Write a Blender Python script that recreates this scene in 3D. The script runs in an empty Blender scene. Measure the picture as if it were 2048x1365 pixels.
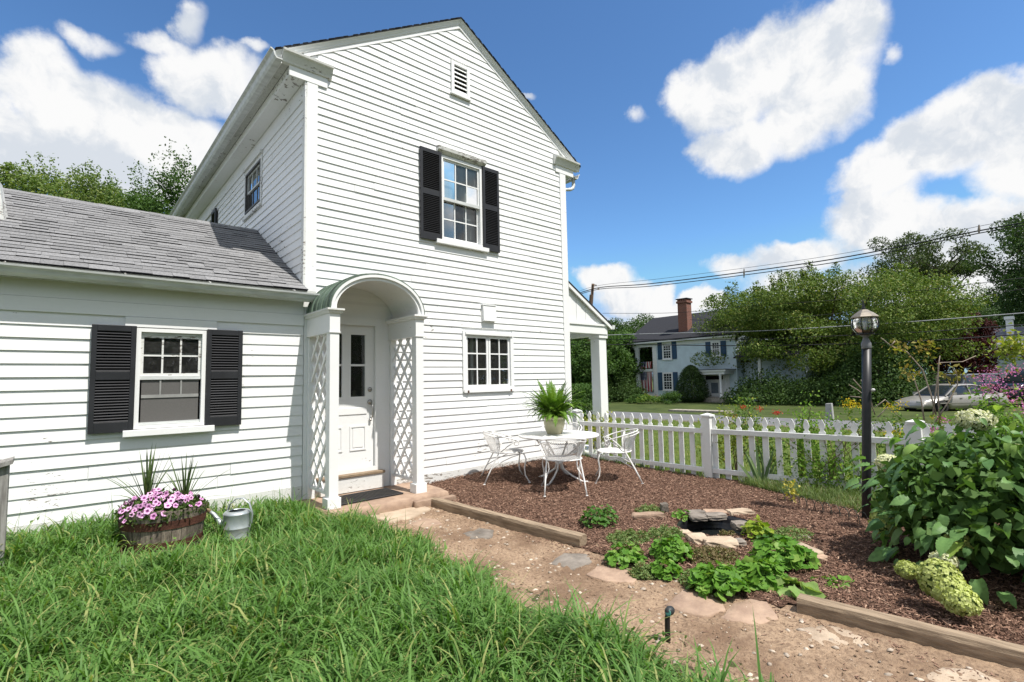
import bpy, bmesh, math, random
import numpy as np
from mathutils import Matrix, Vector, Euler, Quaternion

S = bpy.context.scene
rad = math.radians
random.seed(7)
rng = np.random.default_rng(7)

# ------------------------------------------------------------------ camera
CAM = np.array([-2.342, -6.829, 1.582])
FPX = 1024.0
YAW, PITCH, ROLL = rad(41.15), rad(4.45), rad(-1.16)
FW = np.array([math.sin(YAW)*math.cos(PITCH), math.cos(YAW)*math.cos(PITCH), math.sin(PITCH)])
_r = np.array([math.cos(YAW), -math.sin(YAW), 0.0]); _u = np.cross(_r, FW)
RT = math.cos(ROLL)*_r + math.sin(ROLL)*_u
UP = -math.sin(ROLL)*_r + math.cos(ROLL)*_u
cd = bpy.data.cameras.new('camera'); cam = bpy.data.objects.new('camera', cd)
S.collection.objects.link(cam)
cd.sensor_width = 36.0; cd.lens = 18.0; cd.clip_start = 0.05; cd.clip_end = 3000
cam.matrix_world = Matrix(((RT[0], UP[0], -FW[0], CAM[0]), (RT[1], UP[1], -FW[1], CAM[1]), (RT[2], UP[2], -FW[2], CAM[2]), (0, 0, 0, 1)))
S.camera = cam

# site survey: where a sight line through a point of the photograph meets a known plane
def sight(x, y): return (x-1024)/FPX*RT - (y-682.5)/FPX*UP + FW
def onZ(x, y, z=0.0):
    d = sight(x, y); return CAM + d*(z-CAM[2])/d[2]
def onX(x, y, X):
    d = sight(x, y); return CAM + d*(X-CAM[0])/d[0]
def onY(x, y, Y=0.0):
    d = sight(x, y); return CAM + d*(Y-CAM[1])/d[1]
def atD(x, y, dep): return CAM + sight(x, y)*dep

# ------------------------------------------------------------------ world, sun, exposure
SUN_EL, SUN_AZ = rad(62.0), rad(12.7)
SUN = Vector((math.sin(SUN_AZ)*math.cos(SUN_EL), -math.cos(SUN_AZ)*math.cos(SUN_EL), math.sin(SUN_EL)))
EXPO = 0.98
SKY_STRENGTH = 0.10
w = bpy.data.worlds.new('World'); S.world = w; w.use_nodes = True
nt = w.node_tree; N = nt.nodes; Lk = nt.links; N.clear()
def nd(tree, typ, **kw):
    n = tree.nodes.new(typ)
    for k, v in kw.items():
        if k.startswith('i_'): n.inputs[k[2:].replace('_', ' ')].default_value = v
        elif k.startswith('n_'): n.inputs[int(k[2:])].default_value = v
        else: setattr(n, k, v)
    return n
def mth(tree, op, a, b=None, c=None, clamp=False):
    n = tree.nodes.new('ShaderNodeMath'); n.operation = op; n.use_clamp = clamp
    for i, q in enumerate((a, b, c)):
        if q is None: continue
        if isinstance(q, (int, float)): n.inputs[i].default_value = q
        else: tree.links.new(q, n.inputs[i])
    return n.outputs[0]
def mixc(tree, fac, a, b, blend='MIX'):
    n = tree.nodes.new('ShaderNodeMix'); n.data_type = 'RGBA'; n.blend_type = blend
    for i, q in ((0, fac), (6, a), (7, b)):
        if isinstance(q, (int, float)): n.inputs[i].default_value = q
        elif isinstance(q, tuple): n.inputs[i].default_value = (q+(1,))[:4]
        else: tree.links.new(q, n.inputs[i])
    return n.outputs[2]
def mrange(tree, v, a, b, c=0.0, d=1.0, smooth=True):
    n = tree.nodes.new('ShaderNodeMapRange'); n.interpolation_type = 'SMOOTHSTEP' if smooth else 'LINEAR'
    tree.links.new(v, n.inputs[0])
    for i, q in enumerate((a, b, c, d)): n.inputs[i+1].default_value = q
    return n.outputs[0]
sky = nd(nt, 'ShaderNodeTexSky', sky_type='NISHITA', sun_disc=False)
sky.sun_elevation = SUN_EL; sky.sun_rotation = math.pi - SUN_AZ
sky.air_density = 1.0; sky.dust_density = 0.4; sky.ozone_density = 2.2; sky.altitude = 100
tc = nd(nt, 'ShaderNodeTexCoord'); DIR = tc.outputs['Generated']
def noise(tree, vec, scale, detail=6, rough=0.55, dist=0.0):
    n = tree.nodes.new('ShaderNodeTexNoise')
    n.inputs['Scale'].default_value = scale; n.inputs['Detail'].default_value = detail
    n.inputs['Roughness'].default_value = rough; n.inputs['Distortion'].default_value = dist
    if vec is not None: tree.links.new(vec, n.inputs['Vector'])
    return n
def vmath(tree, op, a, b=None):
    n = tree.nodes.new('ShaderNodeVectorMath'); n.operation = op
    for i, q in enumerate((a, b)):
        if q is None: continue
        if isinstance(q, tuple): n.inputs[i].default_value = q
        else: tree.links.new(q, n.inputs[i])
    return n
# cumulus banks, each an ellipse on the sky: image position it was surveyed at, half sizes, density
CLOUDS = [(1590, 110, 200, 120, 1.15), (1690, 45, 110, 80, 1.1), (1450, 190, 120, 100, 1.05), (1480, 290, 95, 70, 1.0), (1590, 240, 110, 75, .9), (1650, 190, 110, 90, 1),
 (1900, 280, 170, 85, 1), (2010, 250, 130, 95, 1.1), (1770, 340, 110, 60, .75), (2080, 330, 160, 90, .9), (1750, 435, 120, 70, 1.05), (1860, 470, 150, 70, .95), (1990, 470, 160, 80, .9),
 (1590, 505, 130, 40, .9), (1480, 530, 80, 28, .7), (2150, 480, 200, 110, .9), (1215, 555, 60, 36, .95), (1260, 590, 90, 36, .9), (1325, 598, 42, 34, 1.15), (1410, 605, 45, 26, 1.1), (1300, 628, 160, 24, .8), (1700, 560, 300, 50, .8), (1930, 570, 300, 70, .9),
 (85, 170, 120, 90, 1.1), (180, 240, 160, 95, 1.1), (60, 290, 150, 80, 1), (330, 290, 150, 75, 1.0), (430, 180, 100, 75, .85), (480, 150, 60, 50, .6), (250, 340, 260, 70, .95), (-120, 220, 180, 130, 1), (395, 55, 28, 48, .45), (345, 100, 60, 25, .42), (515, 105, 28, 16, .45), (200, 85, 60, 22, .35),
 (1280, 235, 24, 20, .4), (1798, 105, 26, 26, .45), (1060, 205, 20, 6, .3)]
field = None
big = noise(nt, DIR, 5.0, 3, .6, 0); fine = noise(nt, DIR, 13.0, 8, .60, 0)
wv = vmath(nt, 'SUBTRACT', big.outputs['Color'], (.5, .5, .5)); wv = vmath(nt, 'SCALE', wv.outputs[0]); wv.inputs['Scale'].default_value = .075
wv2 = vmath(nt, 'SUBTRACT', fine.outputs['Color'], (.5, .5, .5)); wv2 = vmath(nt, 'SCALE', wv2.outputs[0]); wv2.inputs['Scale'].default_value = .05
WD = vmath(nt, 'ADD', vmath(nt, 'ADD', DIR, wv.outputs[0]).outputs[0], wv2.outputs[0]).outputs[0]
def cloud_ellipse(vec, x, y, rx, ry):
    d = Vector(sight(x, y)).normalized()
    r = d.cross(Vector((0, 0, 1))).normalized(); u = r.cross(d)
    ax = abs(Vector(sight(x+rx, y)).normalized().dot(r)); ay = abs(Vector(sight(x, y-ry)).normalized().dot(u))
    U = vmath(nt, 'DOT_PRODUCT', vec, tuple(r/ax)).outputs['Value']; V = vmath(nt, 'DOT_PRODUCT', vec, tuple(u/ay)).outputs['Value']
    return mth(nt, 'MULTIPLY_ADD', U, U, mth(nt, 'MULTIPLY', V, V))
def cloud_field(vec):
    f = None
    for (x, y, rx, ry, wt) in CLOUDS:
        v = mth(nt, 'MULTIPLY_ADD', cloud_ellipse(vec, x, y, rx*1.12, ry*1.12), -.62*wt, .62*wt)
        f = v if f is None else mth(nt, 'SMOOTH_MAX', f, v, .12)
    return f
field = cloud_field(WD)
# unseen rest of the sky: same scattered cumulus, cover raised to brighten the fill
axis = Vector(FW).normalized()
away = mrange(nt, vmath(nt, 'DOT_PRODUCT', DIR, tuple(axis)).outputs['Value'], .62, .40)
gen = noise(nt, WD, 2.3, 4, .5).outputs['Fac']
genf = mth(nt, 'MULTIPLY', mrange(nt, gen, .40, .60, -.3, .9), away)
genf = mth(nt, 'SUBTRACT', genf, mth(nt, 'MULTIPLY_ADD', away, -.5, .5))
field = mth(nt, 'MAXIMUM', field, genf)
edge = mth(nt, 'MULTIPLY_ADD', mth(nt, 'SUBTRACT', fine.outputs['Fac'], .5), .85, field)
edge = mth(nt, 'MULTIPLY_ADD', mth(nt, 'SUBTRACT', big.outputs['Fac'], .5), .55, edge)
dens = mrange(nt, edge, .0, .40)
# billows lit from above: thickness noise compared with itself a little nearer the sun
off = vmath(nt, 'ADD', WD, tuple(Vector((SUN.x, SUN.y, SUN.z+.4)).normalized()*.05)).outputs[0]
b1 = noise(nt, WD, 7.0, 6, .60, 0).outputs['Fac']; b2 = noise(nt, off, 7.0, 6, .60, 0).outputs['Fac']
relief = mth(nt, 'SUBTRACT', b1, b2)
shade = mrange(nt, mth(nt, 'MULTIPLY_ADD', relief, 1.0, mth(nt, 'MULTIPLY', edge, -.07)), -.17, .04)
lowf = mrange(nt, vmath(nt, 'DOT_PRODUCT', DIR, (0, 0, 1)).outputs['Value'], .02, .35)
CL = .97/(SKY_STRENGTH*2**EXPO)
ccol = mixc(nt, shade, (CL*.72, CL*.77, CL*.84), (CL, CL, CL))
gm = nd(nt, 'ShaderNodeGamma'); gm.inputs[1].default_value = 1.22
Lk.new(mixc(nt, 1.0, sky.outputs[0], (.165, .165, .165), 'MULTIPLY'), gm.inputs[0])
skycol = mixc(nt, 1.0, gm.outputs[0], (.74/.165, .94/.165, 1.02/.165), 'MULTIPLY')
skycol = mixc(nt, 1.0, skycol, (.34/.165, .51/.165, .77/.165), 'DARKEN')
final = mixc(nt, dens, skycol, ccol)
bg = nd(nt, 'ShaderNodeBackground'); bg.inputs['Strength'].default_value = SKY_STRENGTH
Lk.new(final, bg.inputs['Color'])
wo = nd(nt, 'ShaderNodeOutputWorld'); Lk.new(bg.outputs[0], wo.inputs[0])
w.cycles.sampling_method = 'MANUAL'; w.cycles.sample_map_resolution = 512
sl = bpy.data.lights.new('sun', 'SUN'); sl.energy = 3.2; sl.angle = rad(.53); sl.color = (1.0, .955, .89)
sun = bpy.data.objects.new('sun', sl); S.collection.objects.link(sun)
sun.rotation_euler = SUN.to_track_quat('Z', 'Y').to_euler(); sun.location = (0, -20, 40)
vs = S.view_settings; vs.view_transform = 'Standard'; vs.look = 'None'; vs.exposure = EXPO; vs.gamma = 1.0; vs.use_curve_mapping = False
S.cycles.use_denoising = True
try:
    S.cycles.denoiser = 'OPENIMAGEDENOISE'; S.cycles.denoising_input_passes = 'RGB_ALBEDO_NORMAL'; S.cycles.denoising_prefilter = 'ACCURATE'
except Exception: pass
S.cycles.max_bounces = 8; S.cycles.diffuse_bounces = 3; S.cycles.glossy_bounces = 3; S.cycles.transmission_bounces = 4; S.cycles.transparent_max_bounces = 10
S.cycles.caustics_reflective = False; S.cycles.caustics_refractive = False; S.cycles.sample_clamp_indirect = 6

# ------------------------------------------------------------------ helpers
COL = S.collection
WM = {}
I4 = Matrix.Identity(4)
def link(o, parent=None, basis=None):
    COL.objects.link(o)
    b = basis if basis is not None else I4
    o.matrix_basis = b; WM[o] = b.copy()
    if parent is not None:
        o.parent = parent; o.matrix_parent_inverse = WM[parent].inverted()
    return o
def tag(o, label=None, cat=None, group=None, kind=None):
    if label: o['label'] = label
    if cat: o['category'] = cat
    if group: o['group'] = group
    if kind: o['kind'] = kind
    return o
def thing(name, loc, label, cat, group=None, rz=0.0):
    o = bpy.data.objects.new(name, None); o.empty_display_size = .2
    link(o, None, Matrix.Translation(Vector(loc)) @ Matrix.Rotation(rz, 4, 'Z'))
    return tag(o, label, cat, group)
def inst(name, mesh, basis, parent=None):
    return link(bpy.data.objects.new(name, mesh), parent, basis)
def copy_tree(src, basis, label=None):
    r = src.copy(); COL.objects.link(r); r.matrix_basis = basis
    if label: r['label'] = label
    for ch in src.children:
        c = ch.copy(); COL.objects.link(c); c.parent = r
        for g in ch.children:
            d = g.copy(); COL.objects.link(d); d.parent = c
    return r
class MB:
    def __init__(s, T=None): s.v = []; s.f = []; s.T = T; s.mi = []
    def add(s, vs, fs):
        n = len(s.v)
        for p in vs:
            p = Vector(p)
            s.v.append(tuple(s.T @ p) if s.T is not None else tuple(p))
        s.f.extend([tuple(i+n for i in f) for f in fs]); return s
    def hexa(s, b, t):
        return s.add(list(b)+list(t), [(3, 2, 1, 0), (4, 5, 6, 7), (0, 1, 5, 4), (1, 2, 6, 5), (2, 3, 7, 6), (3, 0, 4, 7)])
    def box(s, x0, x1, y0, y1, z0, z1):
        return s.hexa([(x0, y0, z0), (x1, y0, z0), (x1, y1, z0), (x0, y1, z0)], [(x0, y0, z1), (x1, y0, z1), (x1, y1, z1), (x0, y1, z1)])
    def prism(s, poly, d):      # poly: list of 3D points, d: extrusion vector
        n = len(poly); d = Vector(d); q = [Vector(p) for p in poly]
        return s.add(q+[p+d for p in q], [tuple(range(n-1, -1, -1)), tuple(range(n, 2*n))]+[(i, (i+1) % n, n+(i+1) % n, n+i) for i in range(n)])
    def poly(s, pts): return s.add(pts, [tuple(range(len(pts)))])
    def tube(s, pts, r, n=6, caps=True, closed=False):
        pts = [Vector(p) for p in pts]; m = len(pts)
        rr = r if isinstance(r, (list, tuple)) else [r]*m
        vs = []; fs = []; prev = None
        for i, p in enumerate(pts):
            a = pts[(i-1) % m] if (i > 0 or closed) else p; b = pts[(i+1) % m] if (i < m-1 or closed) else p
            t = (b-a)
            t = t.normalized() if t.length > 1e-9 else Vector((0, 0, 1))
            if prev is None:
                ref = Vector((0, 0, 1)) if abs(t.z) < .9 else Vector((1, 0, 0))
                u = t.cross(ref).normalized()
            else:
                u = prev - t*prev.dot(t)
                u = u.normalized() if u.length > 1e-6 else t.orthogonal().normalized()
            prev = u; wv_ = t.cross(u)
            for k in range(n):
                a_ = 2*math.pi*k/n; vs.append(p+(u*math.cos(a_)+wv_*math.sin(a_))*rr[i])
        L = m if closed else m-1
        for i in range(L):
            j = (i+1) % m
            for k in range(n): fs.append((i*n+k, i*n+(k+1) % n, j*n+(k+1) % n, j*n+k))
        if caps and not closed: fs += [tuple(range(n-1, -1, -1)), tuple(range((m-1)*n, m*n))]
        return s.add(vs, fs)
    def lathe(s, prof, n=24, c=(0, 0, 0), sx=1.0, sy=1.0, caps=True):
        vs = []; fs = []
        for (r, z) in prof:
            for k in range(n):
                a = 2*math.pi*k/n; vs.append((c[0]+r*sx*math.cos(a), c[1]+r*sy*math.sin(a), c[2]+z))
        m = len(prof)
        for i in range(m-1):
            for k in range(n): fs.append((i*n+k, i*n+(k+1) % n, (i+1)*n+(k+1) % n, (i+1)*n+k))
        if caps: fs += [tuple(range(n-1, -1, -1)), tuple(range((m-1)*n, m*n))]
        return s.add(vs, fs)
    def mesh(s, name, mat, smooth=False, fix=True):
        me = bpy.data.meshes.new(name); me.from_pydata(s.v, [], s.f)
        if fix and len(s.f) < 6000:
            bm = bmesh.new(); bm.from_mesh(me); bmesh.ops.recalc_face_normals(bm, faces=bm.faces); bm.to_mesh(me); bm.free()
        if mat is not None: me.materials.append(mat)
        if smooth: me.polygons.foreach_set('use_smooth', [True]*len(me.polygons))
        return me
    def build(s, name, mat, parent=None, smooth=False, fix=True, basis=None):
        return link(bpy.data.objects.new(name, s.mesh(name, mat, smooth, fix)), parent, basis)
def npmesh(name, V, Fq, mat, smooth=False):
    """fast mesh from arrays; Fq (n,4) or (n,3)"""
    me = bpy.data.meshes.new(name); n = len(V); k = Fq.shape[1]; m = len(Fq)
    me.vertices.add(n); me.vertices.foreach_set('co', V.astype(np.float32).ravel())
    me.loops.add(m*k); me.loops.foreach_set('vertex_index', Fq.astype(np.int32).ravel())
    me.polygons.add(m); me.polygons.foreach_set('loop_start', np.arange(0, m*k, k, dtype=np.int32))
    try: me.polygons.foreach_set('loop_total', np.full(m, k, dtype=np.int32))
    except Exception: pass
    if smooth: me.polygons.foreach_set('use_smooth', np.ones(m, dtype=bool))
    me.update(calc_edges=True); me.validate()
    if mat is not None: me.materials.append(mat)
    return me
def bevel(o, wdt=.004, seg=2):
    m = o.modifiers.new('bevel', 'BEVEL'); m.width = wdt; m.segments = seg; m.limit_method = 'ANGLE'; m.angle_limit = rad(40); return o

# ------------------------------------------------------------------ materials
def newmat(name):
    m = bpy.data.materials.new(name); m.use_nodes = True; t = m.node_tree
    b = t.nodes['Principled BSDF']; return m, t, b
def pos(t): return t.nodes.new('ShaderNodeNewGeometry').outputs['Position']
def setspec(b, v):
    for k in ('Specular IOR Level', 'Specular'):
        if k in b.inputs: b.inputs[k].default_value = v; return
def mat_plain(name, c, rough=.6, spec=.4, metal=0.0, var=.12, scale=8.0, bump=0.0, bscale=60.0, stretch=(1, 1, 1), c2=None, isl=0.0, obj=0.0, detail=5):
    m, t, b = newmat(name)
    p = pos(t)
    if stretch != (1, 1, 1): p = vmath(t, 'MULTIPLY', p, stretch).outputs[0]
    n = noise(t, p, scale, detail, .6).outputs['Fac']
    f = mrange(t, n, .3, .7)
    c2 = c2 or tuple(x*(1-var*2) for x in c)
    col = mixc(t, f, c2, c)
    if isl or obj:
        if isl:
            g = t.nodes.new('ShaderNodeNewGeometry').outputs['Random Per Island']; amt = isl
        else:
            g = t.nodes.new('ShaderNodeObjectInfo').outputs['Random']; amt = obj
        k = mrange(t, g, 0, 1, 1-amt, 1+amt, False)
        vm = vmath(t, 'SCALE', col); t.links.new(k, vm.inputs['Scale']); col = vm.outputs[0]
    t.links.new(col, b.inputs['Base Color'])
    b.inputs['Roughness'].default_value = rough; setspec(b, spec); b.inputs['Metallic'].default_value = metal
    if bump:
        bn = noise(t, p, bscale, 6, .65).outputs['Fac']
        bp = t.nodes.new('ShaderNodeBump'); bp.inputs['Strength'].default_value = bump; bp.inputs['Distance'].default_value = .02
        t.links.new(bn, bp.inputs['Height']); t.links.new(bp.outputs[0], b.inputs['Normal'])
    return m
def mat_paint(name, c=(.80, .80, .79), peel=.0, grime=.1, under=(.23, .20, .17), obj=.03, rough=.5, gcol=(.42, .43, .38), seed=0.0):
    """weathered paint: patchy dirt, chips down to grey wood, brush grain"""
    m, t, b = newmat(name)
    p0 = pos(t); p = vmath(t, 'ADD', p0, (seed, seed*1.7, -seed)).outputs[0]
    st = vmath(t, 'MULTIPLY', p, (3, 3, 26)).outputs[0]
    grain = noise(t, st, 3.0, 5, .6).outputs['Fac']
    dirt = mrange(t, noise(t, p, 1.7, 7, .65).outputs['Fac'], .48, .80)
    fine = mrange(t, noise(t, p, 34.0, 4, .7).outputs['Fac'], .35, .8)
    f = mth(t, 'MULTIPLY', mth(t, 'MULTIPLY_ADD', fine, .6, dirt), grime, clamp=True)
    o = t.nodes.new('ShaderNodeObjectInfo').outputs['Random']
    col = mixc(t, f, c, gcol)
    k = mth(t, 'MULTIPLY', mrange(t, o, 0, 1, 1-obj, 1+obj*.4, False), mrange(t, grain, .2, .8, .965, 1.0, False))
    vm = vmath(t, 'SCALE', col); t.links.new(k, vm.inputs['Scale']); col = vm.outputs[0]
    hgt = mth(t, 'MULTIPLY', grain, .35)
    if peel > 0:
        st2 = vmath(t, 'MULTIPLY', p, (5, 5, 16)).outputs[0]
        pn = mth(t, 'MULTIPLY_ADD', noise(t, st2, 2.4, 9, .7).outputs['Fac'], .6, mth(t, 'MULTIPLY', noise(t, p, 1.1, 3, .5).outputs['Fac'], .4))
        pm = mrange(t, pn, .66-peel*.16, .675-peel*.16)
        wood = mixc(t, grain, tuple(x*.7 for x in under), under)
        col = mixc(t, pm, col, wood); hgt = mth(t, 'SUBTRACT', hgt, pm)
    t.links.new(col, b.inputs['Base Color']); b.inputs['Roughness'].default_value = rough; setspec(b, .3)
    bp = t.nodes.new('ShaderNodeBump'); bp.inputs['Strength'].default_value = .22; bp.inputs['Distance'].default_value = .004
    t.links.new(hgt, bp.inputs['Height']); t.links.new(bp.outputs[0], b.inputs['Normal'])
    return m
def mat_leaf(name, c1, c2, c3=None, trans=.30, rough=.6, spec=.15, obj=False, tcol=None, var=1.0):
    m, t, b = newmat(name)
    if obj: r = t.nodes.new('ShaderNodeObjectInfo').outputs['Random']
    else: r = t.nodes.new('ShaderNodeNewGeometry').outputs['Random Per Island']
    col = mixc(t, r, c1, c2)
    n = noise(t, pos(t), 3.0 if not obj else 30.0, 3, .5).outputs['Fac']
    col = mixc(t, mrange(t, n, .35, .7, 0, .5), col, tuple(x*.72 for x in c1))
    if c3 is not None:
        r2 = mth(t, 'FRACT', mth(t, 'MULTIPLY', r, 37.7))
        col = mixc(t, mrange(t, r2, .86, .94), col, c3)
    t.links.new(col, b.inputs['Base Color']); b.inputs['Roughness'].default_value = rough; setspec(b, spec)
    tr = t.nodes.new('ShaderNodeBsdfTranslucent')
    tc_ = mixc(t, 1.0, col, (1.25, 1.35, .55), 'MULTIPLY'); t.links.new(tc_, tr.inputs['Color'])
    mx = t.nodes.new('ShaderNodeMixShader'); mx.inputs[0].default_value = trans
    t.links.new(b.outputs[0], mx.inputs[1]); t.links.new(tr.outputs[0], mx.inputs[2])
    t.links.new(mx.outputs[0], t.nodes['Material Output'].inputs['Surface'])
    return m
def mat_glass(name, tint=(.75, .8, .8), refl=1.0, rough=.01, dirt=.06):
    m, t, b = newmat(name); t.nodes.remove(b)
    tr = t.nodes.new('ShaderNodeBsdfTransparent'); tr.inputs[0].default_value = tint+(1,)
    gl = t.nodes.new('ShaderNodeBsdfGlossy'); gl.inputs['Roughness'].default_value = rough; gl.inputs[0].default_value = (1, 1, 1, 1)
    fr = t.nodes.new('ShaderNodeFresnel'); fr.inputs[0].default_value = 1.55
    nn = noise(t, pos(t), 2.2, 2, .5).outputs['Fac']
    bp = t.nodes.new('ShaderNodeBump'); bp.inputs['Strength'].default_value = .03; bp.inputs['Distance'].default_value = .05
    t.links.new(nn, bp.inputs['Height']); t.links.new(bp.outputs[0], gl.inputs['Normal'])
    f = mth(t, 'MULTIPLY', fr.outputs[0], 1.5*refl, clamp=True)
    mx = t.nodes.new('ShaderNodeMixShader'); t.links.new(f, mx.inputs[0]); t.links.new(tr.outputs[0], mx.inputs[1]); t.links.new(gl.outputs[0], mx.inputs[2])
    df = t.nodes.new('ShaderNodeBsdfDiffuse'); df.inputs[0].default_value = (.5, .5, .48, 1)
    dn = mrange(t, noise(t, pos(t), 25.0, 5, .7).outputs['Fac'], .35, .9, dirt*.4, dirt*2)
    mx2 = t.nodes.new('ShaderNodeMixShader'); t.links.new(dn, mx2.inputs[0]); t.links.new(mx.outputs[0], mx2.inputs[1]); t.links.new(df.outputs[0], mx2.inputs[2])
    t.links.new(mx2.outputs[0], t.nodes['Material Output'].inputs['Surface'])
    return m
M = {}
M['siding'] = mat_paint('white_siding', (.82, .825, .82), peel=.22, grime=.10, obj=.05)
M['siding_side'] = mat_paint('white_siding_weathered', (.82, .825, .825), peel=.42, grime=.14, obj=.05, seed=3.3)
M['trim'] = mat_paint('white_trim', (.82, .825, .82), peel=.12, grime=.08, obj=.02, seed=8.1)
M['trim_worn'] = mat_paint('white_trim_worn', (.74, .74, .72), peel=.62, grime=.40, obj=.02, seed=5.2, under=(.28, .25, .22))
M['soffit'] = mat_paint('soffit_blotchy', (.62, .63, .60), peel=.35, grime=.75, gcol=(.20, .21, .15), seed=1.9)  # dull paint with dark greenish blotches, for soffits and wing fascia
M['shutter'] = mat_plain('shutter_black', (.026, .027, .031), .42, .4, var=.12, scale=5, bump=.03)
M['shingle'] = mat_plain('asphalt_shingle', (.29, .29, .295), .95, .12, var=.20, scale=60, bump=.6, bscale=200, obj=.13)
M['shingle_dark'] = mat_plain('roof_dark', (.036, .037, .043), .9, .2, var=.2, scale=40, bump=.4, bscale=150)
M['gutter'] = mat_plain('gutter_aluminium', (.66, .68, .67), .45, .5, var=.12, scale=4, stretch=(1, 3, 6))
M['concrete'] = mat_plain('foundation', (.42, .38, .32), .9, .2, var=.25, scale=6, bump=.4, bscale=40)
M['dark'] = mat_plain('room_dark', (.03, .028, .026), .9, .1)
M['room'] = mat_plain('room_wall', (.16, .14, .12), .9, .1)
M['curtain'] = mat_plain('curtain', (.55, .56, .56), .9, .1, stretch=(40, 40, 1), scale=1.5)
M['glass'] = mat_glass('window_glass')
M['glass_lamp'] = mat_glass('lantern_glass', (.93, .95, .96), 1.0, .02, .06)
M['screen'] = mat_plain('insect_screen', (.13, .125, .12), .7, .2, var=.1, scale=120)
M['copper'] = mat_plain('verdigris_roof', (.15, .21, .155), .6, .4, var=.3, scale=2.2, stretch=(1, 9, .6), c2=(.045, .065, .05), bump=.1)
M['nickel'] = mat_plain('nickel', (.45, .43, .40), .3, .5, metal=1.0)
M['tread'] = mat_plain('worn_oak', (.34, .25, .165), .75, .3, var=.3, scale=4, stretch=(2, 20, 20), bump=.2)
M['mat'] = mat_plain('rubber_mat', (.018, .018, .019), .8, .3, var=.2, c2=(.03, .027, .024), scale=9, bump=.3, bscale=90)
M['stone'] = mat_plain('sandstone', (.40, .285, .205), .85, .25, var=.2, c2=(.27, .185, .135), scale=5, bump=.5, bscale=22, obj=.18)
M['stone_pale'] = mat_plain('sandstone_pale', (.53, .42, .31), .85, .25, var=.2, c2=(.37, .285, .205), scale=5, bump=.5, bscale=22, obj=.12)
M['stone_grey'] = mat_plain('fieldstone', (.27, .235, .20), .85, .25, c2=(.14, .12, .10), scale=6, bump=.6, bscale=18, obj=.25)
M['timber'] = mat_plain('landscape_timber', (.36, .275, .19), .82, .2, c2=(.19, .14, .095), scale=2.6, stretch=(14, 1.2, 14), bump=.5, bscale=5)
M['greywood'] = mat_plain('weathered_wood', (.33, .32, .30), .85, .2, c2=(.17, .16, .15), scale=2.5, stretch=(16, 16, 1.3), bump=.5, bscale=5)
M['iron'] = mat_paint('white_iron', (.78, .77, .75), peel=.12, grime=.10, under=(.22, .12, .07), rough=.4)
M['pot'] = mat_plain('glazed_pot', (.44, .42, .27), .35, .5, c2=(.36, .335, .205), scale=5)
M['soil'] = mat_plain('soil', (.06, .042, .03), .95, .1, bump=.6, bscale=40)
M['galv'] = mat_plain('galvanised', (.50, .54, .55), .42, .5, metal=.55, c2=(.36, .40, .42), scale=9)
M['brass'] = mat_plain('tarnished_brass', (.42, .30, .18), .5, .5, metal=.6)
M['rust'] = mat_plain('rusty_hoop', (.125, .052, .035), .85, .2, c2=(.06, .027, .02), scale=9, bump=.4, bscale=50)
M['barrel'] = mat_plain('barrel_oak', (.27, .225, .18), .85, .2, c2=(.105, .085, .07), scale=2.2, stretch=(12, 12, 1.6), bump=.6, bscale=6, obj=.28)
M['black'] = mat_plain('black_post', (.016, .017, .02), .45, .45, var=.2, scale=6)
M['bronze'] = mat_plain('lantern_bronze', (.30, .265, .22), .5, .5, metal=.5, c2=(.20, .175, .14))
M['liner'] = mat_plain('pond_liner', (.010, .010, .012), .28, .5, var=.1)

# ------------------------------------------------------------------ ground
POND = (2.93, -4.02, .40, .33)
def hgt(X, Y):
    X = np.asarray(X, float); Y = np.asarray(Y, float)
    a = np.interp(X, [-9, -2.6, 0, 1.3, 2, 3.3, 5.1, 6.2], [.34, .23, .10, .03, .06, .13, .15, .0])
    h = a*np.exp(np.minimum(Y, 0)/1.0)
    h = h - .0115*np.clip(X-5.5, 0, 24) + .03*np.sin(X*.9+1)*np.sin(Y*.7)*np.clip(1-np.abs(X-1)/5, 0, 1)*.5
    d = np.sqrt(((X-POND[0])/POND[2])**2+((Y-POND[1])/POND[3])**2)
    h = h - .30*np.clip((1.12-d)/.25, 0, 1)
    h = h + .05*np.clip((X-22)/10, 0, 1)*np.clip((-Y+12)/12, 0, 1)
    return h
def gz(px, py, dz=0.0):
    z = 0.0
    for _ in range(12):
        p_ = onZ(px, py, z); z = float(hgt(p_[0], p_[1]))+dz
    return onZ(px, py, z)
def sheet(name, xs, ys, off, mat, amp=0.0, skip=None, wob=0.0):
    xs = np.asarray(xs, float); ys = np.asarray(ys, float)
    GX, GY = np.meshgrid(xs, ys, indexing='ij')
    if wob:
        e = wob*(np.sin(GY*5.1)+.6*np.sin(GY*11.7+1)+.4*np.sin(GY*23+2)); t_ = np.zeros_like(GX); t_[0, :] = 1; t_[-1, :] = 1; GX = GX+e*t_
    Z = hgt(GX, GY)+off
    if amp: Z = Z + amp*rng.normal(size=Z.shape)
    nx, ny = len(xs), len(ys); idx = np.arange(nx*ny).reshape(nx, ny)
    Fq = np.stack([idx[:-1, :-1], idx[1:, :-1], idx[1:, 1:], idx[:-1, 1:]], -1).reshape(-1, 4)
    V = np.stack([GX, GY, Z], -1).reshape(-1, 3)
    if skip is not None:
        c = V[Fq].mean(1); Fq = Fq[~skip(c)]
    o = link(bpy.data.objects.new(name, npmesh(name, V, Fq, mat, True))); tag(o, kind='structure'); return o
M['lawn'] = mat_plain('lawn_green', (.115, .15, .035), .9, .1, c2=(.06, .095, .02), scale=3.0, bump=.6, bscale=60, detail=8)
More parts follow.
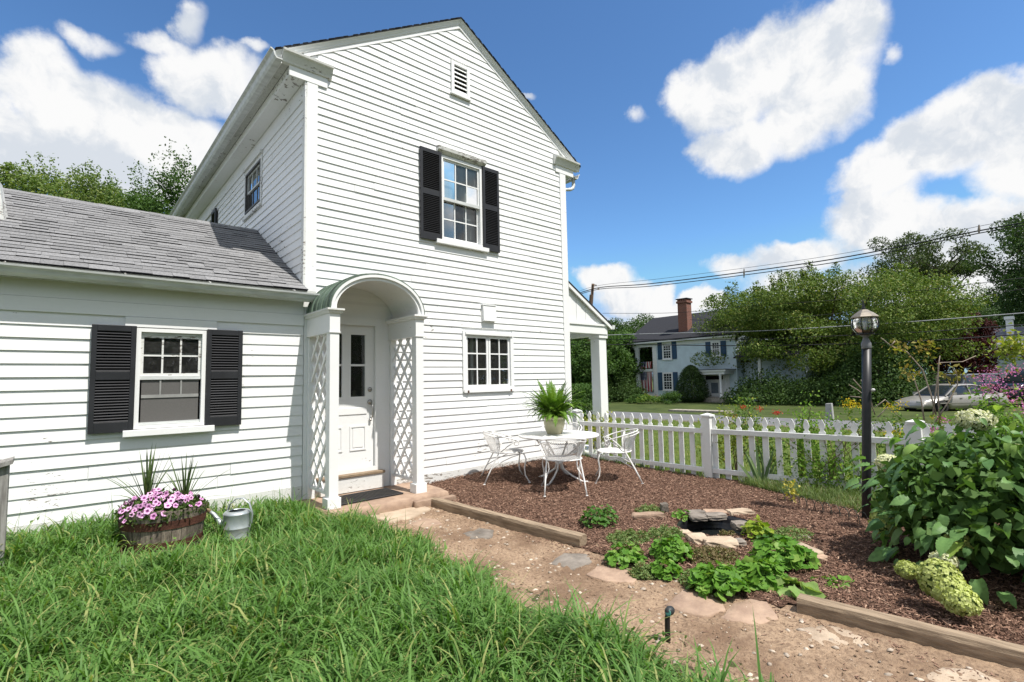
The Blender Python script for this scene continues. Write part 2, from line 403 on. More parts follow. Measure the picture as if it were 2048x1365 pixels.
M['farlawn'] = mat_plain('far_lawn', (.075, .095, .03), .9, .1, c2=(.04, .058, .018), scale=.8, bump=.6, bscale=30, detail=8)
M['undergrass'] = mat_plain('grass_floor', (.07, .085, .03), .95, .1, c2=(.09, .07, .045), scale=9, bump=.7, bscale=50)
M['mulch'] = mat_plain('mulch_base', (.16, .095, .066), .95, .1, c2=(.07, .04, .028), scale=45, bump=1.0, bscale=70, detail=8)
M['asphalt'] = mat_plain('asphalt', (.17, .17, .175), .9, .2, var=.12, scale=2, bump=.2, bscale=90)
def dirtmat():
    m, t, b = newmat('dirt_path'); p_ = pos(t)
    n1 = noise(t, p_, 1.6, 8, .62).outputs['Fac']; n2 = noise(t, p_, 38, 6, .7).outputs['Fac']; n3 = noise(t, p_, 5.0, 6, .6).outputs['Fac']
    col = mixc(t, mrange(t, n1, .36, .62), (.20, .13, .083), (.38, .27, .18))
    col = mixc(t, mrange(t, n3, .52, .72, 0, .45), col, (.46, .345, .24))
    col = mixc(t, mrange(t, n2, .34, .60, .8, 0), col, (.165, .108, .073))
    t.links.new(col, b.inputs['Base Color']); b.inputs['Roughness'].default_value = .95; setspec(b, .15)
    bp = t.nodes.new('ShaderNodeBump'); bp.inputs['Strength'].default_value = .8; bp.inputs['Distance'].default_value = .03
    t.links.new(mth(t, 'MULTIPLY_ADD', n2, .6, n3), bp.inputs['Height']); t.links.new(bp.outputs[0], b.inputs['Normal'])
    return m
M['dirt'] = dirtmat()
gx = np.concatenate([np.linspace(-900, -60, 10), np.linspace(-50, -10, 9), np.arange(-9, 7, .15), np.linspace(7.5, 40, 40), np.linspace(45, 120, 12), np.linspace(150, 900, 8)])
gy = np.concatenate([np.linspace(-900, -60, 10), np.linspace(-50, -11, 9), np.arange(-10, 1.5, .15), np.linspace(2, 40, 30), np.linspace(45, 120, 12), np.linspace(150, 900, 8)])
sheet('ground', gx, gy, -.035, M['farlawn'])
sheet('grass_soil', np.arange(-8, .56, .12), np.arange(-9, .05, .12), -.004, M['undergrass'], .004)
sheet('dirt_path', np.arange(.16, 1.64, .04), np.arange(-9.5, -.5, .04), .002, M['dirt'], .0055)
def inpond(c): return ((((c[:, 0]-POND[0])/POND[2])**2+((c[:, 1]-POND[1])/POND[3])**2) < .92) | ((c[:, 1] < -5.32) & (c[:, 0] < 1.49-.06*(c[:, 1]+5.32)))
sheet('mulch_bed', np.arange(1.37, 5.4, .05), np.arange(-9.5, -.0, .05), .010, M['mulch'], .006, inpond)
sheet('lawn', np.arange(5.4, 16.3, .3), np.concatenate([np.arange(-30, -9, 1.0), np.arange(-9, 14, .3), np.arange(14, 60, 2)]), .0, M['lawn'], .004)
sheet('road', np.linspace(16.1, 20.0, 6), np.linspace(-160, 200, 160), .0, M['asphalt'])
sheet('gravel_verge', np.linspace(15.7, 16.15, 3), np.linspace(-160, 200, 160), .004, mat_plain('verge', (.20, .17, .13), .95, .1, scale=9, bump=.5), wob=.06)
o = MB().box(22.2, 23.0, 5.4, 8.6, float(hgt(22.5, 7))-.1, float(hgt(22.5, 7))+.06).build('front_walk', M['concrete']); tag(o, kind='structure')

# ------------------------------------------------------------------ white house
house = thing('clapboard_house', (0, 0, 0), 'white clapboard farmhouse with gable front, low wing and arched entry', 'house')
HW, RIDGE_X, PITCHR, ZR = 5.115, 2.5575, .617, 7.785
def wall_cells(u0, u1, v0, v1, holes, T, name, mat, parent, y0=0.0, y1=.12):
    us = sorted(set([u0, u1]+[h[i] for h in holes for i in (0, 1) if u0 < h[i] < u1])); vs_ = sorted(set([v0, v1]+[h[i] for h in holes for i in (2, 3) if v0 < h[i] < v1]))
    mb = MB(T)
    for a, b in zip(us, us[1:]):
        for c, d in zip(vs_, vs_[1:]):
            m_, k_ = (a+b)/2, (c+d)/2
            if any(h[0] < m_ < h[1] and h[2] < k_ < h[3] for h in holes): continue
            mb.box(a, b, y0, y1, c, d)
    return mb.build(name, mat, parent)
TG = I4.copy()
TS = Matrix(((0, 1, 0, 0), (-1, 0, 0, 0), (0, 0, 1, 0), (0, 0, 0, 1)))   # side wall: x runs to -Y, outward is -X
WIN_UP = (2.15, 2.965, 3.87, 5.27); WIN_CAS = (2.56, 3.60, 1.45, 2.40); WIN_WING = (-1.765, -1.122, 1.155, 2.225); DOORH = (.16, 1.03, .36, 2.45)
gable_wall = wall_cells(0, HW, -.1, 5.75, [WIN_UP, WIN_CAS, DOORH], TG, 'gable_wall', M['siding'], house)
MB().prism([(.0, 0.0, 5.75), (HW, 0.0, 5.75), (HW, 0.0, 6.05), (RIDGE_X, 0, 7.66), (0, 0, 6.05)], (0, .12, 0)).build('gable_peak', M['siding'], gable_wall)
side_wall = wall_cells(-9, -.125, 2.4, 5.85, [(-2.98, -2.05, 4.64, 5.33)], TS, 'side_wall', M['siding_side'], house)
MB().box(HW-.12, HW, .125, 9, -.1, 5.85).build('far_wall', M['siding'], house)
MB().box(.13, HW-.13, 8.88, 9, -.1, 5.85).build('back_wall', M['siding'], house)
wing_wall = wall_cells(-6.5, -.003, -.05, 2.78, [WIN_WING], TG, 'wing_wall', M['siding'], house, .006, .12)
MB().box(-6.5, -6.38, .125, 4.55, -.05, 2.78).build('wing_end_wall', M['siding'], house)

def board(mb, x0b, x1b, x0t, x1t, z0, z1, yb, yt):
    mb.hexa([(x0b, yb, z0), (x1b, yb, z0), (x1b, .0, z0), (x0b, .0, z0)], [(x0t, yt, z1), (x1t, yt, z1), (x1t, .0, z1), (x0t, .0, z1)])
def courses(parent, T, zs, xl, xr, cuts, mat, joint_p=.55, yb=-.019, yt=-.006, seed=1, y_shift=0.0):
    R_ = random.Random(seed)
    for z0, z1 in zip(zs, zs[1:]):
        segs = [(xl(z0), xr(z0), xl(z1), xr(z1))]
        for (a, b, c, d) in cuts:
            if z1 <= c+.012 or z0 >= d-.012: continue
            ns = []
            for s in segs:
                if b <= s[0] or a >= s[1]: ns.append(s); continue
                if a > s[0]+.02: ns.append((s[0], a, s[2], a))
                if b < s[1]-.02: ns.append((b, s[1], b, s[3]))
            segs = ns
        for s in segs:
            if s[1]-s[0] < .02 : continue
            parts = [s]
            if s[1]-s[0] > 1.6 and R_.random() < joint_p:
                q = R_.uniform(s[0]+.5, s[1]-.5); parts = [(s[0], q-.0018, s[2], q-.0018), (q+.0018, s[1], q+.0018, s[3])]
            for q in parts:
                dz, dy, dz2 = R_.uniform(-.003, .003), R_.uniform(-.004, .002), R_.uniform(-.0025, .0025)
                mb = MB(T)
                t0 = max(q[2], q[0]); t1 = min(q[3], q[1])
                if t1-t0 < .01: t0 = t1 = (q[0]+q[1])/2; t1 += .004
                n = max(1, int((q[1]-q[0])/.7))
                # a long board has a slight bow along its length
                bow = [R_.uniform(-.0022, .0022) for _ in range(n+1)]
                for k in range(n):
                    fa, fb = k/n, (k+1)/n
                    xa, xb = q[0]+(q[1]-q[0])*fa, q[0]+(q[1]-q[0])*fb; ta, tb = t0+(t1-t0)*fa, t0+(t1-t0)*fb
                    za, zb = z0+dz+(dz2-dz)*fa+bow[k], z0+dz+(dz2-dz)*fb+bow[k+1]; ys_ = y_shift
                    mb.add([(xa, yb+dy+ys_, za), (xb, yb+dy+ys_, zb), (tb, yt+ys_, z1+.004), (ta, yt+ys_, z1+.004), (xa, ys_, za), (xb, ys_, zb), (tb, ys_, z1+.004), (ta, ys_, z1+.004)],
                           [(0, 1, 2, 3), (0, 4, 5, 1), (3, 2, 6, 7)]+([(0, 3, 7, 4)] if k == 0 else [])+([(1, 5, 6, 2)] if k == n-1 else []))
                mb.build('clapboard', mat, parent, fix=False)
EXPO_G = .1085
zg = [.20+EXPO_G*i for i in range(70)]
def xl(z): return max(.147, RIDGE_X-(7.645-z)/PITCHR) if z > 5.9 else .147
def xr(z): return min(4.952, RIDGE_X+(7.645-z)/PITCHR) if z > 5.9 else 4.952
zg = [z for z in zg if z < 7.62]
courses(gable_wall, TG, zg, xl, xr, [(2.13, 2.985, 3.80, 5.40), (2.53, 3.626, 1.417, 2.425), (2.365, 2.741, 6.41, 6.985), (-1, 1.30, 0, 2.60)], M['siding'], .85, seed=3)
zw = [.30+.1285*i for i in range(17)]
courses(wing_wall, TG, zw, lambda z: -6.5, lambda z: -.006, [(-1.78, -1.11, 1.08, 2.25)], M['siding'], .8, seed=5, y_shift=.006)
for i, (a, b) in enumerate(((2.356, 2.50), (2.503, 2.76))):
    MB().box(-6.5, -.006, -.022+.006*i, .004, a, b).build('frieze_board', M['trim'], wing_wall)
zs_ = [2.86+.118*i for i in range(23)]
courses(side_wall, TS, zs_, lambda z: -9, lambda z: -.066, [(-3.06, -1.97, 4.53, 5.47), (-7.2, -5.2, 4.0, 5.47)], M['siding_side'], .4, seed=9, yb=-.02)
# water table boards at the foot of the walls
MB().box(1.32, HW, -.026, 0, .05, .198).build('water_table', M['trim_worn'], gable_wall)
MB().box(-6.5, -.01, -.02, .004, .12, .298).build('water_table', M['trim_worn'], wing_wall)
MB().box(-6.5, 0, .03, .2, -.3, .12).build('foundation', M['concrete'], wing_wall)
MB().box(0, HW, .03, .2, -.3, .05).build('foundation', M['concrete'], gable_wall)
# corner boards
for x0, x1 in ((0, .146), (4.953, HW)):
    MB().box(x0, x1, -.030, 0, (.02 if x0 else -.0), 5.70).build('corner_board', M['trim'], house)
MB(TS).box(-.065, .0295, -.026, 0, 2.6, 5.47).build('corner_board', M['trim_worn'], house)
MB(TS).box(-9, .02, -.024, 0, 5.47, 5.701).build('side_frieze', M['siding_side'], house)
# rakes: frieze, crown and edge follow the slope
def rake(prof, name, mat, parent, xa, xb):
    def zz(x): return ZR-PITCHR*abs(x-RIDGE_X)
    mb = MB(); n = len(prof)
    mb.add([(xa, y, zz(xa)+dz) for y, dz in prof]+[(xb, y, zz(xb)+dz) for y, dz in prof], [tuple(range(n)), tuple(range(2*n-1, n-1, -1))]+[(i, n+i, n+(i+1) % n, (i+1) % n) for i in range(n)])
    return mb.build(name, mat, parent)
main_roof = None
for xa, xb in ((-.42, RIDGE_X), (RIDGE_X, HW+.42)):
    def zz(x): return ZR-PITCHR*abs(x-RIDGE_X)
    r_ = MB().add([(xa, -.085, zz(xa)), (xb, -.085, zz(xb)), (xb, 9.2, zz(xb)), (xa, 9.2, zz(xa)), (xa, -.085, zz(xa)+.018), (xb, -.085, zz(xb)+.018), (xb, 9.2, zz(xb)+.018), (xa, 9.2, zz(xa)+.018)], [(0, 1, 2, 3), (4, 5, 6, 7), (0, 1, 5, 4), (1, 2, 6, 5), (2, 3, 7, 6), (3, 0, 4, 7)]).build('roof', M['shingle_dark'], house)
    rake([(-.024, -.148), (-.024, -.085), (.0, -.085), (.0, -.148)], 'rake_frieze', M['trim'], house, max(xa, -.05), min(xb, HW+.05))
    rake([(-.026, -.0845), (-.036, -.082), (-.040, -.050), (-.048, -.046), (-.056, -.024), (-.070, -.003), (-.0, -.003), (-.0, -.0845)], 'rake_crown', M['trim'], house, xa, xb)
    # ragged shingle ends along the rake
    for k in range(26):
        f = (k+random.uniform(-.2, .2))/26; x_ = xa+(xb-xa)*f; q = random.uniform(.06, .12)
        x2 = min(max(x_+q, xa), xb)
        MB().add([(x_, -.090-random.random()*.008, zz(x_)+.019), (x2, -.090, zz(x2)+.019), (x2, .1, zz(x2)+.019), (x_, .1, zz(x_)+.019), (x_, -.090, zz(x_)+.028), (x2, -.090, zz(x2)+.023), (x2, .1, zz(x2)+.023), (x_, .1, zz(x_)+.028)], [(0, 1, 2, 3), (4, 5, 6, 7), (0, 1, 5, 4), (1, 2, 6, 5), (2, 3, 7, 6), (3, 0, 4, 7)]).build('edge_shingle', M['shingle_dark'], r_)
# cornice returns
def cornice_return(xa, xb, fa, fb):
    prof = [(-.036, 5.835), (-.055, 5.845), (-.062, 5.87), (-.105, 5.955), (-.135, 5.962), (-.140, 5.99), (.0, 6.055), (.0, 5.835)]
    n = len(prof); mb = MB().add([(xa, y, z) for y, z in prof]+[(xb, y, z) for y, z in prof], [tuple(range(n)), tuple(range(2*n-1, n-1, -1))]+[(i, n+i, n+(i+1) % n, (i+1) % n) for i in range(n)])
    o_ = mb.build('cornice_return', M['trim_worn'], house)
    MB().box(fa, fb, -.0345, 0, 5.70, 5.834).build('return_frieze', M['trim'], o_)
cornice_return(-.335, .33, -.2355, .275); cornice_return(4.79, 5.46, 4.84, 5.35)
# left eave: soffit, crown, gutter
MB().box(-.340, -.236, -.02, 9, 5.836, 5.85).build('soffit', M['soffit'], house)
bevel(MB().box(-.235, -.0245, -.0335, 9, 5.702, 5.8335).build('eave_box', M['siding_side'], house), .006)
MB().box(-.352, -.3405, -.06, 9.1, 5.80, 5.915).build('fascia', M['trim_worn'], house)
GUT = [(-.355, 5.80), (-.43, 5.80), (-.455, 5.83), (-.470, 5.885), (-.505, 5.905), (-.505, 5.918), (-.488, 5.918), (-.455, 5.895), (-.44, 5.84), (-.42, 5.815), (-.355, 5.815)]
MB().prism([(x, -.14, z) for x, z in GUT], (0, 9.3, 0)).build('gutter', M['gutter'], house)
# right eave: gutter end and elbow
MB().prism([(2*RIDGE_X-x, .02, z-.07) for x, z in GUT], (0, 9, 0)).build('gutter', M['gutter'], house)
MB().box(HW+.02, HW+.35, .03, 9, 5.76, 5.79).build('soffit', M['trim'], house)
MB().tube([(5.50, .10, 5.78), (5.50, .10, 5.60), (5.47, .10, 5.54), (5.40, .10, 5.50), (5.24, .10, 5.46), (5.17, .10, 5.38), (5.165, .10, 3.7)], .036, 10).build('downspout', M['gutter'], house, True)
# ---- windows and shutters of the white house
def muntin_sash(parent, T, u0, u1, v0, v1, cols, rows, y=.02, rail=.035, mun=.018, mat=None, glass=None, name='sash', lean=0):
    mat = mat or M['trim']; mb = MB(T); d = .024
    mb.box(u0, u0+rail, y, y+d, v0, v1); mb.box(u1-rail, u1, y, y+d, v0, v1)
    mb.box(u0+rail, u1-rail, y, y+d, v0, v0+rail*1.15); mb.box(u0+rail, u1-rail, y, y+d, v1-rail, v1)
    a0, a1, b0, b1 = u0+rail, u1-rail, v0+rail*1.15, v1-rail
    for i in range(1, cols):
        x = a0+(a1-a0)*i/cols; mb.box(x-mun/2, x+mun/2, y+.002, y+d-.004, b0, b1)
    for j in range(1, rows):
        z = b0+(b1-b0)*j/rows; mb.box(a0, a1, y+.0045, y+d-.006, z-mun/2, z+mun/2)
    o_ = mb.build(name, mat, parent)
    for i in range(cols):
        for j in range(rows):
            x0, x1 = a0+(a1-a0)*i/cols+mun/2, a0+(a1-a0)*(i+1)/cols-mun/2; z0, z1 = b0+(b1-b0)*j/rows+mun/2, b0+(b1-b0)*(j+1)/rows-mun/2
            e1, e2 = random.uniform(-.0004, .0004), random.uniform(-.0004, .0004)
            MB(T).add([(x0-.004, y+.012+e1, z0-.004), (x1+.004, y+.012+e2, z0-.004), (x1+.004, y+.012-e1, z1+.004), (x0-.004, y+.012-e2, z1+.004)], [(0, 1, 2, 3)]).build('pane', glass or M['glass'], parent)
    return o_
def room(T, u0, u1, v0, v1, dep=1.6, name='room_behind_window', ext=.35, mat=None):
    mb = MB(T); a, b, c, d = u0-ext, u1+ext, v0-ext, v1+ext; y0 = .125
    mb.add([(a, y0, c), (b, y0, c), (b, y0, d), (a, y0, d), (a, dep, c), (b, dep, c), (b, dep, d), (a, dep, d)], [(4, 5, 6, 7), (0, 1, 5, 4), (1, 2, 6, 5), (2, 3, 7, 6), (3, 0, 4, 7)])
    return mb.build(name, mat or M['room'], house, fix=False)
def frame(T, u0, u1, v0, v1, wdt, y0, y1, name, mat, parent):
    mb = MB(T)
    mb.box(u0, u0+wdt, y0, y1, v0, v1); mb.box(u1-wdt, u1, y0, y1, v0, v1); mb.box(u0+wdt, u1-wdt, y0, y1, v1-wdt, v1); mb.box(u0+wdt, u1-wdt, y0, y1, v0, v0+wdt*.8)
    return mb.build(name, mat, parent)
SLAT = {}
def shutter(T, u0, u1, v0, v1, nslat=14):
    mb = MB(T); s = .045; m_ = (v0+v1)/2+.03; y0, y1 = -.062, -.026; bot, top = .11, .065
    mb.box(u0, u0+s, y0, y1, v0, v1); mb.box(u1-s, u1, y0, y1, v0, v1)
    for a, b in ((v0, v0+bot), (m_-.045, m_+.045), (v1-top, v1)): mb.box(u0+s, u1-s, y0+.002, y1-.002, a, b)
    sh = bevel(mb.build('shutter', M['shutter'], house), .003)
    MB(T).box(u0+s, u1-s, y1-.004, y1-.001, v0+bot, v1-top).build('shutter_back', M['dark'], sh)
    key = round(u1-u0, 3)
    if key not in SLAT:
        hw = (u1-u0)/2-s
        SLAT[key] = MB().hexa([(-hw, -.016, -.011), (hw, -.016, -.011), (hw, -.012, -.013), (-hw, -.012, -.013)], [(-hw, .010, .013), (hw, .010, .013), (hw, .014, .011), (-hw, .014, .011)]).mesh('slat', M['shutter'])
    for a, b in ((v0+bot, m_-.045), (m_+.045, v1-top)):
        n = max(4, int((b-a)/.029))
        for k in range(n):
            inst('slat', SLAT[key], T @ Matrix.Translation(((u0+u1)/2, -.044, a+(k+.5)*(b-a)/n)), sh)
# upstairs front window
wu = frame(TG, 2.14, 2.977, 3.865, 5.28, .045, -.034, .05, 'window', M['trim'], house); u0, u1, v0, v1 = 2.185, 2.932, 3.905, 5.235
muntin_sash(wu, TG, u0, u1, 4.545, v1, 3, 2, -.008, .032, .020); muntin_sash(wu, TG, u0, u1, v0, 4.575, 3, 2, .026, .032, .020)
MB().box(u0, u1, -.024, -.009, 4.535, 4.585).build('meeting_rail', M['gutter'], wu)
bevel(MB().box(2.03, 3.085, -.075, 0, 3.795, 3.862).build('sill', M['trim'], wu), .004)
mb = MB(); pr = [(-.02, 5.295), (-.085, 5.345), (-.095, 5.40), (0, 5.42), (0, 5.295)]
mb.prism([(2.07, y, z) for y, z in pr], (.975, 0, 0)).build('head_moulding', mat_paint('peeled_head', (.74, .74, .72), peel=1.05, grime=.4, under=(.33, .31, .29), seed=4.4), wu)
room(TG, 2.15, 2.965, 3.87, 5.27); MB().box(2.16, 2.955, .052, .058, 4.585, 5.26).build('roller_shade', M['curtain'], wu)
MB().box(2.72, 2.95, .16, .17, 3.8, 4.7).build('curtain', M['curtain'], wu)
shutter(TG, 1.743, 2.136, 3.825, 5.30); shutter(TG, 2.981, 3.34, 3.825, 5.30)
# wing window: storm sash above, screen below
ww = frame(TG, -1.772, -1.116, 1.15, 2.235, .04, -.030, .05, 'window', M['trim'], house); u0, u1 = -1.732, -1.156
muntin_sash(ww, TG, u0, u1, 1.71, 2.165, 3, 2, .010, .030, .018, M['trim_worn'])
MB().box(u0, u1, -.002, .03, 1.675, 1.715).build('meeting_rail', M['gutter'], ww)
MB().box(u0, u1, .0, .012, 2.166, 2.195).build('head_strip', M['gutter'], ww)
MB().box(u0+.02, u1-.02, .015, .019, 1.215, 1.674).build('insect_screen', M['screen'], ww)
mb = MB()
for x in (u0+.19, u0+.385): mb.box(x-.008, x+.008, .006, .014, 1.51, 1.672)
mb.box(u0+.02, u1-.02, .006, .014, 1.475, 1.51); mb.build('lowered_sash_rail', mat_plain('sash_seen_through_screen', (.30, .30, .29), .7), ww)
MB().box(u0, u1, -.012, .03, 1.185, 1.214).build('bottom_rail', M['gutter'], ww)
bevel(MB().box(-1.865, -1.02, -.085, .0, 1.075, 1.143).build('sill', M['trim'], ww), .004)
MB().box(-1.875, -1.01, -.030, .0, 2.245, 2.352).build('head_casing', M['trim'], ww)
room(TG, -1.76, -1.125, 1.155, 2.22); MB().box(-1.74, -1.14, .30, .31, 1.95, 1.985).build('curtain_rod', M['curtain'], ww)
shutter(TG, -2.150, -1.776, 1.128, 2.252); shutter(TG, -1.110, -.737, 1.128, 2.252)
# casement window beside the table
wc = frame(TG, 2.53, 3.626, 1.425, 2.42, .07, -.040, .05, 'window', M['trim'], house)
muntin_sash(wc, TG, 2.602, 3.073, 1.483, 2.348, 2, 3, -.012, .040, .022); muntin_sash(wc, TG, 3.083, 3.554, 1.483, 2.348, 2, 3, -.012, .040, .022)
MB().box(2.58, 3.60, -.058, -.0405, 2.36, 2.405).build('roller_bar', M['trim'], wc)
MB().box(2.545, 3.61, -.05, -.0405, 1.405, 1.46).build('sill', M['trim'], wc)
mb = MB()
for x in (2.62, 3.54): mb.box(x-.012, x+.012, -.060, -.0505, 1.40, 1.44)
mb.build('latch', M['rust'], wc)
room(TG, 2.56, 3.6, 1.45, 2.40)
MB().box(3.30, 3.36, .3, .33, 1.2, 2.5).build('inner_post', mat_plain('stained_pine', (.16, .09, .05), .6), wc)
MB().box(2.93, 2.99, .3, .33, 1.2, 2.5).build('inner_post', M['curtain'], wc)
# side wall windows
frS = frame(TS, -2.98, -2.05, 4.63, 5.34, .035, -.032, .04, 'window', mat_plain('bronze_storm', (.10, .095, .09), .5), house)
muntin_sash(frS, TS, -2.945, -2.085, 4.98, 5.305, 3, 1, .0, .025, .018, M['gutter']); muntin_sash(frS, TS, -2.945, -2.085, 4.66, 4.985, 3, 1, .012, .025, .018, mat_plain('bronze_sash', (.12, .115, .11), .5))
frame(TS, -3.05, -1.98, 4.555, 5.41, .068, -.028, 0, 'casing', M['trim_worn'], frS); MB(TS).box(-3.06, -1.97, -.05, -.0, 4.52, 4.554).build('sill', M['trim_worn'], frS)
MB(TS).box(-3.06, -1.97, -.06, -.0, 5.411, 5.46).build('head_moulding', M['trim_worn'], frS)
room(TS, -2.98, -2.05, 4.63, 5.34, .9, mat=M['dark'])
fr2 = frame(TS, -7.0, -5.7, 4.2, 5.36, .09, -.03, .02, 'window', M['trim_worn'], house)
muntin_sash(fr2, TS, -6.91, -5.79, 4.27, 5.27, 3, 4, .0); MB(TS).box(-6.95, -5.75, .03, .05, 4.25, 5.3).build('dark_room', M['dark'], fr2)
shutter(TS, -5.66, -5.27, 4.15, 5.38); MB(TS).box(-7.06, -5.64, -.06, -.0, 5.37, 5.43).build('head_moulding', M['trim_worn'], fr2)
# gable vent with louvres
vf = frame(TG, 2.365, 2.741, 6.42, 6.985, .055, -.045, 0, 'gable_vent', M['trim'], house)
MB().box(2.42, 2.686, -.004, -.001, 6.46, 6.93).build('vent_dark', M['dark'], vf)
for k in range(6):
    z = 6.475+k*.078
    MB().hexa([(2.421, -.040, z), (2.685, -.040, z), (2.685, -.033, z-.006), (2.421, -.033, z-.006)], [(2.421, -.008, z+.05), (2.685, -.008, z+.05), (2.685, -.005, z+.044), (2.421, -.005, z+.044)]).build('louvre', M['trim'], vf)
MB().box(2.345, 2.76, -.06, 0, 6.395, 6.419).build('sill', M['trim'], vf)
# exhaust hood box
hb = MB().box(2.925, 3.215, -.020, -.0, 2.60, 2.885).build('wall_box', M['trim_worn'], house)
MB().hexa([(2.945, -.085, 2.605), (3.215, -.085, 2.605), (3.215, -.0205, 2.605), (2.945, -.0205, 2.605)], [(2.945, -.060, 2.865), (3.215, -.060, 2.865), (3.215, -.0205, 2.865), (2.945, -.0205, 2.865)]).build('flap', M['trim'], hb)
MB().box(2.93, 3.23, -.07, -.0205, 2.868, 2.884).build('hood_lip', M['trim'], hb)

# ---- wing roof, shingle by shingle
K = .5616; RY, RZ = 2.235, 4.160; EY, EZ = -.17, 2.812
sl_len = math.hypot(RY-EY, RZ-EZ); sd = Vector((0, RY-EY, RZ-EZ))/sl_len; sn = Vector((0, -sd.z, sd.y))
roofw = MB().add([(-6.6, EY, EZ-.02), (-.012, EY, EZ-.02), (-.012, RY, RZ-.02), (-6.6, RY, RZ-.02), (-6.6, EY, EZ-.002), (-.012, EY, EZ-.002), (-.012, RY, RZ-.002), (-6.6, RY, RZ-.002)], [(0, 1, 2, 3), (4, 5, 6, 7), (0, 1, 5, 4), (1, 2, 6, 5), (2, 3, 7, 6), (3, 0, 4, 7)]).build('wing_roof', M['shingle_dark'], house)
MB().add([(-6.6, RY, RZ-.02), (-.012, RY, RZ-.02), (-.012, 4.64, 2.81), (-6.6, 4.64, 2.81), (-6.6, RY, RZ), (-.012, RY, RZ), (-.012, 4.64, 2.83), (-6.6, 4.64, 2.83)], [(0, 1, 2, 3), (4, 5, 6, 7), (0, 1, 5, 4), (1, 2, 6, 5), (2, 3, 7, 6), (3, 0, 4, 7)]).build('back_slope', M['shingle'], roofw)
def shingle(mb, x0, x1, s0, s1, t0, lift):
    o0 = Vector((0, EY, EZ)); P = lambda x, s, h: (Vector((x, 0, 0))+o0+sd*s+sn*h)
    mb.hexa([P(x0, s0, lift), P(x1, s0, lift), P(x1, s1, .000), P(x0, s1, .000)], [P(x0, s0, lift+t0), P(x1, s0, lift+t0), P(x1, s1, .003), P(x0, s1, .003)])
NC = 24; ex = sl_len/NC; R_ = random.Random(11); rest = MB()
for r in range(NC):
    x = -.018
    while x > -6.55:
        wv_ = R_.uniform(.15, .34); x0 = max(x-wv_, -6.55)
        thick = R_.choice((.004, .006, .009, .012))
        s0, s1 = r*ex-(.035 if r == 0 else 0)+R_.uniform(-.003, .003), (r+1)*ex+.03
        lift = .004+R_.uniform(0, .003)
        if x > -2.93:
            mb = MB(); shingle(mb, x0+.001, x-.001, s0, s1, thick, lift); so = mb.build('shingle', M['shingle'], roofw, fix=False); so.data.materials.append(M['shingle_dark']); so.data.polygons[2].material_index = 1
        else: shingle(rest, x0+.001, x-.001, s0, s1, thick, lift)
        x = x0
tag(rest.build('shingles', M['shingle'], roofw, fix=False), kind='stuff')
cap = None
for k in range(12):
    x0, x1 = -3.55+k*.295, -3.55+(k+1)*.295+.02
    x1 = min(x1, -.015); z_ = RZ+.012+.002*(k % 2)
    MB().add([(x0, RY-.14, z_-.077), (x1, RY-.14, z_-.079), (x1, RY, z_+.004), (x0, RY, z_+.008), (x0, RY+.14, z_-.077), (x1, RY+.14, z_-.079)], [(0, 1, 2, 3), (3, 2, 5, 4)]).build('ridge_shingle', M['shingle'], roofw, fix=False)
# wing gutter, fascia, hangers
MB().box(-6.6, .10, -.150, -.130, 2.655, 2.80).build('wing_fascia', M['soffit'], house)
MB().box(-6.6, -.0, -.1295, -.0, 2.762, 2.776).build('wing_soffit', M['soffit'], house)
prf = [(-.151, 2.665), (-.205, 2.668), (-.235, 2.69), (-.250, 2.725), (-.272, 2.745), (-.276, 2.765), (-.262, 2.765), (-.238, 2.735), (-.225, 2.70), (-.20, 2.68), (-.151, 2.678)]
mb = MB(); n = len(prf)
mb.add([(-6.6, y, z+.012) for y, z in prf]+[(.115, y, z-.012) for y, z in prf], [tuple(range(n)), tuple(range(2*n-1, n-1, -1))]+[(i, n+i, n+(i+1) % n, (i+1) % n) for i in range(n)])
wg = mb.build('wing_gutter', M['gutter'], house)
for px in (8, 249, 418, 587):
    p_ = onY(px, 545+px*.085, -.2)
    MB().tube([(p_[0], -.145, 2.80), (p_[0]+.004, -.20, 2.783), (p_[0]+.004, -.262, 2.768)], .007, 5).build('gutter_hanger', M['trim_worn'], wg)
# little dormer at the edge of the view
dm = MB().prism([(-4.3, 1.15, 3.5), (-3.02, 1.15, 3.5), (-3.02, 1.15, 4.0), (-3.66, 1.15, 4.6), (-4.3, 1.15, 4.0)], (0, 2.4, 0)).build('dormer', M['trim'], house)
MB().add([(-2.90, .95, 3.42), (-2.885, 1.10, 3.535), (-2.945, 1.10, 3.88), (-2.96, .95, 3.88), (-2.97, .95, 3.42), (-2.97, 1.10, 3.535), (-3.05, 1.10, 4.0), (-3.05, .95, 4.0)], [(0, 1, 2, 3), (4, 5, 6, 7), (0, 1, 5, 4), (1, 2, 6, 5), (2, 3, 7, 6), (3, 0, 4, 7)]).build('dormer_rake', M['trim_worn'], dm)

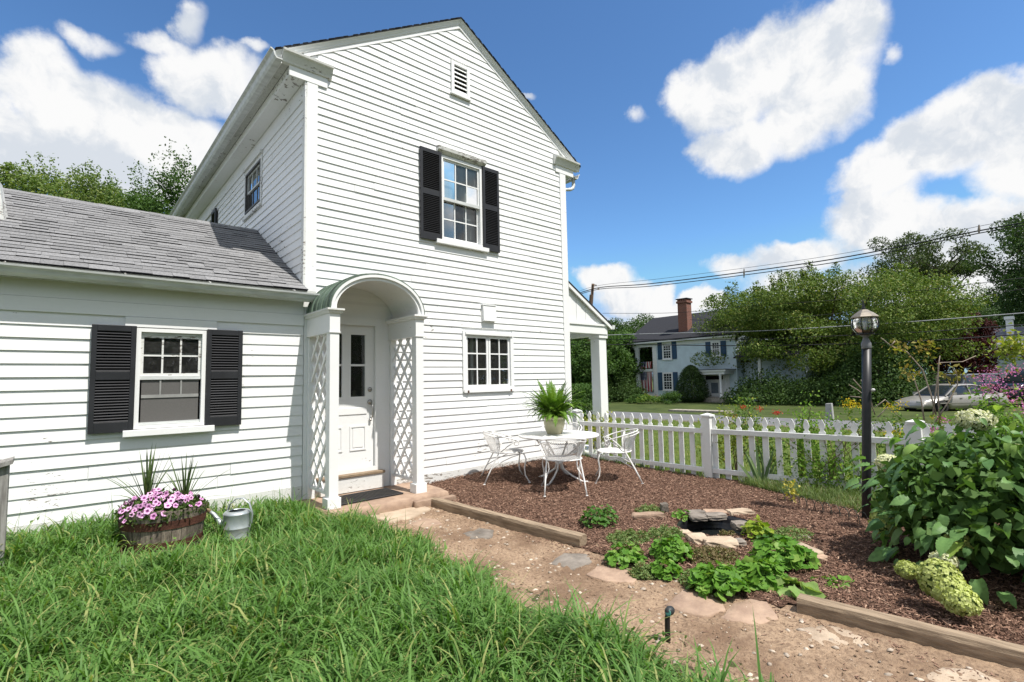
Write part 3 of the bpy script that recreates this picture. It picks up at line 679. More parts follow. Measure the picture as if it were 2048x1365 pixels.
# ---- arched entry portico
PX0, PX1, PY = .035, 1.325, -.80     # outer faces, front
SPR, RISE = 2.50, .475
cxp = (PX0+PX1)/2; hwp = (PX1-PX0)/2
port = MB().box(.147, 1.30, -.012, .0, .05, 2.50)
door_open = (.155, 1.035, .33, 2.455)
port = wall_cells(.147, 1.302, .0, 2.52, [door_open], TG, 'entry_portico', M['trim'], house, -.016, -.001)
def ell(a, k=0.0): return (cxp+(hwp+k)*math.cos(a), SPR+(RISE+k)*math.sin(a))
NA = 28
tymp = [(cxp+(hwp-.04)*math.cos(math.pi*i/NA), -.014, SPR+.015+(RISE-.03)*math.sin(math.pi*i/NA)) for i in range(NA+1)]
MB().prism(tymp, (0, .012, 0)).build('tympanum', M['trim'], port)
def vault(k0, k1, y0, y1, name, mat, sm=True, flare=0.0, zoff=0.0):
    mb = MB(); vs_ = []
    for i in range(NA+1):
        a = math.pi*i/NA
        for k in (k0, k1):
            x, z = ell(a, k)
            for y in (y0, y1): vs_.append((x, y, z+zoff))
    fs = []
    for i in range(NA):
        b, c = 4*i, 4*(i+1)
        fs += [(b, b+1, c+1, c), (b+2, c+2, c+3, b+3), (b, c, c+2, b+2), (b+1, b+3, c+3, c+1)]
    fs += [(0, 2, 3, 1), (4*NA, 4*NA+1, 4*NA+3, 4*NA+2)]
    return mb.add(vs_, fs).build(name, mat, port)
vault(-.05, .0, PY+.03, -.017, 'arch_ceiling', M['trim'])
vault(.0015, .018, PY-.02, -.017, 'arch_roof', M['copper'])
for k in range(5): vault(.0185, .032, PY+.07+k*.155, PY+.085+k*.155, 'roof_seam', M['copper'])
vault(-.075, -.002, PY-.008, PY+.029, 'arch_fascia', M['trim']); vault(-.035, -.0015, PY-.030, PY-.0085, 'arch_moulding', M['trim'])
for s, (a, b) in enumerate(((PX0, PX0+.115), (PX1-.115, PX1))):
    pst = bevel(MB().box(a, b, PY, PY+.115, .24, 2.22).build('post', M['trim'], port), .004)
    bevel(MB().box(a-.025, b+.025, PY-.025, PY+.14, .125, .25).build('post_base', M['trim'], pst), .006)
    bevel(MB().box(a+.012, b-.012, -.07, -.0165, .125, 2.22).build('wall_pilaster', M['trim'], port), .003)
    MB().box(a-.006, b+.006, PY-.006, -.0165, 2.22, 2.435).build('entablature', M['trim'], port)
    MB().box(a-.012, b+.012, PY-.012, -.0165, 2.205, 2.2195).build('necking', M['trim'], pst)
    pr = [(0, 2.436), (.02, 2.445), (.028, 2.47), (.042, 2.478), (.042, 2.50), (0, 2.50)]
    mb = MB()
    ring = lambda e, z: [(a-.006-e, PY-.006-e, z), (b+.006+e, PY-.006-e, z), (b+.006+e, -.017, z), (a-.006-e, -.017, z)]
    for (e0, z0), (e1, z1) in zip(pr[:5], pr[1:6]):
        if z1 > z0: mb.hexa(ring(e0, z0), ring(e1, z1))
    mb.build('cornice_cap', M['trim_worn'] if s == 0 else M['trim'], port)
    # lattice
    X_ = (a+b)/2; y0, y1, z0, z1 = PY+.115, -.072, .30, 2.205
    MB().box(X_-.018, X_+.018, y0, y1, .262, .30).build('lattice_rail', M['trim'], port)
    dz = .75; step = .272
    for sgn in (1, -1):
        k = z0-dz-.1
        while k < z1:
            ya, za, yb_, zb = (y0, k, y1, k+dz) if sgn > 0 else (y0, k+dz, y1, k)
            def clip(ya, za, yb_, zb):
                t0, t1 = 0.0, 1.0
                for lim, hi in ((z0, False), (z1, True)):
                    da, db = (za-lim, zb-lim)
                    if hi: da, db = -da, -db
                    if da < 0 and db < 0: return None
                    if da < 0: t0 = max(t0, da/(da-db))
                    if db < 0: t1 = min(t1, da/(da-db))
                return (t0, t1) if t1-t0 > .08 else None
            c_ = clip(ya, za, yb_, zb)
            if c_:
                A_ = Vector((X_, ya+(yb_-ya)*c_[0], za+(zb-za)*c_[0])); B_ = Vector((X_, ya+(yb_-ya)*c_[1], za+(zb-za)*c_[1]))
                t_ = (B_-A_).normalized(); n_ = Vector((0, -t_.z, t_.y))*.0195; xo = Vector((.0095*sgn, 0, 0)); h = Vector((.0085, 0, 0))
                MB().hexa([A_-n_+xo-h, B_-n_+xo-h, B_-n_+xo+h, A_-n_+xo+h], [A_+n_+xo-h, B_+n_+xo-h, B_+n_+xo+h, A_+n_+xo+h]).build('lattice_slat', M['trim'], port)
            k += step
# door
frame(TG, .155, 1.125, .33, 2.53, .125, -.028, -.0165, 'door_casing', M['trim'], port)
frame(TG, .16, 1.03, .33, 2.455, .03, -.0155, .06, 'door_jamb', M['trim'], port)
door = MB()
dx0, dx1, dz0, dz1 = .193, .998, .392, 2.42; dy = .020
gl = [(.323, .528), (.655, .868)]; zt, zb_, zm = 2.275, 1.405, 1.845
door.box(dx0, gl[0][0], dy, dy+.04, dz0, dz1); door.box(gl[0][1], gl[1][0], dy, dy+.04, dz0, dz1); door.box(gl[1][1], dx1, dy, dy+.04, dz0, dz1)
for a, b in gl: door.box(a, b, dy, dy+.04, zt, dz1); door.box(a, b, dy, dy+.04, dz0, zb_); door.box(a, b, dy+.004, dy+.036, zm-.014, zm+.014)
door = door.build('door', M['trim'], house)
for a, b in gl:
    for c, d in ((zb_, zm-.014), (zm+.014, zt)):
        MB().add([(a, dy+.02, c), (b, dy+.02, c), (b, dy+.021, d), (a, dy+.021, d)], [(0, 1, 2, 3)]).build('pane', M['glass'], door)
    f_ = frame(TG, a-.012, b+.012, .665, 1.005, .022, dy-.010, dy-.0005, 'panel_moulding', M['trim'], door)
    bevel(MB().box(a+.03, b-.03, dy-.007, dy-.0005, .705, .965).build('panel', M['trim'], door), .006)
bevel(MB().box(.30, .89, dy-.010, dy-.0005, 1.16, 1.255).build('panel', M['trim'], door), .006)
room(TG, .19, 1.0, .4, 2.4, 2.0, mat=M['dark'])
MB().lathe([(0, 0), (.032, 0), (.034, .008), (.022, .014), (.010, .018), (0, .018)], 16).build('deadbolt', M['nickel'], door, True, basis=Matrix.Translation((.935, dy-.001, 1.50)) @ Matrix.Rotation(rad(90), 4, 'X'))
MB().lathe([(0, 0), (.034, 0), (.036, .01), (.024, .016), (.02, .022), (0, .022)], 16).build('lock_plate', M['nickel'], door, True, basis=Matrix.Translation((.935, dy-.001, 1.325)) @ Matrix.Rotation(rad(90), 4, 'X'))
MB().tube([(.935, dy-.02, 1.30), (.95, dy-.055, 1.275), (.958, dy-.062, 1.20), (.952, dy-.055, 1.12), (.938, dy-.02, 1.09)], .0095, 8).lathe([(0, 0), (.018, 0), (.018, .03), (0, .03)], 12, (.937, dy-.02, 1.06)).build('door_handle', M['nickel'], door, True)
th = bevel(MB().box(.15, 1.10, -.135, .06, .335, .372).build('door_step', M['tread'], port), .008)
MB().box(.20, 1.08, -.118, -.029, .14, .334).build('step_riser', M['trim_worn'], port)
# ---- street side porch
PE = .05
porch = MB().box(5.14, 6.42, PE, 8.8, .02, .14).build('side_porch', M['trim'], house)
zs0, zs1 = 3.50, 2.70; xs0, xs1 = 5.118, 6.45; slope = (zs1-zs0)/(xs1-xs0)
MB().hexa([(xs0, PE-.09, zs0), (xs1, PE-.09, zs1), (xs1, 8.8, zs1), (xs0, 8.8, zs0)], [(xs0, PE-.09, zs0+.035), (xs1, PE-.09, zs1+.035), (xs1, 8.8, zs1+.035), (xs0, 8.8, zs0+.035)]).build('porch_roof', M['shingle_dark'], porch)
MB().hexa([(xs0, PE-.085, zs0-.075), (xs1-.01, PE-.085, zs1-.07), (xs1-.01, PE-.055, zs1-.07), (xs0, PE-.055, zs0-.075)], [(xs0, PE-.085, zs0-.001), (xs1-.01, PE-.085, zs1-.001), (xs1-.01, PE-.055, zs1-.001), (xs0, PE-.055, zs0-.001)]).build('porch_rake', M['trim'], porch)
for k in range(9):
    xa = 5.122+k*.139; xb = xa+.134; za, zb = zs0-.01+slope*(xa-xs0), zs0-.01+slope*(xb-xs0)
    if zb < 2.75: zb = 2.75
    if za > 2.76: MB().hexa([(xa, PE-.02+.004*(k % 2), 2.735), (xb, PE-.02+.004*(k % 2), 2.735), (xb, PE+.02, 2.735), (xa, PE+.02, 2.735)], [(xa, PE-.02+.004*(k % 2), za), (xb, PE-.02+.004*(k % 2), zb), (xb, PE+.02, zb), (xa, PE+.02, za)]).build('vertical_board', M['trim'], porch)
bevel(MB().box(5.118, 6.34, PE-.04, PE+.12, 2.52, 2.69).build('porch_beam', M['trim'], porch), .004)
MB().box(5.118, 6.37, PE-.06, PE+.12, 2.691, 2.734).build('beam_moulding', M['trim'], porch)
MB().box(6.13, 6.30, PE+.13, 8.7, 2.50, 2.69).build('porch_beam', M['trim'], porch)
MB().box(5.12, 6.12, PE+.13, 8.7, 2.60, 2.62).build('porch_ceiling', M['trim'], porch)
MB().prism([(6.452, PE-.08, 2.64), (6.452, PE-.08, 2.73), (6.56, PE-.08, 2.73), (6.55, PE-.08, 2.66), (6.52, PE-.08, 2.64)], (0, 8.9, 0)).build('porch_gutter', M['gutter'], porch)
for yk in (PE+.0, PE+2.9, PE+5.8, PE+8.5):
    c_ = bevel(MB().box(6.10, 6.335, yk, yk+.235, .141, 2.44).build('porch_column', M['trim'], porch), .006)
    bevel(MB().box(6.075, 6.36, yk-.025, yk+.26, 2.441, 2.519).build('column_cap', M['trim'], c_), .006)
    bevel(MB().box(6.075, 6.36, yk-.025, yk+.26, .1405, .25).build('column_base', M['trim'], c_), .006)

# ------------------------------------------------------------------ doorstep, mat, timbers, stones
def rough_slab(name, poly, z0, z1, mat, label, cat, group=None, jit=.008, taper=.015, seed=0, parent=None):
    """irregular stone: polygon outline with rounded, chipped rim"""
    R_ = random.Random(seed); P = [Vector((p[0], p[1], 0)) for p in poly]; c = sum(P, Vector())/len(P)
    pts = []
    for i, p in enumerate(P):
        q = P[(i+1) % len(P)]; n = max(2, int((q-p).length/.06))
        for k in range(n): pts.append(p.lerp(q, k/n)+Vector((R_.uniform(-jit, jit), R_.uniform(-jit, jit), 0)))
    n = len(pts); rings = [(1.0, z0), (1.0+R_.uniform(0, .01), z0+(z1-z0)*.6), (1-taper, z1-.004), (1-taper*2.6, z1), (.5, z1+.003), ]
    mb = MB(); vs_ = []; fs = []
    for (s, z) in rings:
        for p in pts:
            q = c+(p-c)*s; vs_.append((q.x, q.y, z+R_.uniform(-.003, .003)))
    for i in range(len(rings)-1):
        for k in range(n): fs.append((i*n+k, i*n+(k+1) % n, (i+1)*n+(k+1) % n, (i+1)*n+k))
    m = len(rings)-1; vs_.append((c.x, c.y, z1+.002)); ci = len(vs_)-1
    for k in range(n): fs.append((m*n+k, m*n+(k+1) % n, ci))
    o_ = mb.add(vs_, fs).build(name, mat, parent, True)
    return tag(o_, label, cat, group) if label else o_
slab = rough_slab('doorstep_slab', [(-.06, -.015), (1.62, -.015), (1.66, -.55), (1.60, -.97), (.9, -1.02), (.4, -1.0), (-.02, -.93)], -.05, .128, M['stone'], 'broad sandstone slab under the arched entry', 'doorstep', seed=3)
for k, (a, b) in enumerate(((1.02, 1.33), (1.34, 1.63))):
    rough_slab('edge_stone', [(a, -1.11-.02*k), (b, -1.10), (b+.01, -.99), (a, -1.02)], -.04, .095-.015*k, M['stone'], ['cracked sandstone edging block at the front of the doorstep', 'smaller sandstone block at the timber end of the doorstep'][k], 'stone', seed=5+k, jit=.005)
mt = thing('door_mat', (.55, -.5, .13), 'black rubber doormat lying on the entry slab', 'doormat')
a_ = rad(2); TM = Matrix.Translation((.61, -.50, .135)) @ Matrix.Rotation(a_, 4, 'Z')
bevel(MB(TM).box(-.44, .44, -.235, .235, 0, .010).build('mat_base', M['mat'], mt), .004)
frame(TM @ Matrix.Rotation(rad(-90), 4, 'X') @ Matrix.Translation((0, 0, 0)), -.44, .44, -.235, .235, .02, -.0165, -.0105, 'mat_border', mat_plain('mat_border', (.045, .045, .05), .6), mt)
for k in range(20):
    x = -.40+k*.0405; MB(TM).box(x, x+.022, -.205, .205, .0102, .0135).build('mat_rib', M['mat'], mt)
def timber(name, a, b, w_, h, label):
    a = Vector(a); b = Vector(b); d = (b-a).normalized(); n_ = Vector((-d.y, d.x, 0))*w_/2; mb = MB(); R_ = random.Random(int(a.y*100)); rings = []
    N_ = max(4, int((b-a).length/.12))
    prof = [(-1, .0), (-1, .82), (-.84, 1), (.84, 1), (1, .82), (1, .0)]
    vs_ = []; fs = []
    for i in range(N_+1):
        p = a.lerp(b, i/N_)
        for (u, v) in prof:
            q = p+n_*(u+R_.uniform(-.03, .03)); vs_.append((q.x, q.y, p.z-.05+v*(h+.05)+R_.uniform(-.002, .002)))
    k = len(prof)
    for i in range(N_):
        for j in range(k): fs.append((i*k+j, i*k+(j+1) % k, (i+1)*k+(j+1) % k, (i+1)*k+j))
    fs += [tuple(range(k)), tuple(range(N_*k+k-1, N_*k-1, -1))]
    return tag(mb.add(vs_, fs).build(name, M['timber'], None, False), label, 'timber', 'landscape timbers edging the mulch bed')
a_, b_ = gz(853, 1012), gz(1160, 1096)
timber('landscape_timber', (a_[0]+.07, a_[1]-.02, .0), (b_[0]+.05, b_[1], .0), .115, .10, 'brown landscape timber running from the doorstep along the mulch')
a_, b_ = gz(1592, 1226), gz(2060, 1346)
d_ = (b_-a_)/np.linalg.norm(b_-a_); b2_ = a_+d_*2.6
timber('landscape_timber', (a_[0]+.06, a_[1]-.0, .0), (b2_[0]+.06, b2_[1], .0), .115, .10, 'greyer landscape timber below the hydrangea bush')
def stone_px(name, pts, top, mat, label, group, seed):
    cx_, cy_ = sum(p[0] for p in pts)/len(pts), sum(p[1] for p in pts)/len(pts); pts = [(cx_+(x-cx_)*1.16, cy_+(y-cy_)*1.16) for x, y in pts]
    P = [gz(x, y) for x, y in pts]; z = float(np.mean([p[2] for p in P]))
    return rough_slab(name, [(p[0], p[1]) for p in P], z-.03, z+top, mat, label, 'stone', group, seed=seed)
G_ = 'flat stepping stones along the dirt path'
stone_px('stepping_stone', [(1340, 1213), (1368, 1187), (1392, 1183), (1438, 1208), (1444, 1220), (1412, 1232), (1370, 1226)], .012, M['stone'], 'large rounded brown stepping stone below the leafy pond plants', G_, 1)
stone_px('stepping_stone', [(1449, 1238), (1470, 1212), (1500, 1204), (1530, 1210), (1552, 1238), (1510, 1248)], .010, M['stone'], 'brown stepping stone next to the start of the greyer timber', G_, 2)
stone_px('stepping_stone', [(1180, 1152), (1200, 1137), (1282, 1143), (1262, 1166), (1215, 1164)], .012, M['stone'], 'squarish flat stepping stone beside the grass edge', G_, 3)
stone_px('stepping_stone', [(1105, 1128), (1130, 1110), (1170, 1112), (1180, 1126), (1142, 1138)], .010, M['stone_grey'], 'greyish flat stone just past the end of the brown timber', G_, 4)
stone_px('stepping_stone', [(745, 1030), (775, 1018), (840, 1015), (855, 1022), (818, 1038), (778, 1045)], .014, M['stone_pale'], 'pale stepping stone in front of the doorstep', G_, 5)
stone_px('stepping_stone', [(815, 1048), (850, 1038), (872, 1042), (880, 1050), (850, 1056)], .008, M['stone'], 'small half buried stone after the pale stepping stone', G_, 6)
stone_px('stepping_stone', [(930, 1068), (960, 1059), (985, 1063), (980, 1076), (945, 1078)], .008, M['stone_grey'], 'half buried grey stone midway beside the brown timber', G_, 7)
stone_px('stepping_stone', [(1600, 1262), (1650, 1252), (1715, 1268), (1725, 1286), (1640, 1290)], .003, M['stone_pale'], 'worn pale stone sunk level with the dirt', G_, 8)
stone_px('stepping_stone', [(1860, 1352), (1890, 1340), (1950, 1345), (1990, 1365), (1940, 1400), (1870, 1390)], .004, M['stone_pale'], 'buried pale stone at the bottom edge of the dirt path', G_, 9)
# pond
pond = thing('garden_pond', (POND[0], POND[1], 0), 'small black lined garden pond ringed with stones', 'pond')
mb = MB(); prof = [(1.10, .012), (1.02, .0), (.97, -.08), (.93, -.16), (.80, -.22), (.0, -.22)]
mb.lathe([(r, z) for r, z in prof], 36, (POND[0], POND[1], float(hgt(2.3, -4))-.0), POND[2], POND[3], caps=False).build('liner', M['liner'], pond, True)
mw, t_, b_w = newmat('pond_water'); b_w.inputs['Base Color'].default_value = (.012, .014, .014, 1); b_w.inputs['Roughness'].default_value = .03
nn_ = noise(t_, pos(t_), 9, 3, .5).outputs['Fac']; bp_ = t_.nodes.new('ShaderNodeBump'); bp_.inputs['Strength'].default_value = .25; bp_.inputs['Distance'].default_value = .02; t_.links.new(nn_, bp_.inputs['Height']); t_.links.new(bp_.outputs[0], b_w.inputs['Normal'])
mb = MB(); mb.add([(POND[0]+POND[2]*.955*math.cos(a), POND[1]+POND[3]*.955*math.sin(a), -.115) for a in [2*math.pi*k/36 for k in range(36)]], [tuple(range(36))]).build('water', mw, pond)
def rock(name, px, py, wpx, hpx, dep, mat, label, group, seed, rz=None, lift=0.0):
    p = gz(px, py); L = (p-CAM)@FW; w_ = wpx/FPX*L; h = hpx/FPX*L; R_ = random.Random(seed)
    bm = bmesh.new(); bmesh.ops.create_cube(bm, size=1); bmesh.ops.subdivide_edges(bm, edges=bm.edges, cuts=3, use_grid_fill=True)
    for v in bm.verts:
        c = v.co; l = c.length; e = .62/max(l, .01)
        c *= (1-.35)+.35*e
        c += Vector((R_.uniform(-1, 1), R_.uniform(-1, 1), R_.uniform(-.5, .5)))*.045
        c.z += .1*c.x*R_.choice((1, 1, 0))
    me = bpy.data.meshes.new(name); bm.to_mesh(me); bm.free(); me.materials.append(mat)
    me.polygons.foreach_set('use_smooth', [False]*len(me.polygons))
    ang = math.atan2(RT[1], RT[0]) if rz is None else rz
    o_ = inst(name, me, Matrix.Translation((p[0], p[1], p[2]+h*.35+lift)) @ Matrix.Rotation(ang+R_.uniform(-.15, .15), 4, 'Z') @ Matrix.Diagonal((w_*1.05, dep, h*1.2, 1)))
    return tag(o_, label, 'stone', group)
GS = 'stones set around the pond'
for i, (x, y, w_, h, d, m, lab) in enumerate([
 (1391, 1030, 34, 8, .14, 'stone_grey', 'flat grey stone on the back left of the pond rim'), (1396, 1038, 30, 8, .14, 'stone_grey', 'lower mossy stone under the back left pond rim'),
 (1430, 1028, 40, 7, .15, 'stone', 'thin flat stone at the back middle of the pond'), (1431, 1036, 38, 9, .13, 'stone_grey', 'dark stone hanging over the back of the pond liner'),
 (1480, 1030, 48, 10, .16, 'stone_pale', 'biggest tan slab at the back right of the pond'), (1329, 1026, 14, 20, .1, 'stone_grey', 'small dark upright stone left of the pond'),
 (1297, 1038, 60, 12, .14, 'stone', 'long low stone lying left of the pond'), (1480, 1056, 26, 12, .16, 'stone_grey', 'grey stone on the right pond rim'),
 (1396, 1086, 34, 15, .2, 'stone_pale', 'beige rounded stone at the front left of the pond'), (1440, 1094, 60, 16, .2, 'stone_pale', 'long beige stone at the front of the pond'),
 (1370, 1072, 20, 10, .12, 'stone_pale', 'small beige stone by the pond water'), (1477, 1092, 24, 12, .14, 'stone_grey', 'whitish stone at the front right of the pond'),
 (1632, 1120, 30, 14, .16, 'stone', 'brown block under the tilted slab right of the pond'), (1607, 1080, 20, 7, .1, 'stone_grey', 'small smooth grey stone behind the tilted slab')]):
    rock('pond_stone', x, y, w_, h, d, M[m], lab, GS, 20+i)
P = [gz(1575, 1102, .05), gz(1600, 1082, .08), gz(1650, 1108, .06), gz(1618, 1114, .05)]
rough_slab('pond_stone', [(p[0], p[1]) for p in P], .02, .075, M['stone_pale'], 'tilted tan slab lying among leaves right of the pond', 'stone', GS, seed=44)

# ------------------------------------------------------------------ picket fence
fence = thing('picket_fence', (5.28, -2.7, 0), 'white gothic picket fence with capped posts along the garden', 'fence')
FA, FB, FC = Vector((5.26, .02, 0)), Vector((5.29, -2.72, 0)), Vector((5.535, -5.29, 0)); FD = FB+(FC-FB)*2.4
def picket_mesh():
    hw = .041; H = 1.0
    half = [(hw, 0), (hw, .83), (.023, .845), (.022, .862), (.034, .885), (.038, .91), (.032, .945), (.010, .992), (0, 1.0)]
    pts = [(x, 0, z) for x, z in half]+[(-x, 0, z) for x, z in half[::-1][1:]]
    return MB().prism(pts, (0, .019, 0)).mesh('picket', M['fpaint'])
M['fpaint'] = mat_paint('fence_paint', (.78, .785, .77), peel=.12, grime=.22, obj=.05, gcol=(.40, .42, .33), seed=2.2)
pk = picket_mesh()
def fence_run(a, b, n, off=.5, posts=True):
    d = (b-a); L = d.length; d.normalize(); ang = math.atan2(d.y, d.x); nrm = Vector((-d.y, d.x, 0))
    toCam = Vector((CAM[0], CAM[1], 0))-a
    if nrm.dot(toCam) < 0: nrm = -nrm
    za, zb = -.03, -.03
    for k in range(n):
        p = a+d*(L*(k+off)/n); z = .97-1.0+.004*math.sin(k*1.7)+random.uniform(-.004, .004)
        inst('picket', pk, Matrix.Translation((p.x-nrm.x*.02, p.y-nrm.y*.02, z)) @ Matrix.Rotation(ang, 4, 'Z') @ Matrix.Rotation(random.uniform(-.008, .008), 4, 'Y') @ Matrix.Rotation(math.pi if nrm.dot(Vector((math.sin(ang), -math.cos(ang), 0))) > 0 else math.pi, 4, 'Z') @ Matrix.Translation((0, -.01, 0)), fence)
    for z0, z1 in ((.70, .775), (.10, .172)):
        A, B = a+nrm*.022, b+nrm*.022; q = nrm*.02
        mb = MB(); mb.hexa([A-q+Vector((0, 0, z0)), B-q+Vector((0, 0, z0)), B+q+Vector((0, 0, z0)), A+q+Vector((0, 0, z0))], [A-q+Vector((0, 0, z1)), B-q+Vector((0, 0, z1)), B+q+Vector((0, 0, z1)), A+q+Vector((0, 0, z1))])
        bevel(mb.build('rail', M['fpaint'], fence), .004)
def fence_post(p, h=1.0):
    w_ = .065; x, y = p.x, p.y
    o_ = bevel(MB().box(x-w_, x+w_, y-w_, y+w_, -.25, h-.035).build('post', M['fpaint'], fence), .005)
    e = w_+.018
    MB().add([(x-e, y-e, h-.0345), (x+e, y-e, h-.0345), (x+e, y+e, h-.0345), (x-e, y+e, h-.0345), (x-e, y-e, h-.012), (x+e, y-e, h-.012), (x+e, y+e, h-.012), (x-e, y+e, h-.012), (x, y, h+.018)], [(3, 2, 1, 0), (0, 1, 5, 4), (1, 2, 6, 5), (2, 3, 7, 6), (3, 0, 4, 7), (4, 5, 8), (5, 6, 8), (6, 7, 8), (7, 4, 8)]).build('post_cap', M['fpaint'], o_)
fence_run(FA+Vector((0, -.06, 0)), FB, 14); fence_run(FB, FC, 14); fence_run(FC, FD, 18)
fence_post(FA+Vector((0, -.02, 0)), .99); fence_post(FB); fence_post(FC); fence_post(FD)

# ------------------------------------------------------------------ lamp post
lp = gz(1733, 1040); lx, ly, lz = lp
lamp = thing('lamp_post', (lx, ly, lz), 'black garden lamp post with round glass lantern beside the hydrangea', 'lamp post')
def TL(z): return Vector((lx+RT[0]*.074*z, ly+RT[1]*.074*z, lz+z))
MB().tube([TL(-.3), TL(.6), TL(1.2), TL(1.86)], .044, 20).build('pole', M['black'], lamp, True)
L0 = TL(1.86)
MB().lathe([(.046, 0), (.049, .01), (.049, .06), (.042, .075), (.030, .105), (.024, .13), (.05, .15), (.055, .165)], 20, L0).build('collar', mat_plain('grey_collar', (.16, .165, .175), .5), lamp, True)
MB().lathe([(0, 0), (.014, .002), (.020, .016), (.012, .034), (0, .038)], 12).build('light_sensor', mat_plain('sensor_white', (.6, .6, .58), .4), lamp, True, basis=Matrix.Translation(TL(1.40)+Vector((-.02, -.05, 0))) @ Matrix.Rotation(rad(80), 4, 'X'))
G0 = L0+Vector((0, 0, .165)); RB = [(.062, 0), (.096, .025), (.122, .062), (.130, .105), (.126, .15), (.112, .182)]
lant = MB().lathe([(.05, -.012), (.085, -.008), (.086, .004), (.05, .008)], 24, G0).build('lantern', M['black'], lamp, True)
for k in range(8):
    a0, a1 = 2*math.pi*(k+.03)/8, 2*math.pi*(k+.97)/8; mb = MB(); vs_ = []; n = len(RB)
    for r, z in RB:
        for a in (a0, (a0+a1)/2, a1): vs_.append((G0.x+r*math.cos(a), G0.y+r*math.sin(a), G0.z+z))
    mb.add(vs_, [(3*i+j, 3*i+j+1, 3*i+j+4, 3*i+j+3) for i in range(n-1) for j in (0, 1)]).build('lantern_pane', M['glass_lamp'], lant, True)
    a = 2*math.pi*k/8
    MB().tube([(G0.x+(r+.003)*math.cos(a), G0.y+(r+.003)*math.sin(a), G0.z+z) for r, z in RB], .0055, 6).build('lantern_rib', M['black'], lant, True)
MB().lathe([(.072, .0), (.078, .02), (.1, .042)], 8, G0, caps=False).build('amber_band', mat_plain('amber_glass', (.30, .21, .10), .3), lant)
MB().lathe([(.014, 0), (.014, .07), (.018, .075), (.018, .15), (0, .155)], 10, G0).build('candle_bulb', mat_plain('bulb', (.7, .7, .68), .3), lant, True)
MB().lathe([(.112, .178), (.138, .181), (.140, .188), (.128, .202), (.092, .234), (.055, .258), (.042, .270), (.03, .275), (.0, .276)], 8, G0).build('lantern_roof', M['bronze'], lamp)
MB().lathe([(.020, .275), (.024, .287), (.012, .298), (.018, .309), (.010, .320), (.014, .331), (.006, .352), (.009, .366), (.004, .38), (0, .402)], 12, G0).build('finial', M['black'], lamp, True)

# ------------------------------------------------------------------ wrought iron table and chairs
tc0 = onZ(1117, 870, .735); tl, tr_ = onZ(1036.5, 871, .735), onZ(1198, 871, .735)
TD = float(np.linalg.norm(tl-tr_)); TR_ = min(.64, TD/2)
tx, ty = tc0[0], tc0[1]; tz = float(hgt(tx, ty))
table = thing('garden_table', (tx, ty, tz), 'round white wrought iron garden table on the mulch', 'table')
MB().lathe([(0, .722), (TR_-.02, .722), (TR_-.004, .716), (TR_, .722), (TR_, .738), (TR_-.006, .744), (TR_-.02, .742), (0, .742)], 56, (tx, ty, 0)).build('tabletop', M['iron'], table, True)
for k in range(4):
    a = rad(20+90*k); c, s = math.cos(a), math.sin(a); P = lambda r, z: (tx+r*c, ty+r*s, z)
    MB().tube([P(.47, .715), P(.40, .66), P(.20, .47), P(.07, .36), P(.045, .30), P(.07, .22), P(.20, .13), P(.38, .05), P(.46, tz+.012)], .014, 8).lathe([(0, 0), (.022, 0), (.022, .012), (0, .014)], 10, P(.46, tz)).build('leg', M['iron'], table, True)
MB().lathe([(.05, .29), (.055, .31), (.05, .33)], 16, (tx, ty, 0)).build('centre_ring', M['iron'], table, True)
MB().tube([(tx+.46*math.cos(2*math.pi*k/40), ty+.46*math.sin(2*math.pi*k/40), .708) for k in range(40)], .009, 6, closed=True).build('apron_ring', M['iron'], table, True)
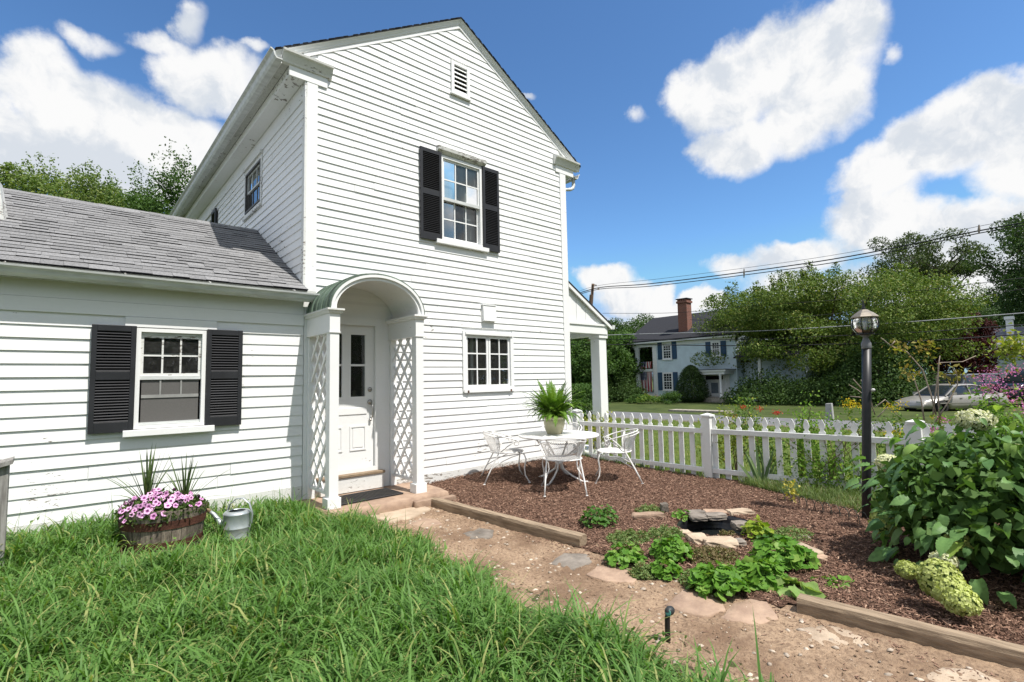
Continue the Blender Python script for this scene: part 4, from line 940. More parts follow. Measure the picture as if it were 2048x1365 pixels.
def make_chair(label):
    """barrel chair; origin on the ground below the seat, facing -Y (local)"""
    ch = thing('wrought_iron_chair', (0, 0, 0), label, 'chair', 'white wrought iron chairs round the garden table')
    # top rail runs from arm scroll round the back to the other arm
    def rim(t):      # t -1..1 ; back at t=0
        a = t*rad(118); r = .285
        x = r*math.sin(a)*1.02; y = r*math.cos(a)*1.0
        z = .74-.13*abs(t)**1.8
        return Vector((x, y+.03, z))
    def low(t):
        a = t*rad(100); r = .215
        return Vector((r*math.sin(a), r*math.cos(a)*.95+.0, .43))
    top = [rim(-1+2*k/32) for k in range(33)]
    def scroll(p, sx):
        pts = []
        for k in range(14):
            a = k/13*rad(400); r = .038*(1-.5*k/13); pts.append(p+Vector((0, -r*math.sin(a), -.038+r*math.cos(a))))
        return pts
    L_ = scroll(top[0], -1); R2 = scroll(top[-1], 1)
    MB().tube(L_[::-1]+top+R2, .0085, 7).build('top_rail', M['iron'], ch, True)
    MB().tube([rim(-.52+1.04*k/20)+Vector((0, .012, -.035)) for k in range(21)], .006, 6).build('back_rail', M['iron'], ch, True)
    # mesh back: diamond wires between rim and seat
    def surf(u, v):
        return low(u*.62).lerp(rim(u*.60)+Vector((0, 0, -.03)), v)
    mb = MB(); NN = 26
    for k in range(-NN, NN*2+1):
        for sg in (1, -1):
            pts = []
            for q in range(NN+1):
                v = q/NN; u = (k/NN+sg*v*.55)*2-1
                if -1 <= u <= 1: pts.append(surf(u, v))
            if len(pts) > 2:
                pts = pts[::3]+([pts[-1]] if (len(pts)-1) % 3 else [])
                mb.tube(pts, .0024, 3, caps=False)
    mb.build('mesh_back', M['iron'], ch, fix=False)
    seat = [Vector((.235*math.cos(a)*(1 if abs(math.cos(a)) < .9 else .98), .225*math.sin(a)-.01, .43)) for a in [2*math.pi*k/36 for k in range(36)]]
    MB().tube(seat, .009, 7, closed=True).build('seat_ring', M['iron'], ch, True)
    mb = MB(); n = 46
    for k in range(n):
        f = -1+2*(k+.5)/n
        for ax in (0, 1):
            ll = math.sqrt(max(0, 1-f*f)); pts = []
            for q in range(5):
                g = (-1+q/2)*ll; x, y = (f, g) if ax else (g, f)
                pts.append(((x*.235), y*.225-.01, .43-.012*(1-x*x-y*y)))
            mb.tube(pts, .0028, 3, caps=False)
    mb.build('mesh_seat', M['iron'], ch, fix=False)
    for s in (-1, 1):
        MB().tube([(s*.19, -.17, .43), (s*.225, -.215, .40), (s*.235, -.235, .33), (s*.215, -.215, .20), (s*.215, -.225, .10), (s*.245, -.275, .008)], [.0095]*5+[.010], 7).lathe([(0, -.002), (.016, -.002), (.016, .008), (0, .009)], 8, (s*.245, -.275, .0)).build('front_leg', M['iron'], ch, True)
        MB().tube([rim(s*.55)+Vector((0, 0, -.01)), Vector((s*.215, .11, .56)), Vector((s*.195, .12, .44)), Vector((s*.225, .25, .18)), Vector((s*.24, .33, .005))], .009, 7).lathe([(0, -.002), (.016, -.002), (.016, .008), (0, .009)], 8, (s*.24, .33, .0)).build('rear_leg', M['iron'], ch, True)
        arm = [Vector((s*.195, .10, .44)), Vector((s*.235, .02, .52)), Vector((s*.275, -.06, .585)), rim(s*1.0)+Vector((0, .01, -.005))]
        MB().tube(arm, .0075, 7).build('arm_support', M['iron'], ch, True)
        MB().tube([(s*.20, -.16, .40), (s*.17, -.05, .36), (s*.17, .08, .30), (s*.22, .24, .20)], .0065, 6).build('side_stretcher', M['iron'], ch, True)
    return ch
dT = Vector((tx, ty, 0))
def chair_place(px, py):
    p = gz(px, py); return Vector((p[0], p[1], p[2]))
c0 = make_chair('white wrought iron chair in front of the table with its mesh back to the path')
front = Vector((CAM[0]-tx, CAM[1]-ty, 0)).normalized(); right = Vector((-front.y, front.x, 0))
def chair_at(ang, dist, yaw=0.0):
    d = front*math.cos(ang)+right*math.sin(ang); p = dT+d*dist
    rz = math.atan2(d.y, d.x)-math.pi/2+yaw       # local +Y (back) points away from the table
    return Matrix.Translation((p.x, p.y, float(hgt(p.x, p.y))+.012)) @ Matrix.Rotation(rz, 4, 'Z') @ Matrix.Diagonal((1.17, 1.12, 1.03, 1))
c0.matrix_basis = chair_at(rad(4), .70)
copy_tree(c0, chair_at(rad(-84), .82, rad(8)), 'white wrought iron chair between the table and the clapboard wall, turned sideways')
copy_tree(c0, chair_at(rad(92), .86, rad(-6)), 'white wrought iron chair on the picket fence side of the table')
copy_tree(c0, chair_at(rad(176), .80), 'white wrought iron chair mostly hidden behind the table and flower pot')

# fern in its pot
pb = onZ(1109, 868, .742); pxx, pyy = pb[0]-.02, pb[1]-.02
dP = (np.array([pxx, pyy, .742])-CAM)@FW; pr_ = 21.5/FPX*dP; ph_ = 35/FPX*dP
pot = MB().lathe([(r_*pr_, .743+q_*ph_) for r_, q_ in ((0, 0), (.66, 0), (.70, .03), (.86, .30), (.98, .60), (.97, .76), (.90, .84), (.91, .87), (1.0, .90), (1.0, .985), (.94, 1.0), (.86, .9), (0, .88))], 40, (pxx, pyy, 0))
tag(pot.build('flower_pot', M['pot'], None, True), 'round olive glazed flower pot standing on the table', 'flower pot')

# ------------------------------------------------------------------ leaves and foliage tools
def leaf_strip(L, W, n=6, fold=.25, droop=.35, ripple=0.0, widths=None, cols=2, stem=.0):
    """pointed leaf along +Y, normal +Z"""
    V, F_ = [], []
    widths = widths or (lambda t: math.sin(math.pi*min(1, t*.96+.04)**.75))
    for i in range(n+1):
        t = i/n; w_ = W/2*max(0, widths(t)); ang = droop*t; y = stem+L*(math.sin(ang)/droop if droop > 1e-4 else t); z = -L*((1-math.cos(ang))/droop if droop > 1e-4 else 0)
        for j in range(-cols, cols+1):
            u = j/cols; V.append((u*w_, y-(abs(u)*W*.10 if 0 < i < n else 0), z+abs(u)*w_*fold+ripple*math.sin(i*2.6)*abs(u)*(1-abs(u)*.3)))
    k = 2*cols+1
    for i in range(n):
        for j in range(k-1): F_.append((i*k+j, i*k+j+1, (i+1)*k+j+1, (i+1)*k+j))
    return V, F_
def leafmesh(name, mat, *a, **k):
    V, F_ = leaf_strip(*a, **k); mb = MB(); mb.add(V, F_); return mb.mesh(name, mat, True, False)
def roundleaf(name, mat, R=1.0, lobes=7, scal=.12, cup=.2, notch=.55, n=28, seed=0):
    R_ = random.Random(seed); mb = MB(); V = [(0, .0, 0)]; F_ = []
    rings = [.35, .7, 1.0]
    for q in rings:
        for k in range(n+1):
            a = -math.pi/2+notch/2+(2*math.pi-notch)*k/n
            r = R*q*(1+scal*q*math.cos(lobes*(a+math.pi/2)))
            V.append((r*math.cos(a), r*math.sin(a)+.55*R, cup*R*q*q*.6+.05*R*q*math.cos(lobes*(a+math.pi/2))*q+R_.uniform(-.02, .02)*R))
    m = n+1
    V[0] = (0, .55*R, 0)
    for k in range(n): F_.append((0, 1+k, 2+k))
    for i in range(len(rings)-1):
        for k in range(n): F_.append((1+i*m+k, 1+(i+1)*m+k, 2+(i+1)*m+k, 2+i*m+k))
    return mb.add(V, F_).mesh(name, mat, True, False)
def orient(p, d, nrm, s, roll=0.0):
    """basis with leaf +Y along d, +Z towards nrm"""
    y = Vector(d).normalized(); z = Vector(nrm); z = z-y*z.dot(y)
    z = z.normalized() if z.length > 1e-5 else y.orthogonal().normalized()
    x = y.cross(z); m = Matrix((x, y, z)).transposed().to_4x4()
    m = Matrix.Translation(Vector(p)) @ m @ Matrix.Rotation(roll, 4, 'Y') @ Matrix.Diagonal((s, s, s, 1)); return m
def scatter_leaves(P, D, Nn, size, shape='diamond', asp=.5):
    """vectorised: one little folded leaf per point. P,D,Nn (n,3), size (n,)"""
    n = len(P)
    D = D/np.maximum(np.linalg.norm(D, axis=1, keepdims=True), 1e-6)
    Nn = Nn-D*(Nn*D).sum(1, keepdims=True); Nn = Nn/np.maximum(np.linalg.norm(Nn, axis=1, keepdims=True), 1e-6)
    X = np.cross(D, Nn); s = size[:, None]
    v0 = P; v1 = P+D*s*.45+X*s*asp*.5+Nn*s*.08; v2 = P+D*s-Nn*s*.08; v3 = P+D*s*.45-X*s*asp*.5+Nn*s*.08
    V = np.stack([v0, v1, v2, v3], 1).reshape(-1, 3); b = np.arange(n)*4
    Fq = np.stack([b, b+1, b+2, b+3], 1)
    return V, Fq
def rdir(n, up=.0):
    d = rng.normal(size=(n, 3)); d /= np.linalg.norm(d, axis=1, keepdims=True); d[:, 2] += up; return d
def foliage(name, P, size, mat, parent=None, up=.5, asp=.55, outward=None, droop=0.0):
    n = len(P); Nn = rdir(n, up)
    if outward is not None: Nn = Nn+outward*.8
    D = rdir(n, -droop)
    V, Fq = scatter_leaves(P, D, Nn, size, asp=asp)
    return link(bpy.data.objects.new(name, npmesh(name, V, Fq, mat)), parent)
def blades(N_, base, heading, lean, length, width, curve, S_=4):
    """grass: arrays of size N -> V,F"""
    t = np.linspace(0, 1, S_+1)[None, :]
    ang = lean[:, None]+curve[:, None]*t**1.3      # angle from vertical
    seg = length[:, None]/S_
    dz = np.cos(ang)*seg; dh = np.sin(ang)*seg
    z = np.concatenate([np.zeros((N_, 1)), np.cumsum(dz[:, :-1], 1)], 1); h = np.concatenate([np.zeros((N_, 1)), np.cumsum(dh[:, :-1], 1)], 1)
    cx_, sx_ = np.cos(heading)[:, None], np.sin(heading)[:, None]
    cen = np.stack([base[:, 0:1]+h*cx_, base[:, 1:2]+h*sx_, base[:, 2:3]+z], -1)
    wv_ = width[:, None]*np.clip(1.15-t**2.2*1.12, .03, 1)*np.minimum(1, .55+t*2)
    side = np.stack([-sx_*np.ones_like(h), cx_*np.ones_like(h), np.zeros_like(h)], -1)
    a = cen-side*wv_[..., None]/2; b = cen+side*wv_[..., None]/2
    V = np.stack([a, b], 2).reshape(N_, -1, 3); k = 2*(S_+1)
    base_i = (np.arange(N_)*k)[:, None]; i = np.arange(S_)[None, :]
    Fq = np.stack([base_i+2*i, base_i+2*i+1, base_i+2*i+3, base_i+2*i+2], -1).reshape(-1, 4)
    return V.reshape(-1, 3), Fq

# ------------------------------------------------------------------ lawn grass, mulch, pebbles
M['grass'] = mat_leaf('grass_blades', (.075, .175, .032), (.18, .325, .085), (.33, .36, .13), trans=.38, rough=.5, spec=.22)
def in_poly_grass(x, y): return (x < .42+.10*np.sin(y*2.1)+.06*np.sin(y*5.3+1))
N0 = 88000
nt_ = 15000; tcx = rng.uniform(-4.6, .62, nt_); tcy = rng.uniform(-6.9, -.04, nt_); ti = rng.integers(0, nt_, N0*2)
ta = rng.uniform(0, 2*np.pi, N0*2); tr2 = np.abs(rng.normal(0, .035, N0*2)); loose = rng.random(N0*2) < .25
gx_ = np.where(loose, rng.uniform(-4.6, .62, N0*2), tcx[ti]+tr2*np.cos(ta)); gy_ = np.where(loose, rng.uniform(-6.9, -.04, N0*2), tcy[ti]+tr2*np.sin(ta)); gy_ = np.minimum(gy_, -.03)
tsz = rng.uniform(.6, 1.25, nt_)[ti]; thead = np.where(loose, rng.uniform(0, 2*np.pi, N0*2), ta+rng.normal(0, .5, N0*2))
edge_ = .30-.17*np.clip((-gy_-3.4)/1.4, 0, 1)+.10*np.sin(gy_*2.1)+.07*np.sin(gy_*5.3+1)+np.abs(rng.normal(0, .06, N0*2))*(rng.random(N0*2) < .4)
edge_ = np.where(gy_ > -1.2, np.minimum(edge_, -.02+.30*np.clip((-1.0-gy_)/.2, 0, 1)+0*gy_), edge_)
rel = (gx_-CAM[0])*FW[0]+(gy_-CAM[1])*FW[1]
keep = (gx_ < edge_) & (rel > 2.3)
keep &= ~((((gx_+1.57)/.42)**2+((gy_+.88)/.33)**2) < .85) & ~((((gx_+.98)/.14)**2+((gy_+1.08)/.14)**2) < 1)
gx_, gy_, tsz, thead = gx_[keep][:N0], gy_[keep][:N0], tsz[keep][:N0], thead[keep][:N0]; n_ = len(gx_)
clump = .55+.45*np.sin(gx_*3.1+1.3*np.sin(gy_*2.3))*np.sin(gy_*3.7+.8)+.35*np.sin(gx_*7.7+2)*np.sin(gy_*6.1)
tall = rng.random(n_) < .34+.2*np.clip(clump, 0, 1)
len_ = np.where(tall, rng.uniform(.20, .42, n_), rng.uniform(.07, .2, n_))*np.clip(.68+.42*clump, .42, 1.2)
nearb = np.exp(-(((gx_+1.6)/.62)**2+((gy_+1.25)/.38)**2))+np.exp(-(((gx_+.98)/.3)**2+((gy_+1.4)/.25)**2)); len_ *= 1-.55*np.clip(nearb, 0, 1)
len_ *= tsz
ed = np.clip((edge_[keep][:N0]-gx_)/.25, .35, 1); len_ *= ed*np.where(gy_ > -.5, .62, 1.0)
wid = np.where(tall, rng.uniform(.007, .018, n_), rng.uniform(.003, .009, n_))
base = np.stack([gx_, gy_, hgt(gx_, gy_)-.01], 1)
V, Fq = blades(n_, base, thead, np.abs(rng.normal(.18, .24, n_)), len_, wid, np.where(tall, rng.uniform(1.0, 3.0, n_), rng.uniform(.4, 2.2, n_)), 5)
tag(link(bpy.data.objects.new('tall_grass', npmesh('tall_grass', V, Fq, M['grass'], True))), 'long unmown green grass in front of the low wing', 'grass', kind='stuff')
# low broad leaved weeds and dead straw between the blades
nw = 5200; wx = rng.uniform(-3.6, .45, nw); wy = rng.uniform(-5.6, -.08, nw); pat = (np.sin(wx*2.7+1)*np.sin(wy*3.3)+.5*np.sin(wx*7+wy*5)) > .15; pat &= wx < .2+.1*np.sin(wy*2.1); wx, wy = wx[pat], wy[pat]; nw = len(wx)
Pw = np.stack([wx, wy, hgt(wx, wy)+rng.uniform(.03, .17, nw)], 1); Vw, Fw = scatter_leaves(Pw, rdir(nw, 0), rdir(nw, 1.6), rng.uniform(.02, .045, nw), asp=.8)
tag(link(bpy.data.objects.new('lawn_weeds', npmesh('lawn_weeds', Vw, Fw, mat_leaf('weed_leaf', (.11, .20, .04), (.20, .31, .08), (.30, .34, .10))))), 'small broad leaved weeds growing among the long grass', 'weeds', kind='stuff')
nw = 2600; wx = rng.uniform(-3.6, .42, nw); wy = rng.uniform(-5.6, -.08, nw); bs = np.stack([wx, wy, hgt(wx, wy)+rng.uniform(.0, .1, nw)], 1)
Vw, Fw = blades(nw, bs, rng.uniform(0, 6.28, nw), rng.uniform(.8, 1.5, nw), rng.uniform(.06, .2, nw), rng.uniform(.002, .005, nw), rng.uniform(-.3, .5, nw), 3)
tag(link(bpy.data.objects.new('dead_straw', npmesh('dead_straw', Vw, Fw, mat_leaf('straw', (.34, .28, .15), (.50, .43, .26), None)))), 'dead straw lying between the green blades', 'straw', kind='stuff')
# seed stalks
ns = 70; sx_ = rng.uniform(-3.4, .3, ns); sy_ = rng.uniform(-4.6, -.15, ns); sy_[:36] = rng.uniform(-.5, -.08, 36); bs = np.stack([sx_, sy_, hgt(sx_, sy_)], 1)
V, Fq = blades(ns, bs, rng.uniform(0, 6.28, ns), np.abs(rng.normal(.08, .1, ns)), rng.uniform(.25, .5, ns), np.full(ns, .0035), rng.uniform(.1, .7, ns), 5)
tag(link(bpy.data.objects.new('grass_stalks', npmesh('grass_stalks', V, Fq, M['grass'], True))), 'thin seed stalks standing above the long grass', 'grass', kind='stuff')
# short lawn beyond the fence
n_ = 36000; lx_ = 5.35+10.5*rng.random(n_)**1.5; ly_ = rng.uniform(-9, 8, n_); bs = np.stack([lx_, ly_, hgt(lx_, ly_)], 1)
V, Fq = blades(n_, bs, rng.uniform(0, 6.28, n_), np.abs(rng.normal(.2, .25, n_)), rng.uniform(.04, .10, n_), rng.uniform(.006, .012, n_), rng.uniform(.2, 1.2, n_), 2)
M['lawnblade'] = mat_leaf('lawn_blades', (.13, .19, .035), (.25, .29, .075), (.36, .33, .14), trans=.25)
tag(link(bpy.data.objects.new('lawn_grass', npmesh('lawn_grass', V, Fq, M['lawnblade'], True))), 'short mown lawn between the picket fence and the road', 'grass', kind='stuff')
# mulch chips
def chipmat():
    m, t, b = newmat('mulch_chips'); r = t.nodes.new('ShaderNodeNewGeometry').outputs['Random Per Island']
    cr = t.nodes.new('ShaderNodeValToRGB'); e = cr.color_ramp.elements
    e[0].position = 0; e[0].color = (.055, .030, .022, 1); e[1].position = 1; e[1].color = (.48, .325, .23, 1)
    for p_, c in ((.25, (.125, .070, .048, 1)), (.65, (.205, .118, .082, 1)), (.92, (.29, .178, .125, 1))):
        q = e.new(p_); q.color = c
    t.links.new(r, cr.inputs[0]); t.links.new(cr.outputs[0], b.inputs['Base Color']); b.inputs['Roughness'].default_value = .85; setspec(b, .2); return m
M['chips'] = chipmat()
n_ = 150000; mx_ = rng.uniform(1.38, 5.3, n_); my_ = rng.uniform(-8.6, -.03, n_)
# far fewer where hidden, denser towards the viewer
dcam = np.hypot(mx_-CAM[0], my_-CAM[1]); keep = rng.random(n_) < np.clip(6.2/dcam, .45, 1)
keep &= ~((((mx_-POND[0])/POND[2])**2+((my_-POND[1])/POND[3])**2) < 1.05) & ~((mx_ < 1.68) & (my_ > -1.0)) & ~((my_ < -5.30) & (mx_ < 1.53-.06*(my_+5.32))) & ~((my_ > -3.5) & (mx_ < 1.46))
mx_, my_ = mx_[keep], my_[keep]; n_ = len(mx_)
Lc = rng.uniform(.012, .046, n_)*rng.choice([.7, 1, 1.25], n_); Wc = rng.uniform(.004, .011, n_); hd = rng.uniform(0, 6.28, n_); tl_ = rng.normal(0, .32, n_); rl = rng.normal(0, .5, n_)
D = np.stack([np.cos(hd)*np.cos(tl_), np.sin(hd)*np.cos(tl_), np.sin(tl_)], 1); Up = np.stack([np.sin(rl)*-np.sin(hd), np.sin(rl)*np.cos(hd), np.cos(rl)], 1)
Sd = np.cross(D, Up); Sd /= np.linalg.norm(Sd, axis=1, keepdims=True); Up = np.cross(Sd, D)
Pc = np.stack([mx_, my_, hgt(mx_, my_)+rng.uniform(.008, .030, n_)], 1)
a = D*Lc[:, None]/2; b = Sd*Wc[:, None]/2; c = Up*(Wc*.45)[:, None]
V = np.stack([Pc-a-b*.6, Pc+a-b, Pc+a*.9+b, Pc-a+b*.8, Pc-a*.8+c, Pc+a*.8+c], 1).reshape(-1, 3); q = (np.arange(n_)*6)[:, None]
Fq = np.concatenate([q+np.array([[0, 1, 5, 4]]), q+np.array([[2, 3, 4, 5]])], 0)
tag(link(bpy.data.objects.new('bark_mulch', npmesh('bark_mulch', V, Fq, M['chips']))), 'reddish brown shredded bark mulch covering the bed', 'mulch', kind='stuff')
# pebbles on the dirt
def pebble_field(name, n_, label, xs, ys, smin, smax, mat):
    ico = np.array([(1, 0, 0), (-1, 0, 0), (0, 1, 0), (0, -1, 0), (0, 0, 1), (0, 0, -1), (.6, .6, .5), (-.6, .6, .5), (-.6, -.6, .5), (.6, -.6, .5)], float)
    from_f = [(0, 6, 9), (9, 6, 4), (6, 7, 4), (7, 8, 4), (8, 9, 4), (0, 2, 6), (2, 7, 6), (2, 1, 7), (1, 8, 7), (1, 3, 8), (3, 9, 8), (3, 0, 9)]
    x = rng.uniform(*xs, n_); y = rng.uniform(*ys, n_); s = smin+(smax-smin)*rng.random(n_)**3
    sc = rng.uniform(.6, 1.3, (n_, 1, 3))*s[:, None, None]*np.array([1, 1, .55]); ang = rng.uniform(0, 6.28, n_)
    v = ico[None]*sc*rng.uniform(.75, 1.2, (n_, 10, 1)); ca, sa = np.cos(ang)[:, None], np.sin(ang)[:, None]
    V = np.stack([v[..., 0]*ca-v[..., 1]*sa+x[:, None], v[..., 0]*sa+v[..., 1]*ca+y[:, None], v[..., 2]+(hgt(x, y)+.003)[:, None]], -1)
    Fq = (np.arange(n_)*10)[:, None, None]+np.array(from_f)[None]
    return tag(link(bpy.data.objects.new(name, npmesh(name, V.reshape(-1, 3), Fq.reshape(-1, 3), mat))), label, 'gravel', kind='stuff')
pebble_field('pebbles', 1100, 'small pale pebbles scattered over the dirt path', (.25, 1.33), (-7.4, -1.1), .003, .024, mat_plain('pebble', (.48, .40, .32), .8, .3, isl=.32))
pebble_field('soil_crumbs', 9000, 'crumbs of brown soil on the dirt path', (.2, 1.36), (-7.4, -1.05), .002, .009, mat_plain('crumb', (.26, .18, .12), .95, .1, isl=.35))
n_ = 900; x = .30+1.05*rng.random(n_); x = np.where(rng.random(n_) < .7, 1.36-np.abs(rng.normal(0, .12, n_)), x); y = rng.uniform(-7.3, -1.1, n_)
hd = rng.uniform(0, 6.28, n_); Lc = rng.uniform(.012, .04, n_); D = np.stack([np.cos(hd), np.sin(hd), rng.normal(0, .1, n_)], 1); Sd = np.stack([-np.sin(hd), np.cos(hd), np.zeros(n_)], 1)
Pc = np.stack([x, y, hgt(x, y)+.007], 1); V = np.stack([Pc-D*Lc[:, None]/2-Sd*.003, Pc+D*Lc[:, None]/2-Sd*.003, Pc+D*Lc[:, None]/2+Sd*.004, Pc-D*Lc[:, None]/2+Sd*.003], 1).reshape(-1, 3)
tag(link(bpy.data.objects.new('stray_chips', npmesh('stray_chips', V, (np.arange(n_)*4)[:, None]+np.arange(4)[None], M['chips']))), 'stray bark chips on the dirt path', 'mulch', kind='stuff')

# ------------------------------------------------------------------ planter, watering can, post, spigot
_b = gz(326, 1090); bc = Vector((_b[0], _b[1]+.03, _b[2])); bang = math.atan2(RT[1], RT[0])+rad(4); TB = Matrix.Translation(bc) @ Matrix.Rotation(bang, 4, 'Z')
planter = thing('barrel_planter', bc, 'oval half barrel planter of weathered staves in the long grass', 'planter')
BA, BB, BH = .385, .285, .36
def bar(u, z, k=0.0):
    f = .86+.14*(z/BH)-.0; return Vector(((BA*f+k)*math.cos(u), (BB*f+k)*math.sin(u), z))
NS = 26
for k in range(NS):
    a0, a1 = 2*math.pi*(k+.025)/NS, 2*math.pi*(k+.975)/NS; mb = MB(TB); dzr = random.uniform(-.012, .012); vs_ = []; jt = random.uniform(-.003, .003)
    for z in (-.03, .12, .26, BH+dzr):
        for a in (a0, (a0+a1)/2, a1):
            vs_.append(bar(a, z, jt))
    for z in (BH+dzr, -.03):
        for a in (a0, (a0+a1)/2, a1): vs_.append(bar(a, z, -.026))
    fs = [(3*i+j, 3*i+j+1, 3*i+j+4, 3*i+j+3) for i in range(5) for j in (0, 1)]+[(0, 3, 6, 9, 12, 15), (2, 5, 8, 11, 14, 17)]
    mb.add(vs_, fs).build('stave', M['barrel'], planter)
for z0, z1, kk in ((.20, .275, .0), (.03, .085, .0)):
    mb = MB(TB); pts = []
    vs_ = []; n = 52
    for i in range(n):
        u = 2*math.pi*i/n; dd = .012*math.sin(u*1+.5)
        for z, k in ((z0+dd, .004), (z0+dd, .007), (z1+dd, .007), (z1+dd, .004)): vs_.append(bar(u, z, k))
    mb.add(vs_, [(4*i+j, 4*((i+1) % n)+j, 4*((i+1) % n)+(j+1) % 4, 4*i+(j+1) % 4) for i in range(n) for j in range(4)]).build('hoop', M['rust'], planter)
mb = MB(TB); mb.add([bar(2*math.pi*i/40, BH-.06, -.02) for i in range(40)], [tuple(range(40))]).build('potting_soil', M['soil'], planter)
# petunias
pet = thing('petunias', TB @ Vector((0, 0, BH-.05)), 'mass of pink purple petunias spilling over the barrel rim', 'flowers')
n_ = 3600; u = rng.uniform(0, 6.28, n_); r = np.sqrt(rng.random(n_)); px_ = BA*1.0*r*np.cos(u); py_ = BB*1.05*r*np.sin(u)
front_ = np.clip(-py_/BB, 0, 1.2)
pz_ = BH-.03+.13*(1-r**2)*(.6+.4*rng.random(n_))+rng.normal(0, .02, n_)-.14*np.clip(front_-.72, 0, 1)*rng.random(n_)*2.2
P = np.array([TB @ Vector(q) for q in zip(px_, py_, pz_)])
M['petleaf'] = mat_leaf('petunia_leaf', (.06, .11, .025), (.12, .17, .05), None)
foliage('foliage', P, rng.uniform(.025, .05, n_), M['petleaf'], pet, up=.8)
def petal_mesh():
    mb = MB(); n = 25; V = [(0, 0, -.35)]; F_ = []
    for q, z in ((.22, -.12), (.6, .05), (1.0, .0)):
        for k in range(n):
            a = 2*math.pi*k/n; rr = q*(1+.10*math.cos(5*a)*q); V.append((rr*math.cos(a), rr*math.sin(a), z+.06*math.cos(5*a)*q))
    for k in range(n): F_.append((0, 1+k, 1+(k+1) % n))
    for i in range(2):
        for k in range(n): F_.append((1+i*n+k, 1+(i+1)*n+k, 1+(i+1)*n+(k+1) % n, 1+i*n+(k+1) % n))
    m, t, b = newmat('petunia_petal'); tcn = t.nodes.new('ShaderNodeTexCoord'); ln = vmath(t, 'LENGTH', tcn.outputs['Object']).outputs['Value']
    r_ = t.nodes.new('ShaderNodeObjectInfo').outputs['Random']
    outer = mixc(t, r_, (.58, .26, .50), (.74, .45, .66)); col = mixc(t, mrange(t, ln, .30, .62), (.16, .015, .13), outer)
    t.links.new(col, b.inputs['Base Color']); b.inputs['Roughness'].default_value = .6
    return mb.add(V, F_).mesh('petunia_flower', m, True, False)
pm_ = petal_mesh()
for k in range(120):
    a = rng.uniform(0, 6.28); r = math.sqrt(rng.random()); x, y = BA*.97*r*math.cos(a), BB*1.0*r*math.sin(a)
    if k % 3: y = -abs(y)
    fr = max(0, -y/BB); z = BH+.02+.14*(1-r*r)*(.6+.5*rng.random())-(.19*rng.random()*max(0, fr-.55)*2)
    if fr > .62: y -= .03
    nrm = Vector((x*1.2, y*2.2-.12, .20+.2*rng.random())).normalized()+Vector(rng.normal(0, .42, 3)); s = rng.uniform(.019, .030)
    q = nrm.normalized().to_track_quat('Z', 'Y').to_matrix().to_4x4()
    inst('petunia_flower', pm_, TB @ Matrix.Translation((x, y, z)) @ q @ Matrix.Diagonal((s, s, s, 1)), pet)
# two spiky dracaenas
M['spike'] = mat_leaf('spike_leaf', (.06, .10, .035), (.12, .17, .06), None, trans=.2, obj=True)
spm = [leafmesh('spike_leaf', M['spike'], 1, .030, 7, .3, dr, widths=lambda t: min(1, .5+t*2)*(1-t**3)) for dr in (.12, .5, 1.1)]
for nm_, lx_, ly_, ss, lab in (('spike_plant', -.17, .02, .62, 'taller spiky dracaena at the wider side of the barrel planter'), ('spike_plant', .17, .04, .56, 'shorter spiky dracaena nearer the watering can')):
    b0 = TB @ Vector((lx_, ly_, BH-.03)); t_ = thing(nm_, b0, lab, 'plant', 'spiky dracaenas in the barrel')
    for k in range(34):
        a = rng.uniform(0, 6.28); e = abs(rng.normal(0, .42)); e = min(e, 1.15); d = Vector((math.cos(a)*math.sin(e), math.sin(a)*math.sin(e), math.cos(e)))
        nrm = Vector((math.cos(a)*-1, math.sin(a)*-1, .2+e)); inst('spike_leaf', spm[0 if e < .35 else (1 if e < .75 else 2)], orient(b0, d, nrm, ss*rng.uniform(.6, 1.05)), t_)
# watering can
_w = gz(474, 1076); wp = Vector((_w[0], _w[1]+.02, _w[2])); wang = math.atan2(RT[1], RT[0]); TW = Matrix.Translation(wp) @ Matrix.Rotation(wang, 4, 'Z')
can = thing('watering_can', wp, 'galvanised watering can with tarnished brass rose in the grass', 'watering can')
MB(TW).lathe([(0, 0), (.128, 0), (.132, .012), (.128, .02), (.126, .10), (.130, .106), (.126, .112), (.124, .235), (.128, .243), (.122, .25)], 36, caps=False).build('can_body', M['galv'], can, True)
mb = MB(TW); mb.lathe([(.123, .249), (.110, .264), (.085, .270), (.080, .262)], 30, (0, 0, 0), caps=False).build('can_shoulder', M['galv'], can, True)
MB(TW).lathe([(.0, .20), (.118, .20)], 24, caps=False).build('can_inside', M['dark'], can)
MB(TW).tube([(-.11, 0, .09), (-.17, 0, .15), (-.23, -.01, .235), (-.275, -.015, .27)], [.034, .027, .020, .016], 12).build('spout', M['galv'], can, True)
MB(TW).tube([(-.262, -.014, .26), (-.285, -.016, .278), (-.315, -.018, .298), (-.320, -.018, .302)], [.016, .020, .048, .046], 18).build('rose', M['brass'], can, True)
hp = [(.125, 0, .06), (.150, 0, .14), (.158, 0, .23), (.125, 0, .335), (.06, 0, .39), (-.01, 0, .385), (-.075, 0, .33), (-.10, 0, .262)]
mb = MB(TW); vs_ = []
for i, p in enumerate(hp):
    a, b = Vector(hp[max(0, i-1)]), Vector(hp[min(len(hp)-1, i+1)]); t_ = (b-a).normalized(); n_ = Vector((t_.z, 0, -t_.x))*.004
    for sy in (-.014, .014):
        for s in (1, -1): vs_.append(Vector(p)+Vector((0, sy, 0))+n_*s)
mb.add(vs_, [(4*i+j, 4*(i+1)+j, 4*(i+1)+jj, 4*i+jj) for i in range(len(hp)-1) for j, jj in ((0, 1), (1, 3), (3, 2), (2, 0))]).build('handle', M['galv'], can, True)
